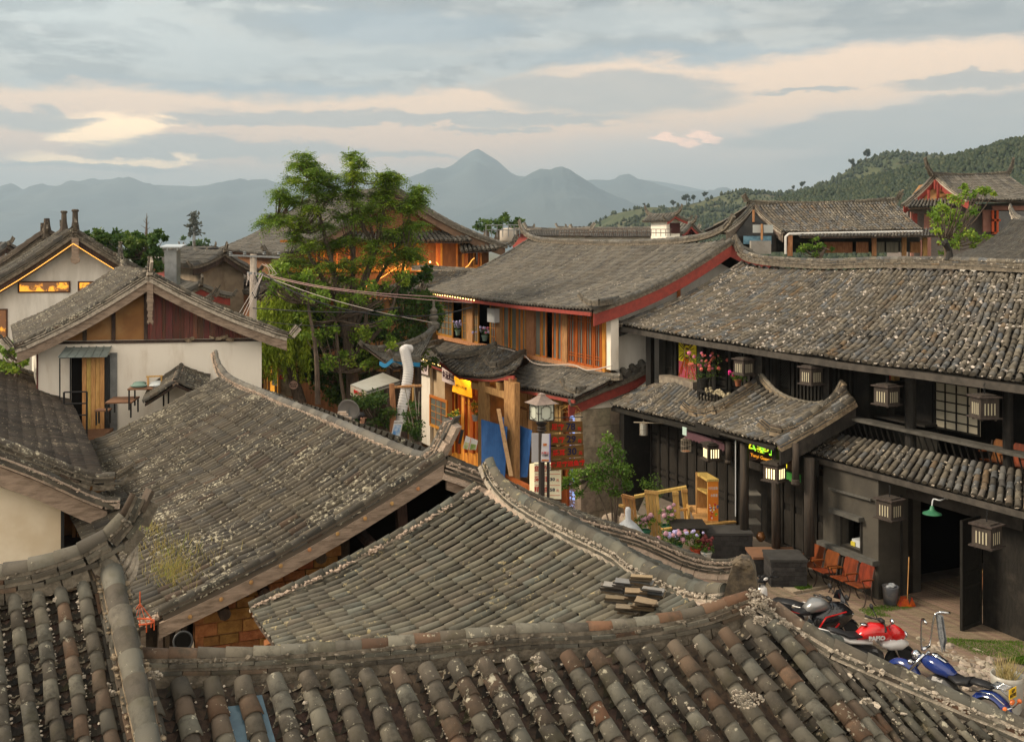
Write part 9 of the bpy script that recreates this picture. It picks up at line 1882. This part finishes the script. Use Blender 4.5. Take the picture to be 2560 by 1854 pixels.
pl=thing('wooden_plaque','rounded pinkish wooden plaque with dark characters near the willow foot','sign',tuple(P(734,965,40)));mb=MB();c_=P(734,962,40.0);mb.lathe(c_,[(.02,-.02),(.17,-.02),(.17,.02),(.02,.02)],16,0,(0,1,0));mb.build('plaque',mat('pinkish_wood_slice',(.50,.32,.26),None),pl);lettering('lettering','丽江古城',.075,c_+V(0,-.03,.03),(1,0,0),(0,0,1),INK,pl,.002,.001);lettering('lettering','欢迎您',.075,c_+V(0,-.03,-.06),(1,0,0),(0,0,1),INK,pl,.002,.001)
mb=MB();mb.prism([P(700,938,42),P(710,937,42),P(709,948,42),P(698,948,42)],(0,.04,0));tag(mb.build('red_sign',REDG),'small bright red sign by the stone pier','sign')
# ------------------------------------------------------------------ pole, wires, masts
up=thing('utility_pole','concrete utility pole with a steel crossbar and loops of cable','utility pole',tuple(P(626,900,33)));b=P(629,900,33);X,Y=b.x,b.y;zt=P(0,635,33).z;mb=MB();mb.tube([(X,Y,-1.4),(X+.06,Y,zt)],[.17,.11],12);mb.build('pole',mat('pale_concrete',(.40,.34,.28),(.32,.27,.22),scale=5,bump=.2),up,True)
mb=MB();mb.beam(P(573,638,32.9),P(700,643,32.9),.06,.06);
for x in(577,612,661,697):mb.lathe(P(x,637,32.9),[(.05,0),(.06,.03),(.04,.05),(.06,.08),(.03,.1)],8)
mb.beam(P(618,682,32.8),P(660,686,32.8),.06,.08);mb.build('crossarm',STEEL,up)
mb=MB();rr_=random.Random(12)
for i in range(9):x0,y0=rr_.uniform(618,640),rr_.uniform(676,690);x1,y1=x0+rr_.uniform(-8,40),y0+rr_.uniform(-4,8);mb.tube(spline([P(x0,y0,32.7),P((x0+x1)/2+rr_.uniform(-6,6),y0+rr_.uniform(15,36),32.6),P(x1,y1,32.7)],12),.012,4,0,False)
for x1,y1 in[(598,782),(607,786),(614,788)]:mb.tube([P(658,684,32.7),P(x1,y1,31.0)],.011,4,0,False)
for i in range(3):x=655+i*9;mb.tube(spline([P(x,660,32.7),P(x+14,668+i*5,32.6),P(x+18,685,32.6),P(x+4,690,32.7)],10),.01,4,0,False)
mb.build('cable_loops',WIREW,up);mb=MB();mb.tube(spline([P(640,690,32.6),P(648,720,32.5),P(638,745,32.5),P(630,730,32.5)],10),.025,5,0,False);mb.build('black_cable_loop',WIREB,up)
def wire(label,pts,rad,m):
    mb=MB();mb.tube(spline([P(*q)for q in pts],30),rad,5,0,False);tag(mb.build('overhead_cable',m),label,'cable','overhead cables')
wire('upper pale pink cable from the pole across the tree to the orange house',[(660,686,32.7),(800,715,32),(950,733,32),(1090,742,33),(1180,752,33.5)],.014,mat('pinkish_cable',(.42,.27,.25),None,bump=0))
wire('lower pale pink cable running just under its twin',[(660,689,32.7),(790,717,32),(950,738,32),(1080,750,33),(1180,757,33.5)],.014,MATS['pinkish_cable'])
wire('cream cable sagging across the tree towards the shop',[(660,690,32.7),(800,740,31.8),(950,780,31.8),(1080,806,33)],.012,WIREW)
wire('thick black cable curving from the pole down past the tree',[(655,680,32.7),(720,722,32),(820,762,31.5),(930,785,31.5),(1040,790,32),(1120,782,33),(1180,768,33.6)],.022,WIREB)
wire('straight black cable crossing from the pole at mid height',[(632,770,32.7),(760,778,32),(900,780,31.6),(1000,768,32)],.018,WIREB)
wire('low thin dark cable passing in front of the willow',[(640,800,32.5),(740,812,32),(850,814,31.8),(960,802,32)],.012,WIREB)
mst=thing('tree_mast','distant radio mast disguised as a thin conifer','mast',tuple(P(485,640,200)));mb=MB();mb.tube([P(485,640,200),P(485,570,200),P(484,528,200)],[.35,.28,.1],7);mb.build('mast_pole',STEEL,mst);r_g=np.random.default_rng(2);cl=[(P(485+r_g.normal(0,3+(y-530)*.12),y,200))for y in np.linspace(532,588,46)];v,f,t_=leaf_cloud(np.array([tuple(c_)for c_ in cl]),np.full(46,.55),9,.7,r_g,.5);np_mesh('fake_branches',v,f,np.zeros(len(f)),t_,[mat('grey_green_fronds',(.10,.11,.09),None,bump=0)],mst)
ds=thing('dead_tree','bare dead spire rising from the green tree at left','tree',tuple(P(366,620,55)));mb=MB();mb.tube([P(366,640,55),P(366,580,55),P(367,533,55)],[.09,.07,.01],6)
for y,dx in[(545,5),(555,-8),(560,7),(568,-14),(572,10),(585,-6),(550,-4)]:mb.tube([P(366,y+4,55),P(366+dx,y-5,55)],[.02,.006],4)
mb.build('trunk',BARK,ds)
wtk=thing('water_tank','pale round water tank with a rooftop railing beyond the timber house','water tank',tuple(P(1262,590,70)));mb=MB();mb.lathe(P(1270,606,70),[(.55,0),(.58,.2),(.58,.8),(.3,1.0),(.1,1.02)],16);mb.build('tank',mat('pale_tank',(.42,.37,.31),None),wtk,True);mb=MB()
for x in range(1215,1300,14):mb.tube([P(x,592,69),P(x,563,69)],.03,4)
for y in(563,575):mb.tube([P(1213,y,69),P(1300,y,69)],.03,4)
mb.build('railing',STEEL,wtk)
rr2=thing('roof_railing','long thin railing on the far roofs under the right hill','railing',tuple(P(1450,590,78)));mb=MB()
for x in range(1400,1680,12):mb.tube([P(x,590,78),P(x,573,78)],.025,4)
for y in(573,582):mb.tube([P(1398,y,78),P(1680,y,78)],.025,4)
mb.build('rails',mat('rusty_rail',(.14,.10,.08),None),rr2)
rr3=thing('steel_truss','dark steel roof truss framework beside the far tree-shaped mast','truss',tuple(P(540,625,70)));mb=MB()
for x in range(492,556,9):mb.tube([P(x,634,70),P(x,621,70)],.04,4);mb.tube([P(x,634,70),P(x+9,621,70)],.03,4)
for y in(621,634):mb.tube([P(490,y,70),P(556,y,70)],.05,4)
mb.build('beams',BLACKM,rr3)
# ------------------------------------------------------------------ two people, mostly hidden
SKIN=mat('skin',(.36,.19,.12),None,bump=0,rough=.6)
def person(label,head,yaw,shirt,bend=0.0):
    """standing figure whose head centre is at head"""
    root=thing('person',label,'person',(head.x,head.y,head.z-1.58));me=bpy.data.meshes.new('body');V_,E_,R_=[],[],[]
    def add(p,r,par=None):V_.append(p);R_.append(r);(E_.append((par,len(V_)-1))if par is not None else None);return len(V_)-1
    pel=add((0,0,.92),.14);ch=add((0,.02,1.22),.15,pel);nk=add((0,0,1.42),.06,ch);hd=add((0,-.01,1.52),.075,nk);tp=add((0,0,1.62),.095,hd);add((0,.005,1.70),.06,tp)
    for s in(-1,1):
        hp_=add((.09*s,0,.86),.10,pel);kn=add((.10*s,-.02,.48),.065,hp_);an=add((.10*s,.02,.08),.045,kn);add((.11*s,-.14,.04),.04,an)
        sh_=add((.18*s,.01,1.36),.065,ch);el_=add((.24*s,.04,1.09),.045,sh_);wr=add((.22*s,-.16,.93),.03,el_);pm=add((.21*s,-.22,.90),.032,wr)
        for k_ in range(4):f1=add((.185*s+.018*s*k_,-.27,.885),.010,pm);add((.185*s+.018*s*k_,-.30+.006*k_,.86),.009,f1)
        add((.17*s,-.25,.92),.011,pm)
    me.from_pydata(V_,E_,[]);o=bpy.data.objects.new('body',me);scene.collection.objects.link(o);md=o.modifiers.new('skin','SKIN');me.skin_vertices[0].data[0].use_root=True
    for i,q in enumerate(R_):me.skin_vertices[0].data[i].radius=(q,q*(.8 if i in(0,1)else 1))
    o.modifiers.new('sub','SUBSURF').levels=1;o.modifiers['sub'].render_levels=2;me.materials.append(SKIN);o.parent=root
    mb=MB();mb.ball((0,.025,1.66),.100,.112,.098,0,14,9,None,None,.12);mb.ball((0,.06,1.60),.09,.07,.08,0,12,8);mb.build('hair',mat('black_hair',(.012,.010,.010),None,bump=.2,rough=.5),root,True).matrix_parent_inverse=Matrix()
    mb=MB();mb.ball((0,-.105,1.60),.014,.02,.018);
    for s in(-1,1):mb.ball((.098*s,0,1.60),.012,.022,.032);
    mb.build('ears_and_nose',SKIN,root,True).matrix_parent_inverse=Matrix()
    mb=MB()
    for s in(-1,1):mb.ball((.034*s,-.092,1.63),.013,.008,.008)
    mb.ball((0,-.092,1.555),.022,.008,.006);mb.build('eyes_and_mouth',mat('dark_features',(.06,.02,.02),None,bump=0),root,True).matrix_parent_inverse=Matrix()
    mb=MB();prof=[(.15,.12,.90),(.16,.13,1.05),(.175,.135,1.2),(.19,.12,1.33),(.12,.085,1.42),(.07,.07,1.45)];vs=[(a*math.cos(t),b*math.sin(t)+.01,z)for a,b,z in prof for t in[k_*math.pi/8 for k_ in range(16)]];mb.add(vs,[(i*16+k_,i*16+(k_+1)%16,(i+1)*16+(k_+1)%16,(i+1)*16+k_)for i in range(5)for k_ in range(16)])
    for s in(-1,1):mb.tube([(.17*s,.01,1.38),(.215*s,.025,1.22),(.24*s,.04,1.12)],[.075,.068,.06],10)
    mb.build('shirt',shirt,root,True).matrix_parent_inverse=Matrix();root.rotation_euler=(0,0,yaw)
person('black-haired man in dark clothing, seen from the side in the gap beside the white wall',gD.pt(178,1386,-.95),2.2,mat('dim_maroon_shirt',(.12,.05,.04),None,bump=.1))
person('person in a black shirt walking the lane below the satellite dish',P(905,1046,27.5),1.5,mat('black_shirt',(.015,.016,.02),None,bump=.1))
# ------------------------------------------------------------------ the air: one closed box of thin haze
mb=MB();mb.box((-14000,-900,-9.0),(28000,0,0),(0,15600,0),(0,0,1100.0))
hm=bpy.data.materials.new('thin_air');hm.use_nodes=True;hm.node_tree.nodes.clear()
ht=NT(hm.node_tree);pv=ht.new('ShaderNodeVolumePrincipled');ho=ht.new('ShaderNodeOutputMaterial')
pv.inputs['Color'].default_value=(0.56,0.72,0.87,1);pv.inputs['Density'].default_value=0.00016;pv.inputs['Anisotropy'].default_value=0.1
ht.l.new(pv.outputs[0],ho.inputs['Volume'])
hz_=mb.build('haze',hm);hz_['kind']='stuff';hz_['label']='thin blue evening haze over the plain and mountains';hz_['category']='haze'
